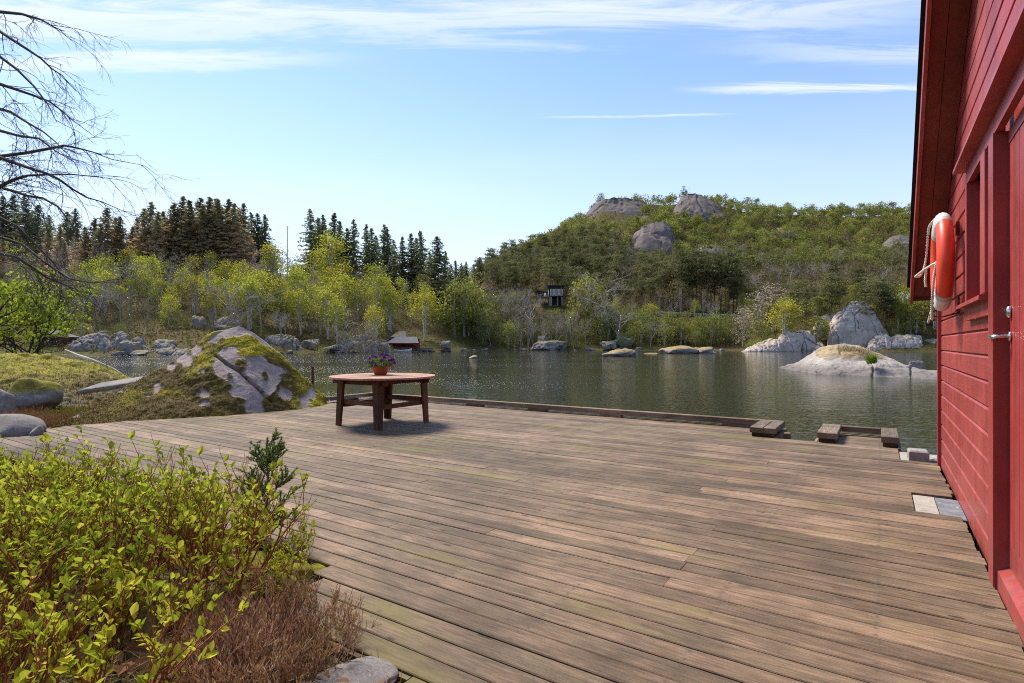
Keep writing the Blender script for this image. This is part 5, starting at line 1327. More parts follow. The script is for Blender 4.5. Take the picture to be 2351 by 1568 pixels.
# road and guard rail
M_ASPH = plain('asphalt', (0.055, 0.053, 0.05), 0.9); M_GALV = plain('galvanised steel', (0.42, 0.43, 0.44), 0.45, 0.5, 0.1, metal=0.3)
vs = []; fs = []; xs_ = np.linspace(1380, 1860, 60)
for x in xs_:
    Yr = np.interp(x, [1380, 1480, 1700, 1860], [204, 206, 203, 200]); zr = zpix(np.interp(x, [1380, 1500, 1700, 1860], [718.5, 720.5, 729, 733]), Yr)
    vs += [pix(x, Yr, zr), pix(x, Yr + 5.5, zr + 0.06)]
    fs and None
for i in range(len(xs_) - 1): fs.append((2 * i, 2 * i + 2, 2 * i + 3, 2 * i + 1))
tag(MB().add(vs, fs).obj('road', M_ASPH), kind='structure')
gx = [x for x in xs_ if 1495 <= x <= 1800]
gb = thing('guard_rail', 'pale steel guard rail along the road below the pines', 'guard rail')
def rail_pt(x, dz):
    Yr = np.interp(x, [1380, 1480, 1700, 1860], [204, 206, 203, 200]) - 0.1
    return Vector(pix(x, Yr, zpix(np.interp(x, [1380, 1500, 1700, 1860], [718.5, 720.5, 729, 733]), Yr) + dz))
for (x0, x1) in zip(gx, gx[1:]):
    a, b_ = rail_pt(x0, 0), rail_pt(x1, 0); fw = Vector((SY, -CY, 0)) * 0.08; u = Vector((0, 0, 1))
    prof_ = [(0, 0.85), (0.7, 0.80), (0.2, 0.70), (0.7, 0.58), (0, 0.52)]
    vv = [tuple(a + fw * s + u * hh) for s, hh in prof_] + [tuple(b_ + fw * s + u * hh) for s, hh in prof_]
    MB().add(vv, [(j, j + 1, j + 6, j + 5) for j in range(4)]).obj('beam', M_GALV, gb)
    MB().box((a.x - 0.06, a.y - 0.06, a.z - 0.6), (a.x + 0.06, a.y + 0.06, a.z + 0.75)).obj('post', M_GALV, gb)

# ------------------------------------------------------------------ trees
def quads(name, C, size, mat, rng, elong=1.4, tilt=None, sizes=None):
    """many small leaf faces: centres C (N,3)"""
    C = np.asarray(C, float); n = len(C)
    a = rng.normal(size=(n, 3)); 
    if tilt is not None: a[:, 2] *= tilt
    a /= np.linalg.norm(a, axis=1, keepdims=True)
    t = rng.normal(size=(n, 3)); b = np.cross(a, t); b /= np.linalg.norm(b, axis=1, keepdims=True)
    s = (sizes if sizes is not None else size * rng.uniform(0.6, 1.4, n))[:, None] * 0.5
    u = a * s * elong; v = b * s
    V = np.stack([C - u, C + v * 0.9 - u * 0.1, C + u, C - v * 0.9 + u * 0.1], 1).reshape(-1, 3)
    F = np.arange(4 * n).reshape(-1, 4)
    return np_mesh(name, V, F, mat)
M_BARKS = plain('spruce bark', (0.20, 0.16, 0.125), 0.95, var=0.3, scale=1.0)
M_BARKP = plain('pine bark', (0.16, 0.095, 0.06), 0.95, var=0.35, scale=0.8)
M_BARKB = plain('birch bark', (0.52, 0.48, 0.43), 0.9, var=0.45, scale=1.3)
M_BARKG = plain('pale grey twigs', (0.36, 0.315, 0.275), 0.95, var=0.3, scale=0.7)
M_BARKD = plain('dark wet bark', (0.05, 0.04, 0.033), 0.9, var=0.3, scale=2.0)

def needle(name, g1, g2, brown, lo, hi, trans=0.12, amt=0.85):
    k = NT(name); k.t.nodes.remove(k.b); out = k.t.nodes['Material Output']
    c = k.mix(k.island(), g1, g2)
    z = k.n('ShaderNodeSeparateXYZ'); k.l(k.n('ShaderNodeTexCoord').outputs['Generated'], z.inputs[0])
    r = k.rnd()
    f = k.ramp(k.math('ADD', z.outputs[2], k.math('MULTIPLY', k.math('SUBTRACT', k.island(), 0.5), 0.35)), lo, hi, amt, 0.0)
    c = k.mix(f, c, brown)
    c = k.hsv(c, 0.5, 1.0, k.ramp(k.math('FRACT', k.math('MULTIPLY', r, 9.3)), 0, 1, 0.7, 1.3, False))
    d = k.n('ShaderNodeBsdfDiffuse'); t = k.n('ShaderNodeBsdfTranslucent'); m = k.n('ShaderNodeMixShader'); m.inputs[0].default_value = trans
    k.l(c, d.inputs[0]); k.l(c, t.inputs[0]); k.l(d.outputs[0], m.inputs[1]); k.l(t.outputs[0], m.inputs[2]); k.l(m.outputs[0], out.inputs[0])
    return k.m
M_SPR = needle('spruce needles', (0.15, 0.18, 0.095), (0.26, 0.275, 0.14), (0.36, 0.25, 0.14), 0.05, 0.55, 0.5, amt=0.6)
M_SPRB = needle('browned spruce needles', (0.19, 0.20, 0.10), (0.31, 0.28, 0.14), (0.44, 0.30, 0.18), 0.50, 0.95, 0.5)
M_PINE = needle('pine needles', (0.11, 0.125, 0.052), (0.20, 0.20, 0.085), (0.26, 0.185, 0.10), 0.0, 0.45, 0.35, amt=0.5)
M_LF_BIRCH = leafmat('spring birch leaves', (0.26, 0.275, 0.030), (0.44, 0.42, 0.065), 0.55, 0.22, hue=0.018)
M_LF_GREEN = leafmat('fresh green leaves', (0.175, 0.195, 0.040), (0.33, 0.335, 0.085), 0.45, 0.25, hue=0.02)
M_LF_BUSH = leafmat('shore bush leaves', (0.145, 0.165, 0.042), (0.28, 0.285, 0.078), 0.45, 0.3, hue=0.022)
M_LF_BROWN = leafmat('budding brown twigs', (0.13, 0.10, 0.058), (0.21, 0.165, 0.085), 0.25, 0.25, hue=0.012)
M_LF_PINK = leafmat('pale catkin twigs', (0.42, 0.33, 0.25), (0.55, 0.45, 0.36), 0.3, 0.1)

class Kind:
    def __init__(s, name, cat, H): s.name, s.cat, s.H, s.protos, s.n = name, cat, H, [], 0
    def add(s, parts):
        t = thing(s.name, 'x', s.cat, (0, 0, -500))
        kids = []
        for nm, me in parts:
            o = link(nm, me, t); kids.append(o)
            if nm in ('crown', 'branches', 'foliage'): o['kind'] = 'stuff'
        s.protos.append([t, kids, False])
    def put(s, x, Y, h, label, group, rr, wid=1.0, proto=None, base=None, sink=0.35):
        i = proto if proto is not None else rr.randrange(len(s.protos))
        P_ = s.protos[i]
        g = (float(far_height(x, Y)[0]) if base is None else base) - sink
        k_ = (h + sink) / s.H; loc = pix(x, Y, g)
        w_ = k_ * wid * rr.uniform(0.9, 1.12)
        if not P_[2]:
            r = P_[0]; P_[2] = True
            r.location = loc; r.rotation_euler = (rr.uniform(-.03, .03), rr.uniform(-.03, .03), rr.uniform(0, 6.28)); r.scale = (w_, w_, k_)
            r['label'] = label; r['group'] = group
        else:
            dup(P_[0], P_[1], loc, rr.uniform(0, 6.28), (w_, w_, k_), label, group, (rr.uniform(-.03, .03), rr.uniform(-.03, .03)))
        s.n += 1
    def purge(s):
        for t, kids, used in s.protos:
            if not used:
                for o in kids + [t]: bpy.data.objects.remove(o)

def trunk_mesh(name, H, r0, r1, mat, bend, rng, n=6, seg=9, extra=()):
    m = MB(); pts = []
    ph = rng.uniform(0, 6.28)
    for i in range(seg):
        t = i / (seg - 1); pts.append((math.sin(t * 2.2 + ph) * bend * t, math.cos(t * 1.7 + ph) * bend * t, t * H))
    m.tube(pts, [r0 + (r1 - r0) * (i / (seg - 1)) ** 0.8 for i in range(seg)], n)
    for e in extra: m.tube(e[0], e[1], 4, False)
    return m.mesh(name, mat, True)

def spruce_proto(kind, mat, seed, H=25.0, base=0.10, width=0.165, dens=1.0):
    width *= 1.45
    rg = np.random.default_rng(seed); C = []; S = []
    z = base * H
    while z < H * 0.995:
        t = z / H; L = width * H * (1 - t) ** 0.68 * rg.uniform(0.75, 1.15) * (0.75 + 0.25 * min(1, (t - base) * 8 + 0.3))
        nb = rg.integers(5, 8)
        for b_ in range(nb):
            az = rg.uniform(0, 6.28); l = L * rg.uniform(0.55, 1.15) + 0.15; dr = rg.uniform(0.18, 0.42) * (1.1 - t * 0.5)
            m = max(3, int(l * 3.2 * dens))
            for q in range(m):
                s = (q + rg.uniform(0.2, 0.9)) / m
                lat = rg.normal() * 0.16 * l * (1 - s * 0.5)
                C.append((math.cos(az) * l * s - math.sin(az) * lat, math.sin(az) * l * s + math.cos(az) * lat, z - dr * l * s ** 1.3 + 0.16 * l * s ** 3 - abs(lat) * 0.3 + rg.normal() * 0.08))
                S.append(rg.uniform(0.40, 0.82) * (0.6 + 0.4 * (1 - t)))
        z += H * 0.019 * rg.uniform(0.8, 1.3) * (1.15 - 0.5 * t)
    crown = quads('crown', C, 0.5, mat, rg, 2.1, 0.42, np.array(S))
    tr = trunk_mesh('trunk', H * 0.98, 0.27, 0.03, M_BARKS, 0.15, rg)
    kind.add([('trunk', tr), ('crown', crown)])
def pine_proto(kind, mat, seed, H=15.0, base=0.42):
    rg = np.random.default_rng(seed); C = []; ex = []
    for i in range(rg.integers(22, 30)):
        t = rg.uniform(base, 1.0); R_ = H * 0.22 * (1.08 - t) ** 0.5 * rg.uniform(0.45, 1.1) * (0.65 + 0.5 * min(1, (t - base) * 5))
        az = rg.uniform(0, 6.28); c = np.array((math.cos(az) * R_, math.sin(az) * R_, t * H))
        ex.append(([(0, 0, t * H - 0.12 * R_ - 0.2), tuple(c * [0.6, 0.6, 1] - [0, 0, 0.1]), tuple(c)], [0.07, 0.045, 0.02]))
        n = rg.integers(38, 60); d = rg.normal(size=(n, 3)) * [0.85, 0.85, 0.26] * (0.062 * H)
        C.append(c + d)
    crown = quads('crown', np.concatenate(C), 0.34, mat, rg, 1.5, 0.7)
    tr = trunk_mesh('trunk', H * 0.97, 0.20, 0.03, M_BARKP, 0.3, rg, extra=ex)
    kind.add([('trunk', tr), ('crown', crown)])
def broad_proto(kind, mat, bark, seed, H=12.0, base=0.3, rx=0.24, clumps=46, per=30, leaf=0.26, stems=3, airy=0.5, crs=0.066):
    rg = np.random.default_rng(seed); C = []; ex = []
    tops = []
    for s in range(stems):
        a = rg.uniform(0, 6.28); q = rg.uniform(0.02, 0.10) * H
        tops.append((math.cos(a) * q, math.sin(a) * q, H * rg.uniform(0.78, 0.99)))
    for s, tp in enumerate(tops):
        mid = (tp[0] * 0.45 + rg.normal() * 0.12, tp[1] * 0.45 + rg.normal() * 0.12, tp[2] * 0.5)
        ex.append(([(rg.normal() * 0.15, rg.normal() * 0.15, 0), mid, tp], [0.014 * H, 0.010 * H, 0.003 * H]))
    for i in range(clumps):
        t = base + (1 - base) * rg.beta(1.5, 1.25)
        u = (t - base) / (1 - base)
        rmax = rx * H * (math.sin(math.pi * min(0.96, 0.16 + 0.80 * u)) ** 0.8)
        a = rg.uniform(0, 6.28); r_ = rmax * math.sqrt(rg.uniform(0.08, 1)); c = np.array((math.cos(a) * r_, math.sin(a) * r_, t * H))
        sz = crs * H * rg.uniform(0.6, 1.35)
        d = rg.normal(size=(per, 3)) * sz * [1, 1, 0.72]
        C.append(c + d)
        if rg.random() < 0.6:
            tp = tops[rg.integers(len(tops))]; z0 = max(0.2, t - 0.16) ; bx = tp[0] * z0, tp[1] * z0
            ex.append(([(bx[0], bx[1], z0 * H), tuple(c * [0.5, 0.5, 1] + [bx[0] * 0.5, bx[1] * 0.5, -0.05 * H]), tuple(c)], [0.0032 * H, 0.0022 * H, 0.0009 * H]))
    crown = quads('crown', np.concatenate(C), leaf, mat, rg, 1.25)
    m = MB()
    for e in ex: m.tube(e[0], e[1], 4, False)
    kind.add([('trunk', m.mesh('trunk', bark, True)), ('crown', crown)])
def bare_mesh(seed, H=11.0, mat=None, up=0.55, r0=0.014, levels=4, spread=0.65, name='branches', kmin=3, kmax=5, rmin=0.004):
    rr = random.Random(seed); tm = MB(); bm_ = MB()
    def grow(p, d, L, r, lev):
        pts = [p]; rad_ = [r]; n = 4
        for i in range(n):
            d = (d + rdir(rr) * 0.16 + Vector((0, 0, up * 0.12))).normalized(); p = p + d * L / n
            pts.append(p); rad_.append(max(r * (1 - 0.62 * (i + 1) / n), rmin))
        (tm if lev == 0 else bm_).tube(pts, rad_, 5 if lev < 2 else 3, False)
        if lev >= levels: return
        for i in range(rr.randint(kmin, kmax) + (3 if lev == 0 else 0)):
            s = rr.uniform(0.25 if lev else 0.3, 1.0) * n; j = min(int(s), n - 1); q = pts[j].lerp(pts[j + 1], s - j)
            ax = rdir(rr); dd = (d * (1 - spread) + (ax - d * ax.dot(d)).normalized() * spread + Vector((0, 0, up * 0.45))).normalized()
            grow(q, dd, L * rr.uniform(0.38, 0.62), rad_[j] * rr.uniform(0.45, 0.65), lev + 1)
    grow(Vector((0, 0, 0)), Vector((rr.uniform(-.05, .05), rr.uniform(-.05, .05), 1)), H * 0.72, r0 * H, 0)
    return tm.mesh('trunk', mat, True), bm_.mesh(name, mat, True)
K_SPR = Kind('spruce_tree', 'spruce', 25.0); K_SPRB = Kind('spruce_tree', 'spruce', 25.0); K_PINE = Kind('pine_tree', 'pine', 15.0)
K_BIR = Kind('birch_tree', 'birch', 12.0); K_GRN = Kind('leafy_tree', 'leafy tree', 9.0); K_BUSH = Kind('shore_bush', 'bush', 6.0)
K_BARE = Kind('bare_tree', 'bare tree', 11.0); K_BRN = Kind('budding_tree', 'budding tree', 10.0); K_CAT = Kind('catkin_tree', 'blossoming tree', 9.0)
for s in range(4): spruce_proto(K_SPR, M_SPR, 100 + s, base=0.08 + 0.05 * s, width=0.15 + 0.015 * s)
for s in range(4): spruce_proto(K_SPRB, M_SPRB, 110 + s, base=0.06, width=0.155 + 0.012 * s, dens=1.15)
for s in range(4): pine_proto(K_PINE, M_PINE, 120 + s, base=0.30 + 0.08 * s)
for s in range(6): broad_proto(K_BIR, M_LF_BIRCH, M_BARKB, 130 + s, base=0.26 + 0.03 * s, rx=0.17 + 0.012 * s, clumps=40 + 4 * s, per=30, leaf=0.25, stems=2 + s % 3)
for s in range(5): broad_proto(K_GRN, M_LF_GREEN, M_BARKG, 140 + s, H=9.0, base=0.18, rx=0.33, clumps=40, per=24, leaf=0.36, stems=3, crs=0.078)
for s in range(4): broad_proto(K_BUSH, M_LF_BUSH, M_BARKG, 150 + s, H=6.0, base=0.05, rx=0.40, clumps=36, per=26, leaf=0.23, stems=5, crs=0.12)
for s in range(4): broad_proto(K_BRN, M_LF_BROWN, M_BARKG, 160 + s, H=10.0, base=0.22, rx=0.27, clumps=44, per=18, leaf=0.22, stems=4, crs=0.085)
for s in range(2): broad_proto(K_CAT, M_LF_PINK, M_BARKG, 170 + s, H=9.0, base=0.12, rx=0.22, clumps=34, per=18, leaf=0.24, stems=3, crs=0.07)
for s in range(5):
    a, b_ = bare_mesh(180 + s, mat=M_BARKG, r0=0.018, rmin=0.014); K_BARE.add([('trunk', a), ('branches', b_)])
ALLK = (K_SPR, K_SPRB, K_PINE, K_BIR, K_GRN, K_BUSH, K_BARE, K_BRN, K_CAT)

rr = random.Random(99)
def tall(x, Y, ytop): return zpix(ytop, Y) - float(far_height(x, Y)[0])
HK = [(x0, x1, Y, y0 + (y1 - y0) * (0.62 if q < 3 else 0.35)) for q, (x0, x1, y0, y1, Y, s_, lb) in enumerate(HILL[:3])]
KEEP = [(1226, 1300, 201, 692), (886, 964, 150, 806), (60, 142, 103, 800), (964, 1000, 149, 806)]   # columns, depth, lowest frame row kept clear
def clear(x, Y, h, halfpx=9):
    top = HZ - (float(far_height(x, Y)[0]) + h - EYE) * FOC / Y
    for x0, x1, Yk, yk in KEEP:
        if x0 - halfpx < x < x1 + halfpx and Y < Yk + 3 and top < yk: return False
        if x0 - halfpx < x < x1 + halfpx and Yk - 2 < Y < Yk + 9: return False
    if 1498 < x < 1702 and Y < 208 and top < 718 + (x - 1500) * 0.04 and rr.random() < 0.8: return False
    for x0, x1, Yk, yk in HK:
        if x0 - 2 < x < x1 + 2 and Y < Yk + 4 and top < yk and Y > Yk * 0.6: return False
    return True
taken = []
def spot(xr, Yr, gap):
    for _ in range(60):
        x = rr.uniform(*xr); Y = rr.uniform(*Yr); X = (x - CX) * Y / FOC
        if all((X - a) ** 2 + (Y - b_) ** 2 > gap * gap for a, b_ in taken[-600:]):
            taken.append((X, Y)); return x, Y
    return x, Y
def scatter(kind, n, xr, Yr, hr, label, group, gap=3.0, wid=1.0, protos=None):
    for _ in range(n):
        x, Y = spot(xr, Yr, gap); h = rr.uniform(*hr)
        if clear(x, Y, h): kind.put(x, Y, h, label, group, rr, wid, None if protos is None else rr.choice(protos))
# --- conifers named by their tops
for x, y, Y in ((10, 450, 255), (34, 446, 258), (60, 449, 252), (84, 470, 250), (-32, 455, 256), (-75, 468, 250), (-130, 470, 250), (112, 492, 246), (150, 485, 240), (172, 478, 238)):
    K_SPR.put(x, Y, tall(x, Y, y), 'dark green spruce on the ridge beyond the bare overhanging branches', 'dark spruces on the ridge above the brown cabin', rr, 1.25)
for x, y, Y in ((213, 500, 172), (228, 512, 168), (245, 475, 172), (262, 500, 178), (281, 498, 174), (300, 520, 180), (330, 478, 178), (345, 462, 176), (364, 484, 172), (378, 484, 180), (401, 465, 178), (415, 450, 180), (434, 459, 176),
                (454, 453, 182), (466, 470, 176), (477, 452, 180), (492, 455, 184), (508, 458, 178), (521, 456, 182), (536, 466, 178), (548, 476, 184), (556, 466, 188), (196, 520, 170), (316, 500, 186), (390, 490, 188), (445, 485, 190), (500, 480, 192), (270, 530, 184), (355, 505, 188)):
    K_SPRB.put(x, Y, tall(x, Y, y), 'brown-tinged spruce in the dense stand above the yellow birches', 'browned spruces in the dense stand', rr, 1.15)
for x, y, Y in ((577, 487, 205), (592, 488, 206), (610, 491, 204), (714, 480, 206), (728, 500, 210), (741, 492, 208), (765, 488, 204), (782, 506, 208), (793, 522, 206), (815, 502, 206), (841, 514, 208), (853, 522, 212), (881, 514, 208), (893, 521, 210),
                (925, 543, 212), (947, 535, 214), (958, 545, 218), (970, 531, 212), (1007, 541, 190), (1018, 575, 200), (990, 580, 216), (905, 550, 218), (865, 540, 216), (750, 520, 216)):
    K_SPR.put(x, Y, tall(x, Y, y), 'dark spruce on the crest above the birch slope', 'spruces along the crest above the far boathouse', rr, 1.0 if x not in (1007,) else 1.2)
for x, y, Y in ((1046, 598, 262), (1058, 604, 270), (1070, 600, 285), (1033, 606, 255), (1086, 606, 292), (1100, 590, 300), (1116, 588, 305), (1132, 576, 312), (1150, 572, 318)):
    K_SPR.put(x, Y, tall(x, Y, y), 'small distant spruce in the dip between the two hills', 'spruces in the dip between the hills', rr, 1.2)
# --- named birches
for x, y, Y in ((596, 622, 142), (682, 622, 146), (721, 577, 172), (757, 540, 192), (785, 602, 168), (859, 610, 170), (870, 634, 160), (819, 643, 156), (790, 633, 158), (729, 656, 148), (974, 667, 160), (894, 664, 160), (553, 602, 156), (625, 560, 186),
                (330, 620, 142), (437, 588, 158), (444, 636, 142), (350, 598, 156), (482, 656, 134), (520, 603, 156), (388, 680, 126), (300, 640, 140), (280, 660, 136), (640, 640, 140), (575, 650, 134), (505, 640, 142), (545, 660, 132), (655, 668, 136), (700, 660, 146), (760, 650, 154), (838, 668, 154), (470, 630, 150), (365, 640, 140), (410, 640, 146)):
    K_BIR.put(x, Y, tall(x, Y, y), 'slender birch in fresh yellow-green leaf on the slope by the lake', 'yellow-green birches on the slope', rr, 1.15)
scatter(K_BIR, 62, (180, 1000), (128, 190), (8, 13), 'slender birch in fresh yellow-green leaf on the slope by the lake', 'yellow-green birches on the slope', 3.2)
scatter(K_BARE, 62, (120, 1010), (118, 205), (8, 15), 'leafless pale grey tree among the birches on the slope', 'leafless trees on the birch slope', 3.0)
scatter(K_GRN, 30, (-150, 1010), (150, 235), (7, 11), 'rounded fresh green tree below the spruces', 'green trees below the spruces', 4.0)
scatter(K_BRN, 30, (-150, 1000), (110, 190), (5, 10), 'brown budding tree on the slope behind the shore rocks', 'budding trees on the birch slope', 3.0)
scatter(K_BUSH, 40, (140, 1000), (112, 160), (2, 4.5), 'low olive bush on the bank above the shore rocks', 'bushes above the shore rocks', 2.0)
scatter(K_BARE, 18, (-200, 260), (112, 200), (9, 15), 'leafless pale tree in the wood behind the brown cabin', 'leafless trees behind the brown cabin', 3.0)
scatter(K_SPRB, 14, (-250, 230), (165, 215), (14, 20), 'browned spruce in the wood behind the brown cabin', 'spruces behind the brown cabin', 4.0)
# --- middle shore
for x, y, Y in ((1395, 626, 180), (1416, 690, 178), (1385, 690, 182)):
    K_BARE.put(x, Y, tall(x, Y, y), 'tall leafless tree with twisted limbs on the middle shore', 'tall leafless shore trees', rr, 1.25)
for x in (1136, 1148, 1160, 1172, 1183, 1195, 1208, 1221, 1128):
    K_BARE.put(x, 196 + rr.uniform(-4, 2), rr.uniform(9, 13), 'pale leafless tree in the clump beside the black house', 'leafless clump by the black house', rr, 0.9)
K_BARE.put(1212, 180, 15, 'leafless tree standing on the shore in front of the black house', 'leafless tree before the black house', rr, 1.1, sink=0.5)
for x, y, Y in ((1065, 655, 178), (1082, 648, 184), (1100, 668, 180), (1042, 650, 176), (1338, 640, 192), (1354, 632, 196), (1372, 655, 190)):
    K_GRN.put(x, Y, tall(x, Y, y), 'tall soft green tree on the middle shore beside the black house', 'tall green trees of the middle shore', rr, 0.85)
scatter(K_BUSH, 85, (1000, 1720), (174, 200), (3.5, 8), 'leafy green bush along the middle shore', 'bushes of the middle shore', 2.6)
scatter(K_BUSH, 30, (1380, 1720), (176, 196), (5, 9), 'leafy green bush along the middle shore', 'bushes of the middle shore', 2.4)
scatter(K_BRN, 48, (1020, 1720), (178, 204), (5, 9.5), 'brown budding tree in the thicket of the middle shore', 'budding trees of the middle shore', 2.6)
scatter(K_BARE, 70, (1030, 1720), (174, 202), (6, 11), 'thin leafless sapling in the thicket of the middle shore', 'leafless saplings of the middle shore', 2.2, 0.7)
scatter(K_BIR, 24, (1040, 1720), (178, 204), (5.5, 9), 'small birch in light leaf in the thicket of the middle shore', 'birches of the middle shore', 3.0)
# --- pine wood on the lower hill
for x, y in ((1545, 588), (1562, 575), (1580, 596), (1600, 572), (1622, 562), (1640, 580), (1655, 590), (1672, 575), (1690, 600), (1530, 600), (1610, 600), (1632, 605), (1590, 610), (1665, 610)):
    Y = rr.uniform(219, 232); K_PINE.put(x, Y, tall(x, Y, y), 'tall straight pine with a bare trunk above the road', 'tall pines above the road', rr, 1.0, 2 + rr.randrange(2))
scatter(K_PINE, 120, (1090, 1720), (216, 300), (11, 17), 'dark pine in the wood on the lower hillside', 'pines of the lower hillside', 3.6, 1.0)
scatter(K_PINE, 42, (1120, 1420), (216, 330), (10, 15), 'dark pine in the wood on the lower hillside', 'pines of the lower hillside', 3.6, 1.0)
scatter(K_PINE, 60, (1720, 2200), (156, 230), (8, 14), 'spreading pine above the cliffs of the wooded point', 'pines of the wooded point', 3.6, 1.15)
scatter(K_BRN, 60, (1380, 2200), (205, 320), (7, 12), 'brown budding tree on the hillside', 'budding trees of the hillside', 4.0)
scatter(K_BARE, 44, (1100, 2150), (205, 320), (8, 13), 'leafless pale tree on the hillside', 'leafless trees of the hillside', 4.0)
scatter(K_GRN, 56, (1700, 2220), (154, 230), (6, 10), 'fresh green tree on the wooded point', 'green trees of the wooded point', 4.0)
scatter(K_BUSH, 44, (1720, 2200), (152, 176), (2, 4.5), 'low bush growing on the cliffs of the wooded point', 'bushes on the cliffs of the wooded point', 2.5)
for x, y, Y in ((1800, 688, 151), (1806, 700, 152)):
    K_BIR.put(x, Y, tall(x, Y, y), 'bright yellow-green birch standing on the low cliff of the wooded point', 'bright birch on the point', rr, 1.3)
for x, y, Y in ((2084, 655, 160), (2122, 668, 161), (2104, 690, 158), (2146, 672, 162), (2062, 690, 159)):
    K_BIR.put(x, Y, tall(x, Y, y), 'birch in light leaf standing in front of the green-roofed cabin', 'birches before the green-roofed cabin', rr, 1.2)
for x, y, Y in ((1905, 652, 160), (1928, 640, 163), (2015, 640, 160), (2035, 660, 158), (1990, 650, 166), (1880, 668, 162)):
    K_PINE.put(x, Y, tall(x, Y, y), 'pine leaning over the tall pale cliff of the wooded point', 'pines on the tall cliff', rr, 1.25)
for x, y, Y in ((1770, 655, 175), (1745, 672, 172), (1708, 705, 168), (1782, 662, 178)):
    K_CAT.put(x, Y, tall(x, Y, y), 'pale pinkish catkin tree at the neck of the wooded point', 'pale catkin trees', rr, 1.1)
# --- hillside: broad-leaved trees that show largest, one by one
HB = [(1180, 560, 300, 0), ]
scatter(K_GRN, 85, (1180, 2240), (300, 360), (6.5, 10), 'fresh green tree on the middle hillside', 'green trees of the middle hillside', 4.2)
scatter(K_GRN, 130, (1290, 2260), (355, 455), (8, 12), 'fresh green tree near the top of the hill', 'green trees near the hilltop', 4.6, 1.05)
scatter(K_GRN, 40, (1640, 2260), (440, 470), (9, 13), 'fresh green tree near the top of the hill', 'green trees near the hilltop', 4.2, 1.05)
scatter(K_PINE, 22, (1060, 1340), (285, 370), (8, 12), 'dark pine on the shoulder of the hill', 'pines on the shoulder of the hill', 4.0, 1.0)
for x, y, Y in ((1567, 428, 452), (1576, 436, 450)):
    K_PINE.put(x, Y, tall(x, Y, y), 'lone wind-bent pine on the hilltop knob', 'lone pine on the hilltop', rr, 0.7)
for q in ALLK: q.purge()

# the rest of the hillside wood reads as one mass
def wood_mass(name, n, xr, Yr, hr, mat, per, leaf, seed, label, flat=0.75, drop=None):
    rg = np.random.default_rng(seed); C = []
    xs = rg.uniform(*xr, n); Ys = rg.uniform(*Yr, n); g = far_height(xs, Ys); hs = rg.uniform(*hr, n)
    for x, Y, z, h in zip(xs, Ys, g, hs):
        if not clear(x, Y, h): continue
        c = np.array(pix(x, Y, z + h * 0.62)); k_ = int(per * rg.uniform(0.6, 1.3))
        sub = rg.normal(size=(6, 3)) * [h * 0.2, h * 0.2, h * 0.17]
        C.append(c + sub[rg.integers(0, 6, k_)] + rg.normal(size=(k_, 3)) * [h * 0.10, h * 0.10, h * 0.09])
    o = link(name, quads(name, np.concatenate(C), leaf, mat, rg, 1.2)); return tag(o, label, 'wood', kind='stuff')
wood_mass('hillside_wood', 1500, (1150, 2450), (300, 500), (5.5, 9.5), M_LF_GREEN, 95, 0.72, 201, 'far green wood covering the upper hillside')
wood_mass('budding_wood', 1150, (1120, 2450), (225, 440), (4.5, 9), M_LF_BROWN, 95, 0.55, 202, 'far brown budding wood between the hillside trees')
wood_mass('pine_wood', 260, (1060, 2450), (225, 340), (7, 12), M_PINE, 90, 0.5, 203, 'far dark pine wood on the lower hillside')
wood_mass('ridge_wood', 420, (-900, 1100), (200, 330), (7, 13), M_LF_GREEN, 80, 0.5, 204, 'far wood behind the spruce crest')
wood_mass('slope_wood', 330, (-700, 1020), (118, 215), (3, 7), M_LF_BROWN, 60, 0.32, 205, 'brown undergrowth wood between the birches')
def undergrowth(name, n, xr, Yr, mat, seed, size, top):
    rg = np.random.default_rng(seed); xs = rg.uniform(*xr, n); Ys = rg.uniform(*Yr, n); z = far_height(xs, Ys)
    ok = z > WATER_Z + 0.4
    xs, Ys, z = xs[ok], Ys[ok], z[ok] + rg.uniform(0, top, ok.sum()) ** 1.0
    X = (xs - CX) * Ys / FOC
    C = np.stack([X * CY - Ys * SY, X * SY + Ys * CY, z], 1)
    return link(name, quads(name, C, size, mat, rg, 1.3))
M_UG1 = leafmat('heath undergrowth', (0.13, 0.088, 0.042), (0.20, 0.145, 0.05), 0.2, 0.0)
M_UG2 = leafmat('mossy undergrowth', (0.10, 0.105, 0.022), (0.21, 0.185, 0.03), 0.25, 0.0)
tag(undergrowth('heath_undergrowth', 46000, (-400, 2300), (98, 225), M_UG1, 301, 0.34, 0.9), 'brown heath undergrowth on the far slopes', 'undergrowth', kind='stuff')
tag(undergrowth('mossy_undergrowth', 40000, (-400, 2300), (98, 215), M_UG2, 302, 0.34, 0.7), 'mossy green undergrowth on the far slopes', 'undergrowth', kind='stuff')
tag(undergrowth('hill_heath', 24000, (1050, 2400), (215, 470), M_UG1, 303, 0.75, 1.4), 'brown heath between the hill trees', 'undergrowth', kind='stuff')

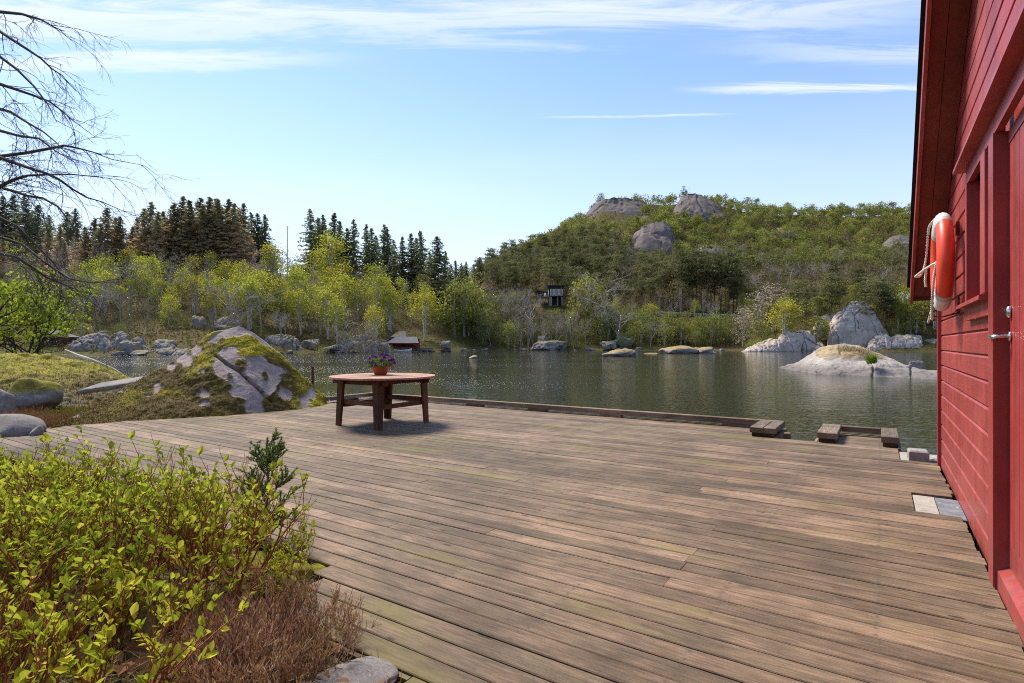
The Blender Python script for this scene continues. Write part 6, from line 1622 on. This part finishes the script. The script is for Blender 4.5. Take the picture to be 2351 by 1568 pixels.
# ------------------------------------------------------------------ bank plants in front of the deck
M_LF_BILB = leafmat('bilberry leaves', (0.19, 0.27, 0.020), (0.52, 0.54, 0.06), 0.42, 0.18, hue=0.012)
M_STEMR = plain('red bilberry twigs', (0.28, 0.105, 0.050), 0.7, 0.3, 0.5, 12)
M_STEMG = plain('grey heather wood', (0.20, 0.165, 0.15), 0.9, 0.2, 0.35, 20)
M_HEATH = leafmat('dry heather sprays', (0.22, 0.115, 0.060), (0.40, 0.25, 0.15), 0.3, 0.15, extra=(0.965, (0.55, 0.46, 0.38)), hue=0.012)
M_JUN = leafmat('juniper needles', (0.075, 0.135, 0.035), (0.17, 0.25, 0.07), 0.35, 0.1)
def nh(a, b): return float(near_height(np.array([a]), np.array([b]))[0])
def bilberry(seed, H=0.40, nst=15, lean=0.5, leafy=1.0):
    rr = random.Random(seed); st = MB(); lf = MB(); up = Vector((0, 0, 1))
    def sprig(p, d, L, r, lev):
        n = 4; pts = [p]
        for i in range(n):
            d = (d + rdir(rr) * 0.20 + up * 0.10).normalized(); p = p + d * L / n; pts.append(p)
        st.tube(pts, [r * (1 - 0.5 * i / n) for i in range(n + 1)], 4 if lev == 0 else 3, False)
        if lev < 2:
            for i in range(rr.randint(2, 4) if lev == 0 else rr.randint(1, 3)):
                s = rr.uniform(0.3, 0.95) * n; j = min(int(s), n - 1); q = pts[j].lerp(pts[j + 1], s - j)
                ax = rdir(rr); dd = (d * 0.62 + (ax - d * ax.dot(d)).normalized() * 0.55 + up * 0.25).normalized()
                sprig(q, dd, L * rr.uniform(0.35, 0.6), r * 0.62, lev + 1)
        if lev > 0 or rr.random() < 0.6:
            bare = rr.random() > 0.72 * leafy
            for i in range(0 if bare else rr.randint(4, 9)):
                s = rr.uniform(0.15, 1.0) * n; j = min(int(s), n - 1); q = pts[j].lerp(pts[j + 1], s - j)
                ax = rdir(rr); dd = (d * 0.55 + (ax - d * ax.dot(d)).normalized() * 0.7 + up * 0.2).normalized()
                L_ = rr.choice((rr.uniform(0.010, 0.020), rr.uniform(0.018, 0.028), rr.uniform(0.024, 0.036))); lf.add(*leaf_quad(q, dd, (up + rdir(rr) * 0.6).normalized(), L_, L_ * rr.uniform(0.52, 0.68), 0.2))
    for i in range(nst):
        a = rr.uniform(0, 6.28); q = 0.13 * math.sqrt(rr.random()); tilt = rr.uniform(0, lean)
        d = Vector((math.cos(a) * tilt + 0.22, math.sin(a) * tilt + 0.12, 1)).normalized()
        sprig(Vector((math.cos(a) * q, math.sin(a) * q, -0.03)), d, H * rr.uniform(0.6, 1.0), 0.0036, 0)
    return st.mesh('twigs', M_STEMR, True), lf.mesh('leaves', M_LF_BILB)
K_B = []
for s in range(8):
    a, b_ = bilberry(400 + s, 0.34 + 0.025 * (s % 4), 17, 0.5, (1.0, 1.05, 0.55, 0.95, 0.4, 1.0, 0.8, 1.1)[s])
    K_B.append((a, b_))
poly_b = [(-6.4, 0.5), (-5.3, 1.35), (-4.1, 1.78), (-3.3, 1.93), (-2.95, 1.80), (-2.6, 1.45), (-2.2, 1.05), (-1.85, 0.72), (-1.55, 0.25), (-1.9, -0.5), (-4, -1.4), (-6.6, -0.8)]
rb = random.Random(77)
def shrub(parts, name, label, cat, group, a, b, sc, rot, dz=-0.02, tilt=(0, 0)):
    t = thing(name, label, cat, (a, b, nh(a, b) + dz), rot, group); t.scale = (sc, sc, sc); t.rotation_euler = (tilt[0], tilt[1], rot)
    for nm, me in parts:
        o = link(nm, me, t)
        if nm in ('leaves', 'sprays', 'needles', 'twigs'): o['kind'] = 'stuff'
    return t
pts_b = []
tries = 0
while len(pts_b) < 112 and tries < 9000:
    tries += 1
    a, b = rb.uniform(-6.5, -1.4), rb.uniform(-1.3, 2.0)
    if not in_poly(np.array([a]), np.array([b]), poly_b)[0]: continue
    if any((a - u) ** 2 + (b - v) ** 2 < 0.195 ** 2 for u, v in pts_b): continue
    pts_b.append((a, b))
for i, (a, b) in enumerate(pts_b):
    me = K_B[i % 8]; far = math.hypot(a, b)
    shrub([('twigs', me[0]), ('leaves', me[1])], 'bilberry_shrub', 'bilberry shrub with red twigs and lime-green leaves in the thicket beside the deck', 'shrub', 'bilberry thicket beside the deck', a, b, rb.uniform(0.9, 1.2) * (1.08 if b > 0.9 else 0.95), rb.uniform(-0.7, 0.7))
for a, b, s in ((-2.55, 1.72, 0.55), (-2.42, 1.55, 0.5), (-2.7, 1.9, 0.6), (-2.3, 1.62, 0.42)):
    me = K_B[int(abs(a * 10)) % 8]
    shrub([('twigs', me[0]), ('leaves', me[1])], 'bilberry_shrub', 'small bilberry sprig growing on the moss in the notch of the deck', 'shrub', 'bilberry sprigs in the deck notch', a, b, s, rb.uniform(0, 6))
def heather(seed, H=0.26, n=34):
    rr = random.Random(seed); st = MB(); C = []; up = Vector((0, 0, 1))
    for i in range(n):
        a = rr.uniform(0, 6.28); d = Vector((math.cos(a) * rr.uniform(0.2, 1.1), math.sin(a) * rr.uniform(0.2, 1.1), 1)).normalized(); p = Vector((math.cos(a) * 0.04, math.sin(a) * 0.04, 0)); pts = [p]
        L = H * rr.uniform(0.7, 1.15)
        for q in range(5):
            d = (d + rdir(rr) * 0.25 + up * 0.12).normalized(); p = p + d * L / 5; pts.append(p)
        st.tube(pts, [0.0028 - 0.0004 * q for q in range(6)], 3, False)
        for q in range(16):
            s = rr.uniform(1.6, 5); j = min(int(s), 4); b0 = pts[j].lerp(pts[j + 1], s - j); dd = (d + rdir(rr) * 0.75 + up * 0.4).normalized(); l = rr.uniform(0.03, 0.075)
            C.append((b0, dd, l))
    sp = MB()
    for b0, dd, l in C:
        s = dd.cross(rdir(rr)).normalized()
        for q in range(4):
            o = b0 + dd * l * q / 4; w_ = 0.0023
            s2 = (s + rdir(rr) * 0.8).normalized(); e = o + dd * l * 0.30
            sp.add([tuple(o - s2 * w_), tuple(o + s2 * w_), tuple(e + s2 * w_ * 0.6), tuple(e - s2 * w_ * 0.6)], [(0, 1, 2, 3)])
    return st.mesh('twigs', M_STEMG, True), sp.mesh('sprays', M_HEATH)
HM = [heather(500 + s) for s in range(3)]
for i, (a, b, s) in enumerate(((-2.02, 1.36, 1.0), (-1.86, 1.14, 1.05), (-1.70, 1.20, 0.85), (-1.95, 1.08, 0.8), (-1.76, 0.98, 0.95), (-2.12, 1.55, 0.8), (-1.62, 1.03, 0.8), (-1.90, 1.50, 0.75), (-1.76, 1.38, 0.7))):
    me = HM[i % 3]; shrub([('twigs', me[0]), ('sprays', me[1])], 'heather_shrub', 'dry russet heather clump spilling over the deck edge', 'heather', 'dry heather at the deck edge', a, b, s, rb.uniform(0, 6))
# juniper
rj = random.Random(31); st = MB(); nd = MB(); up = Vector((0, 0, 1))
def jbranch(p, d, L, r, lev):
    n = 6; pts = [p]
    for i in range(n):
        d = (d + rdir(rj) * 0.10 + up * 0.06).normalized(); p = p + d * L / n; pts.append(p)
    st.tube(pts, [r * (1 - 0.7 * i / n) for i in range(n + 1)], 4, False)
    m_ = int(L * 900)
    for i in range(m_):
        s = rj.uniform(0.12 if lev else 0.35, 1.0) * n; j = min(int(s), n - 1); q = pts[j].lerp(pts[j + 1], s - j)
        ax = rdir(rj); dd = (d * 0.6 + (ax - d * ax.dot(d)).normalized() * 0.7).normalized(); l = rj.uniform(0.008, 0.015)
        sd_ = dd.cross(rdir(rj)).normalized() * 0.0026
        nd.add([tuple(q - sd_), tuple(q + sd_), tuple(q + dd * l)], [(0, 1, 2)])
    if lev < 2:
        for i in range(26 if lev == 0 else 7):
            s = rj.uniform(0.10 if lev == 0 else 0.3, 0.95) * n; j = min(int(s), n - 1); q = pts[j].lerp(pts[j + 1], s - j)
            ax = rdir(rj); dd = (d * 0.62 + (ax - d * ax.dot(d)).normalized() * 0.62).normalized()
            jbranch(q, dd, (0.20 * (1.05 - s / n) + 0.05) if lev == 0 else L * 0.45, r * 0.45, lev + 1)
jbranch(Vector((0, 0, 0)), Vector((0.05, 0.06, 1)).normalized(), 0.60, 0.007, 0)
jbranch(Vector((0.02, -0.02, 0.0)), Vector((0.5, -0.25, 0.8)).normalized(), 0.30, 0.005, 1)
jbranch(Vector((0.02, -0.02, 0.1)), Vector((0.75, -0.1, 0.6)).normalized(), 0.26, 0.005, 1)
JS = 1.28
jt = thing('juniper', 'young dark green juniper standing at the deck edge above the bilberries', 'juniper', (-3.20, 2.04, nh(-3.2, 2.04) - 0.03))
jt.scale = (JS, JS, JS)
st.obj('stem', M_STEMG, jt, True); tag(nd.obj('needles', M_JUN, jt), kind='stuff')
# rowan sprout
rt = thing('rowan_sprout', 'pale unfolding rowan sprout rising out of the bilberry thicket', 'sprout', (-3.72, 1.72, nh(-3.72, 1.72)))
M_ROWAN = leafmat('rowan leaflets', (0.26, 0.30, 0.12), (0.38, 0.40, 0.18), 0.35, 0.0)
m = MB(); m.tube([(0, 0, 0), (0.01, 0.0, 0.22), (0.0, 0.02, 0.40)], [0.004, 0.003, 0.002], 5); m.obj('stem', M_STEMR, rt, True)
for q in range(9):
    t = q * 0.7 + 0.3; d = Vector((math.cos(t), math.sin(t), rj.uniform(0.35, 1.0))).normalized(); base = Vector((0, 0.02, 0.40)); m = MB()
    sdir = d.cross(up).normalized()
    for j in range(7):
        o = base + d * (0.012 + 0.010 * j)
        for s in (-1, 1): m.add(*leaf_quad(o, (d * 0.5 + sdir * s).normalized(), up, 0.026 - 0.0018 * abs(j - 3), 0.009, 0.1))
    m.obj('leaf', M_ROWAN, rt)
# moss cushions, litter and stones on the bank
M_MOSSC = stone('bank moss', (0.24, 0.22, 0.02), (0.16, 0.16, 0.015), (0.10, 0.085, 0.02), 7.0, crack=0.0, lich=0.0)
rk = random.Random(8)
mm = rock_mesh('moss_cushion', M_MOSSC, 44, planes=5, sub=4, amp=0.10, freq=3.0)
for a, b, s in ((-2.62, 1.84, 0.13), (-2.50, 1.66, 0.10), (-2.75, 1.98, 0.12), (-2.36, 1.72, 0.08), (-2.85, 1.72, 0.14), (-2.56, 1.95, 0.09), (-2.45, 1.86, 0.07), (-2.98, 2.0, 0.12), (-2.3, 1.5, 0.09), (-1.52, 0.95, 0.10), (-1.46, 1.38, 0.06)):
    o = link('moss_cushion', mm); o.location = (a, b, nh(a, b) + 0.005); o.scale = (s, s * rk.uniform(0.7, 1.2), s * 0.42); o.rotation_euler = (0, 0, rk.uniform(0, 6))
    tag(o, 'yellow-green moss cushion in the notch beside the deck boards', 'moss', 'moss cushions by the deck')
M_BANKST = stone('dark bank stone', (0.22, 0.205, 0.20), (0.15, 0.14, 0.135), (0.07, 0.06, 0.05), 5.0, crack=0.1)
bs = rock_mesh('bank_stone', M_BANKST, 46, planes=10, sub=5, amp=0.06)
for a, b, sx_, sy_, sz_, lb in ((-1.60, 1.26, 0.24, 0.17, 0.055, 'flat grey bedrock stone under the near corner of the deck'), (-1.36, 1.34, 0.13, 0.12, 0.05, 'small grey stone tucked under the cut deck boards'), (-2.40, 1.80, 0.10, 0.08, 0.06, 'grey stone in the mossy notch of the deck')):
    o = link('bank_stone', bs if lb[0] == 'f' else bs); o.location = (a, b, nh(a, b) - 0.015); o.scale = (sx_, sy_, sz_); o.rotation_euler = (0, 0, rk.uniform(0, 6)); tag(o, lb, 'stone')
M_DEAD = leafmat('dead oak leaves', (0.22, 0.115, 0.055), (0.36, 0.22, 0.12), 0.2, 0.0)
lit = MB()
for i in range(1500):
    a, b = rk.uniform(-5, -1.35), rk.uniform(-0.6, 1.95)
    if a > -1.55 and b > 1.4: continue
    d = rdir(rk, -0.15, 0.25); lit.add(*leaf_quad(Vector((a, b, nh(a, b) + rk.uniform(0.005, 0.05))), d.normalized(), Vector((rk.uniform(-.4, .4), rk.uniform(-.4, .4), 1)).normalized(), rk.uniform(0.05, 0.10), rk.uniform(0.03, 0.05), 0.35))
tag(lit.obj('leaf_litter', M_DEAD), 'brown dead leaves under the bilberry thicket', 'leaf litter', kind='stuff')
def blades(name, pts, hgt, mat, seed, w=0.003, lean=0.6, label=None):
    rg = np.random.default_rng(seed); P_ = np.asarray(pts); n = len(P_)
    a = rg.uniform(0, 6.28, n); l = rg.uniform(0.5, 1.2, n) * hgt; t = rg.uniform(0.1, lean, n)
    d = np.stack([np.cos(a) * t, np.sin(a) * t, np.ones(n)], 1); d /= np.linalg.norm(d, axis=1, keepdims=True)
    s = np.stack([-np.sin(a), np.cos(a), 0 * a], 1) * w
    m_ = P_ + d * l[:, None] * 0.55; e = P_ + d * l[:, None] + np.stack([np.cos(a), np.sin(a), 0 * a - 0.6], 1) * (l * t * 0.35)[:, None]
    V_ = np.stack([P_ - s, P_ + s, m_ + s * 0.8, m_ - s * 0.8, m_ - s * 0.8, m_ + s * 0.8, e + s * 0.2, e - s * 0.2], 1).reshape(-1, 3)
    return tag(link(name, np_mesh(name, V_, np.arange(8 * n).reshape(-1, 4), mat)), label, 'grass', kind='stuff')
M_DRY = leafmat('dry grass', (0.26, 0.18, 0.085), (0.40, 0.30, 0.16), 0.25, 0.0)
M_BRGR = leafmat('brown heath grass', (0.14, 0.072, 0.036), (0.26, 0.15, 0.075), 0.2, 0.0)
M_GRASS = leafmat('green grass', (0.12, 0.19, 0.025), (0.22, 0.30, 0.05), 0.35, 0.0)
rg = np.random.default_rng(5)
n = 9000; xs = rg.uniform(-260, 260, n); Ys = rg.uniform(7.7, 9.6, n); Ys = np.where(xs > 110, np.minimum(Ys, 7.75 + (xs - 110) * 0.0035 + 0.9), Ys)
X = (xs - CX) * Ys / FOC; A = X * CY - Ys * SY; B = X * SY + Ys * CY
ok = A < -9.62
A, B = A[ok], B[ok]
n2 = 5000; xs2 = rg.uniform(60, 330, n2); Ys2 = rg.uniform(8.0, 10.2, n2); X2 = (xs2 - CX) * Ys2 / FOC; A2 = X2 * CY - Ys2 * SY; B2 = X2 * SY + Ys2 * CY; ok2 = A2 < -9.7
blades('mossy_grass', np.stack([A2[ok2], B2[ok2], near_height(A2[ok2], B2[ok2]) - 0.01], 1), 0.13, M_UG2, 16, 0.006, 1.2, 'mossy grass in the hollow between the two mossy rocks')
blades('heath_grass', np.stack([A, B, near_height(A, B) - 0.01], 1), 0.20, M_BRGR, 6, 0.0035, 0.9, 'brown heath and dry grass between the deck and the mossy outcrop')
n = 16000; A = rg.uniform(-5.5, -1.4, n); B = rg.uniform(-0.8, 2.0, n); ok = ~((A > -2.45) & (B > 1.5)); A, B = A[ok], B[ok]
blades('bank_grass', np.stack([A, B, near_height(A, B) - 0.01], 1), 0.10, M_DRY, 7, 0.0018, 1.4, 'fine dry stalks under the bilberry thicket')
n = 900; xs = rg.uniform(1925, 2060, n); Ys = rg.uniform(38.6, 41.5, n); X = (xs - CX) * Ys / FOC
zc_ = np.interp(xs, [1900, 1940, 1972, 2005, 2040, 2075], [795, 791, 793, 804, 823, 839]); zz_ = EYE + (HZ - zc_) * Ys / FOC - 0.35 - np.abs(Ys - 40) * 0.1
blades('island_grass', np.stack([X * CY - Ys * SY, X * SY + Ys * CY, zz_], 1), 0.42, M_DRY, 8, 0.02, 0.9, 'dry straw grass on top of the pale island')
n = 260; xs = rg.uniform(1990, 2012, n); Ys = rg.uniform(36.2, 37.0, n); X = (xs - CX) * Ys / FOC
blades('island_herbs', np.stack([X * CY - Ys * SY, X * SY + Ys * CY, EYE + (HZ - rg.uniform(822, 836, n)) * Ys / FOC], 1), 0.35, M_GRASS, 9, 0.03, 1.0, 'bright green herbs in the cleft of the pale island')

# ------------------------------------------------------------------ near trees on the shore
# bare birch whose limbs hang into the frame
M_TWIG = plain('dark birch limbs', (0.075, 0.062, 0.055), 0.9, 0.2, 0.4, 3.0)
LIMBS = [
 [(-330, 560), (-150, 430), (0, 359), (59, 351), (114, 341), (148, 334), (183, 341), (213, 349), (257, 366), (327, 379)],
 [(-330, 590), (-150, 440), (0, 361), (59, 383), (106, 398), (134, 411), (168, 435), (198, 453), (233, 463), (277, 482), (307, 495)],
 [(-330, 640), (-120, 500), (0, 428), (30, 413), (64, 403), (106, 401), (163, 400), (223, 406), (277, 413)],
 [(-330, 600), (-120, 450), (0, 430), (35, 440), (64, 450), (99, 455), (134, 475), (153, 500), (185, 545), (200, 590)],
 [(-330, 300), (-140, 80), (0, 72), (30, 92), (64, 114), (94, 134), (119, 158), (143, 173), (163, 198)],
 [(-330, 380), (-140, 190), (0, 193), (30, 203), (74, 218), (114, 233), (139, 252), (168, 277), (218, 314)],
 [(-330, 420), (-140, 260), (0, 250), (25, 257), (64, 282), (99, 302), (129, 327), (150, 350)],
 [(-330, 240), (-140, 30), (0, 27), (50, 32), (94, 45), (124, 62), (148, 72)],
 [(-330, 720), (-120, 590), (0, 582), (40, 591), (74, 614), (109, 638), (148, 653), (183, 668), (230, 676)],
 [(-330, 340), (-150, 110), (0, 130), (40, 160), (80, 200), (110, 240), (130, 280)],
 [(-330, 460), (-150, 300), (0, 300), (45, 312), (90, 318), (125, 345), (170, 372)],
 [(-330, 660), (-130, 520), (0, 500), (40, 520), (80, 560), (120, 600), (150, 640)],
 [(-330, 700), (-120, 560), (0, 545), (50, 560), (100, 600), (160, 640), (215, 650), (270, 640)]]
rl = random.Random(17)
bt = thing('bare_birch', 'leafless birch whose long thin limbs hang over the mossy outcrop', 'birch', pix(-330, 8.0, 0.0))
T0 = Vector(bt.location)
m = MB(); m.tube([Vector(pix(-330, 8.0, z)) - T0 for z in (-0.3, 1.5, 3.5, 5.5, 8)], [0.17, 0.15, 0.12, 0.08, 0.03], 10); m.obj('trunk', M_BARKB, bt, True)
def twig(mm, p, d, L, r, lev):
    n = 5; pts = [p]
    for i in range(n):
        d = (d + rdir(rl) * 0.22 + Vector((0, 0, -0.07))).normalized(); p = p + d * L / n; pts.append(p)
    mm.tube(pts, [max(r * (1 - 0.7 * i / n), 0.0013) for i in range(n + 1)], 4 if lev < 1 else 3, False)
    if lev < 2:
        for i in range(rl.randint(2, 5)):
            s = rl.uniform(0.15, 1.0) * n; j = min(int(s), n - 1); q = pts[j].lerp(pts[j + 1], s - j)
            ax = rdir(rl); dd = (d * 0.75 + (ax - d * ax.dot(d)).normalized() * 0.55).normalized()
            twig(mm, q, dd, L * rl.uniform(0.35, 0.65), r * 0.6, lev + 1)
for li, limb in enumerate(LIMBS):
    Yd = [8.0 - 0.55 * min(1, i / 4) + 0.25 * math.sin(li * 2.1 + i * 0.6) * min(1, i / 3) for i in range(len(limb))]
    P_ = [Vector(P3(x, y, Y)) - T0 for (x, y), Y in zip(limb, Yd)]
    m = MB(); nL = len(P_); m.tube(P_, [max(0.032 * (1 - i / nL) ** 1.1, 0.0028) for i in range(nL)], 6, False)
    for i in range(1, nL - 1):
        for q in range(rl.randint(1, 3)):
            s = rl.random(); p = P_[i].lerp(P_[i + 1], s); d = (P_[i + 1] - P_[i]).normalized(); ax = rdir(rl)
            dd = (d * 0.8 + (ax - d * ax.dot(d)).normalized() * 0.55 + Vector((0, 0, -0.1))).normalized()
            twig(m, p, dd, rl.uniform(0.35, 0.95) * (1.1 - 0.5 * i / nL), 0.0065 * (1.1 - 0.6 * i / nL), 0)
    m.obj('limb', M_TWIG, bt, True)
# leafing bush-trees at the shore
M_LF_NEAR = leafmat('young shore leaves', (0.20, 0.26, 0.022), (0.38, 0.42, 0.05), 0.5, 0.15)
def leafy(seed, H, spread, n_l, leaf, zmin=0.0):
    rr_ = random.Random(seed); bm_ = MB(); C = []
    def grow(p, d, L, r, lev):
        n = 5; pts = [p]
        for i in range(n):
            d = (d + rdir(rr_) * 0.20 + Vector((0, 0, 0.05))).normalized(); p = p + d * L / n; pts.append(p)
        bm_.tube(pts, [max(r * (1 - 0.6 * i / n), 0.003) for i in range(n + 1)], 5 if lev < 2 else 3, False)
        if lev >= 2:
            for i in range(n_l):
                s = rr_.uniform(0.2, 1.0) * n; j = min(int(s), n - 1); C.append(tuple(pts[j].lerp(pts[j + 1], s - j) + rdir(rr_) * rr_.uniform(0.02, 0.14)))
        if lev < 3:
            for i in range(rr_.randint(3, 5)):
                s = rr_.uniform(0.25, 1.0) * n; j = min(int(s), n - 1); q = pts[j].lerp(pts[j + 1], s - j)
                ax = rdir(rr_); dd = (d * 0.5 + (ax - d * ax.dot(d)).normalized() * spread + Vector((0, 0, 0.1))).normalized()
                grow(q, dd, L * rr_.uniform(0.4, 0.65), r * 0.55, lev + 1)
    for i in range(4):
        a = i * 1.57 + rr_.uniform(0, 1); grow(Vector((math.cos(a) * 0.15, math.sin(a) * 0.15, 0)), Vector((math.cos(a) * 0.45, math.sin(a) * 0.45, 1)).normalized(), H * 0.6, 0.045, 0)
    C = [q for q in C if q[2] > zmin]
    return bm_.mesh('branches', M_BARKD, True), quads('crown', C, leaf, M_LF_NEAR, np.random.default_rng(seed), 1.3)
for x, Y, H, s, lb in ((28, 16.5, 3.6, 1, 'leafing bush-tree with dark crooked stems behind the mossy outcrop'), (-90, 15.5, 4.2, 2, 'taller leafing bush-tree at the edge of the shore wood by the bare birch'), (60, 20.5, 4.3, 3, 'slim leafing bush-tree whose twigs hang over the brown cabin roof')):
    a_, b_ = leafy(600 + s, H, 0.75, 9, 0.075, (1.35, 0.4, 1.75)[s - 1])
    t = thing('leafing_tree', lb, 'leafing tree', pix(x, Y, 0.05), s * 1.3)
    o = link('branches', a_, t); o['kind'] = 'stuff'; o = link('crown', b_, t); o['kind'] = 'stuff'
# sapling, log and rod
a_, b_ = bare_mesh(640, H=1.35, mat=M_BARKG, r0=0.012, levels=2, spread=0.6, kmin=2, kmax=4)
t = thing('sapling', 'thin leafless grey sapling growing from the mossy outcrop', 'sapling', P3(247, 868, 13.3)); link('trunk', a_, t); link('branches', b_, t)['kind'] = 'stuff'
lg = [Vector(P3(x, y, Y)) for x, y, Y in ((150, 803, 15.2), (178, 815, 15.0), (205, 824, 14.9), (230, 834, 14.8), (262, 848, 14.7), (292, 868, 14.5))]
tag(MB().tube(lg, [0.020, 0.028, 0.032, 0.034, 0.030, 0.026], 8).obj('birch_log', M_BARKB, smooth=True), 'fallen white birch log sloping into the lake behind the mossy outcrop', 'log')
M_RUSTY = plain('rusty iron', (0.11, 0.035, 0.018), 0.9, 0.2, 0.4, 8)
tag(MB().tube([P3(718, 1010, 13.5), P3(718, 842, 13.5)], 0.030, 8).obj('iron_rod', M_RUSTY), 'rusty iron rod standing in the water behind the peaked boulder', 'rod')
dl = [Vector(P3(x, y, 174.5)) for x, y in ((1378, 789), (1398, 785), (1418, 782.5))]
tag(MB().tube(dl, 0.3, 6).obj('drift_log', M_BARKG), 'pale drift log on the stones of the middle shore', 'log')
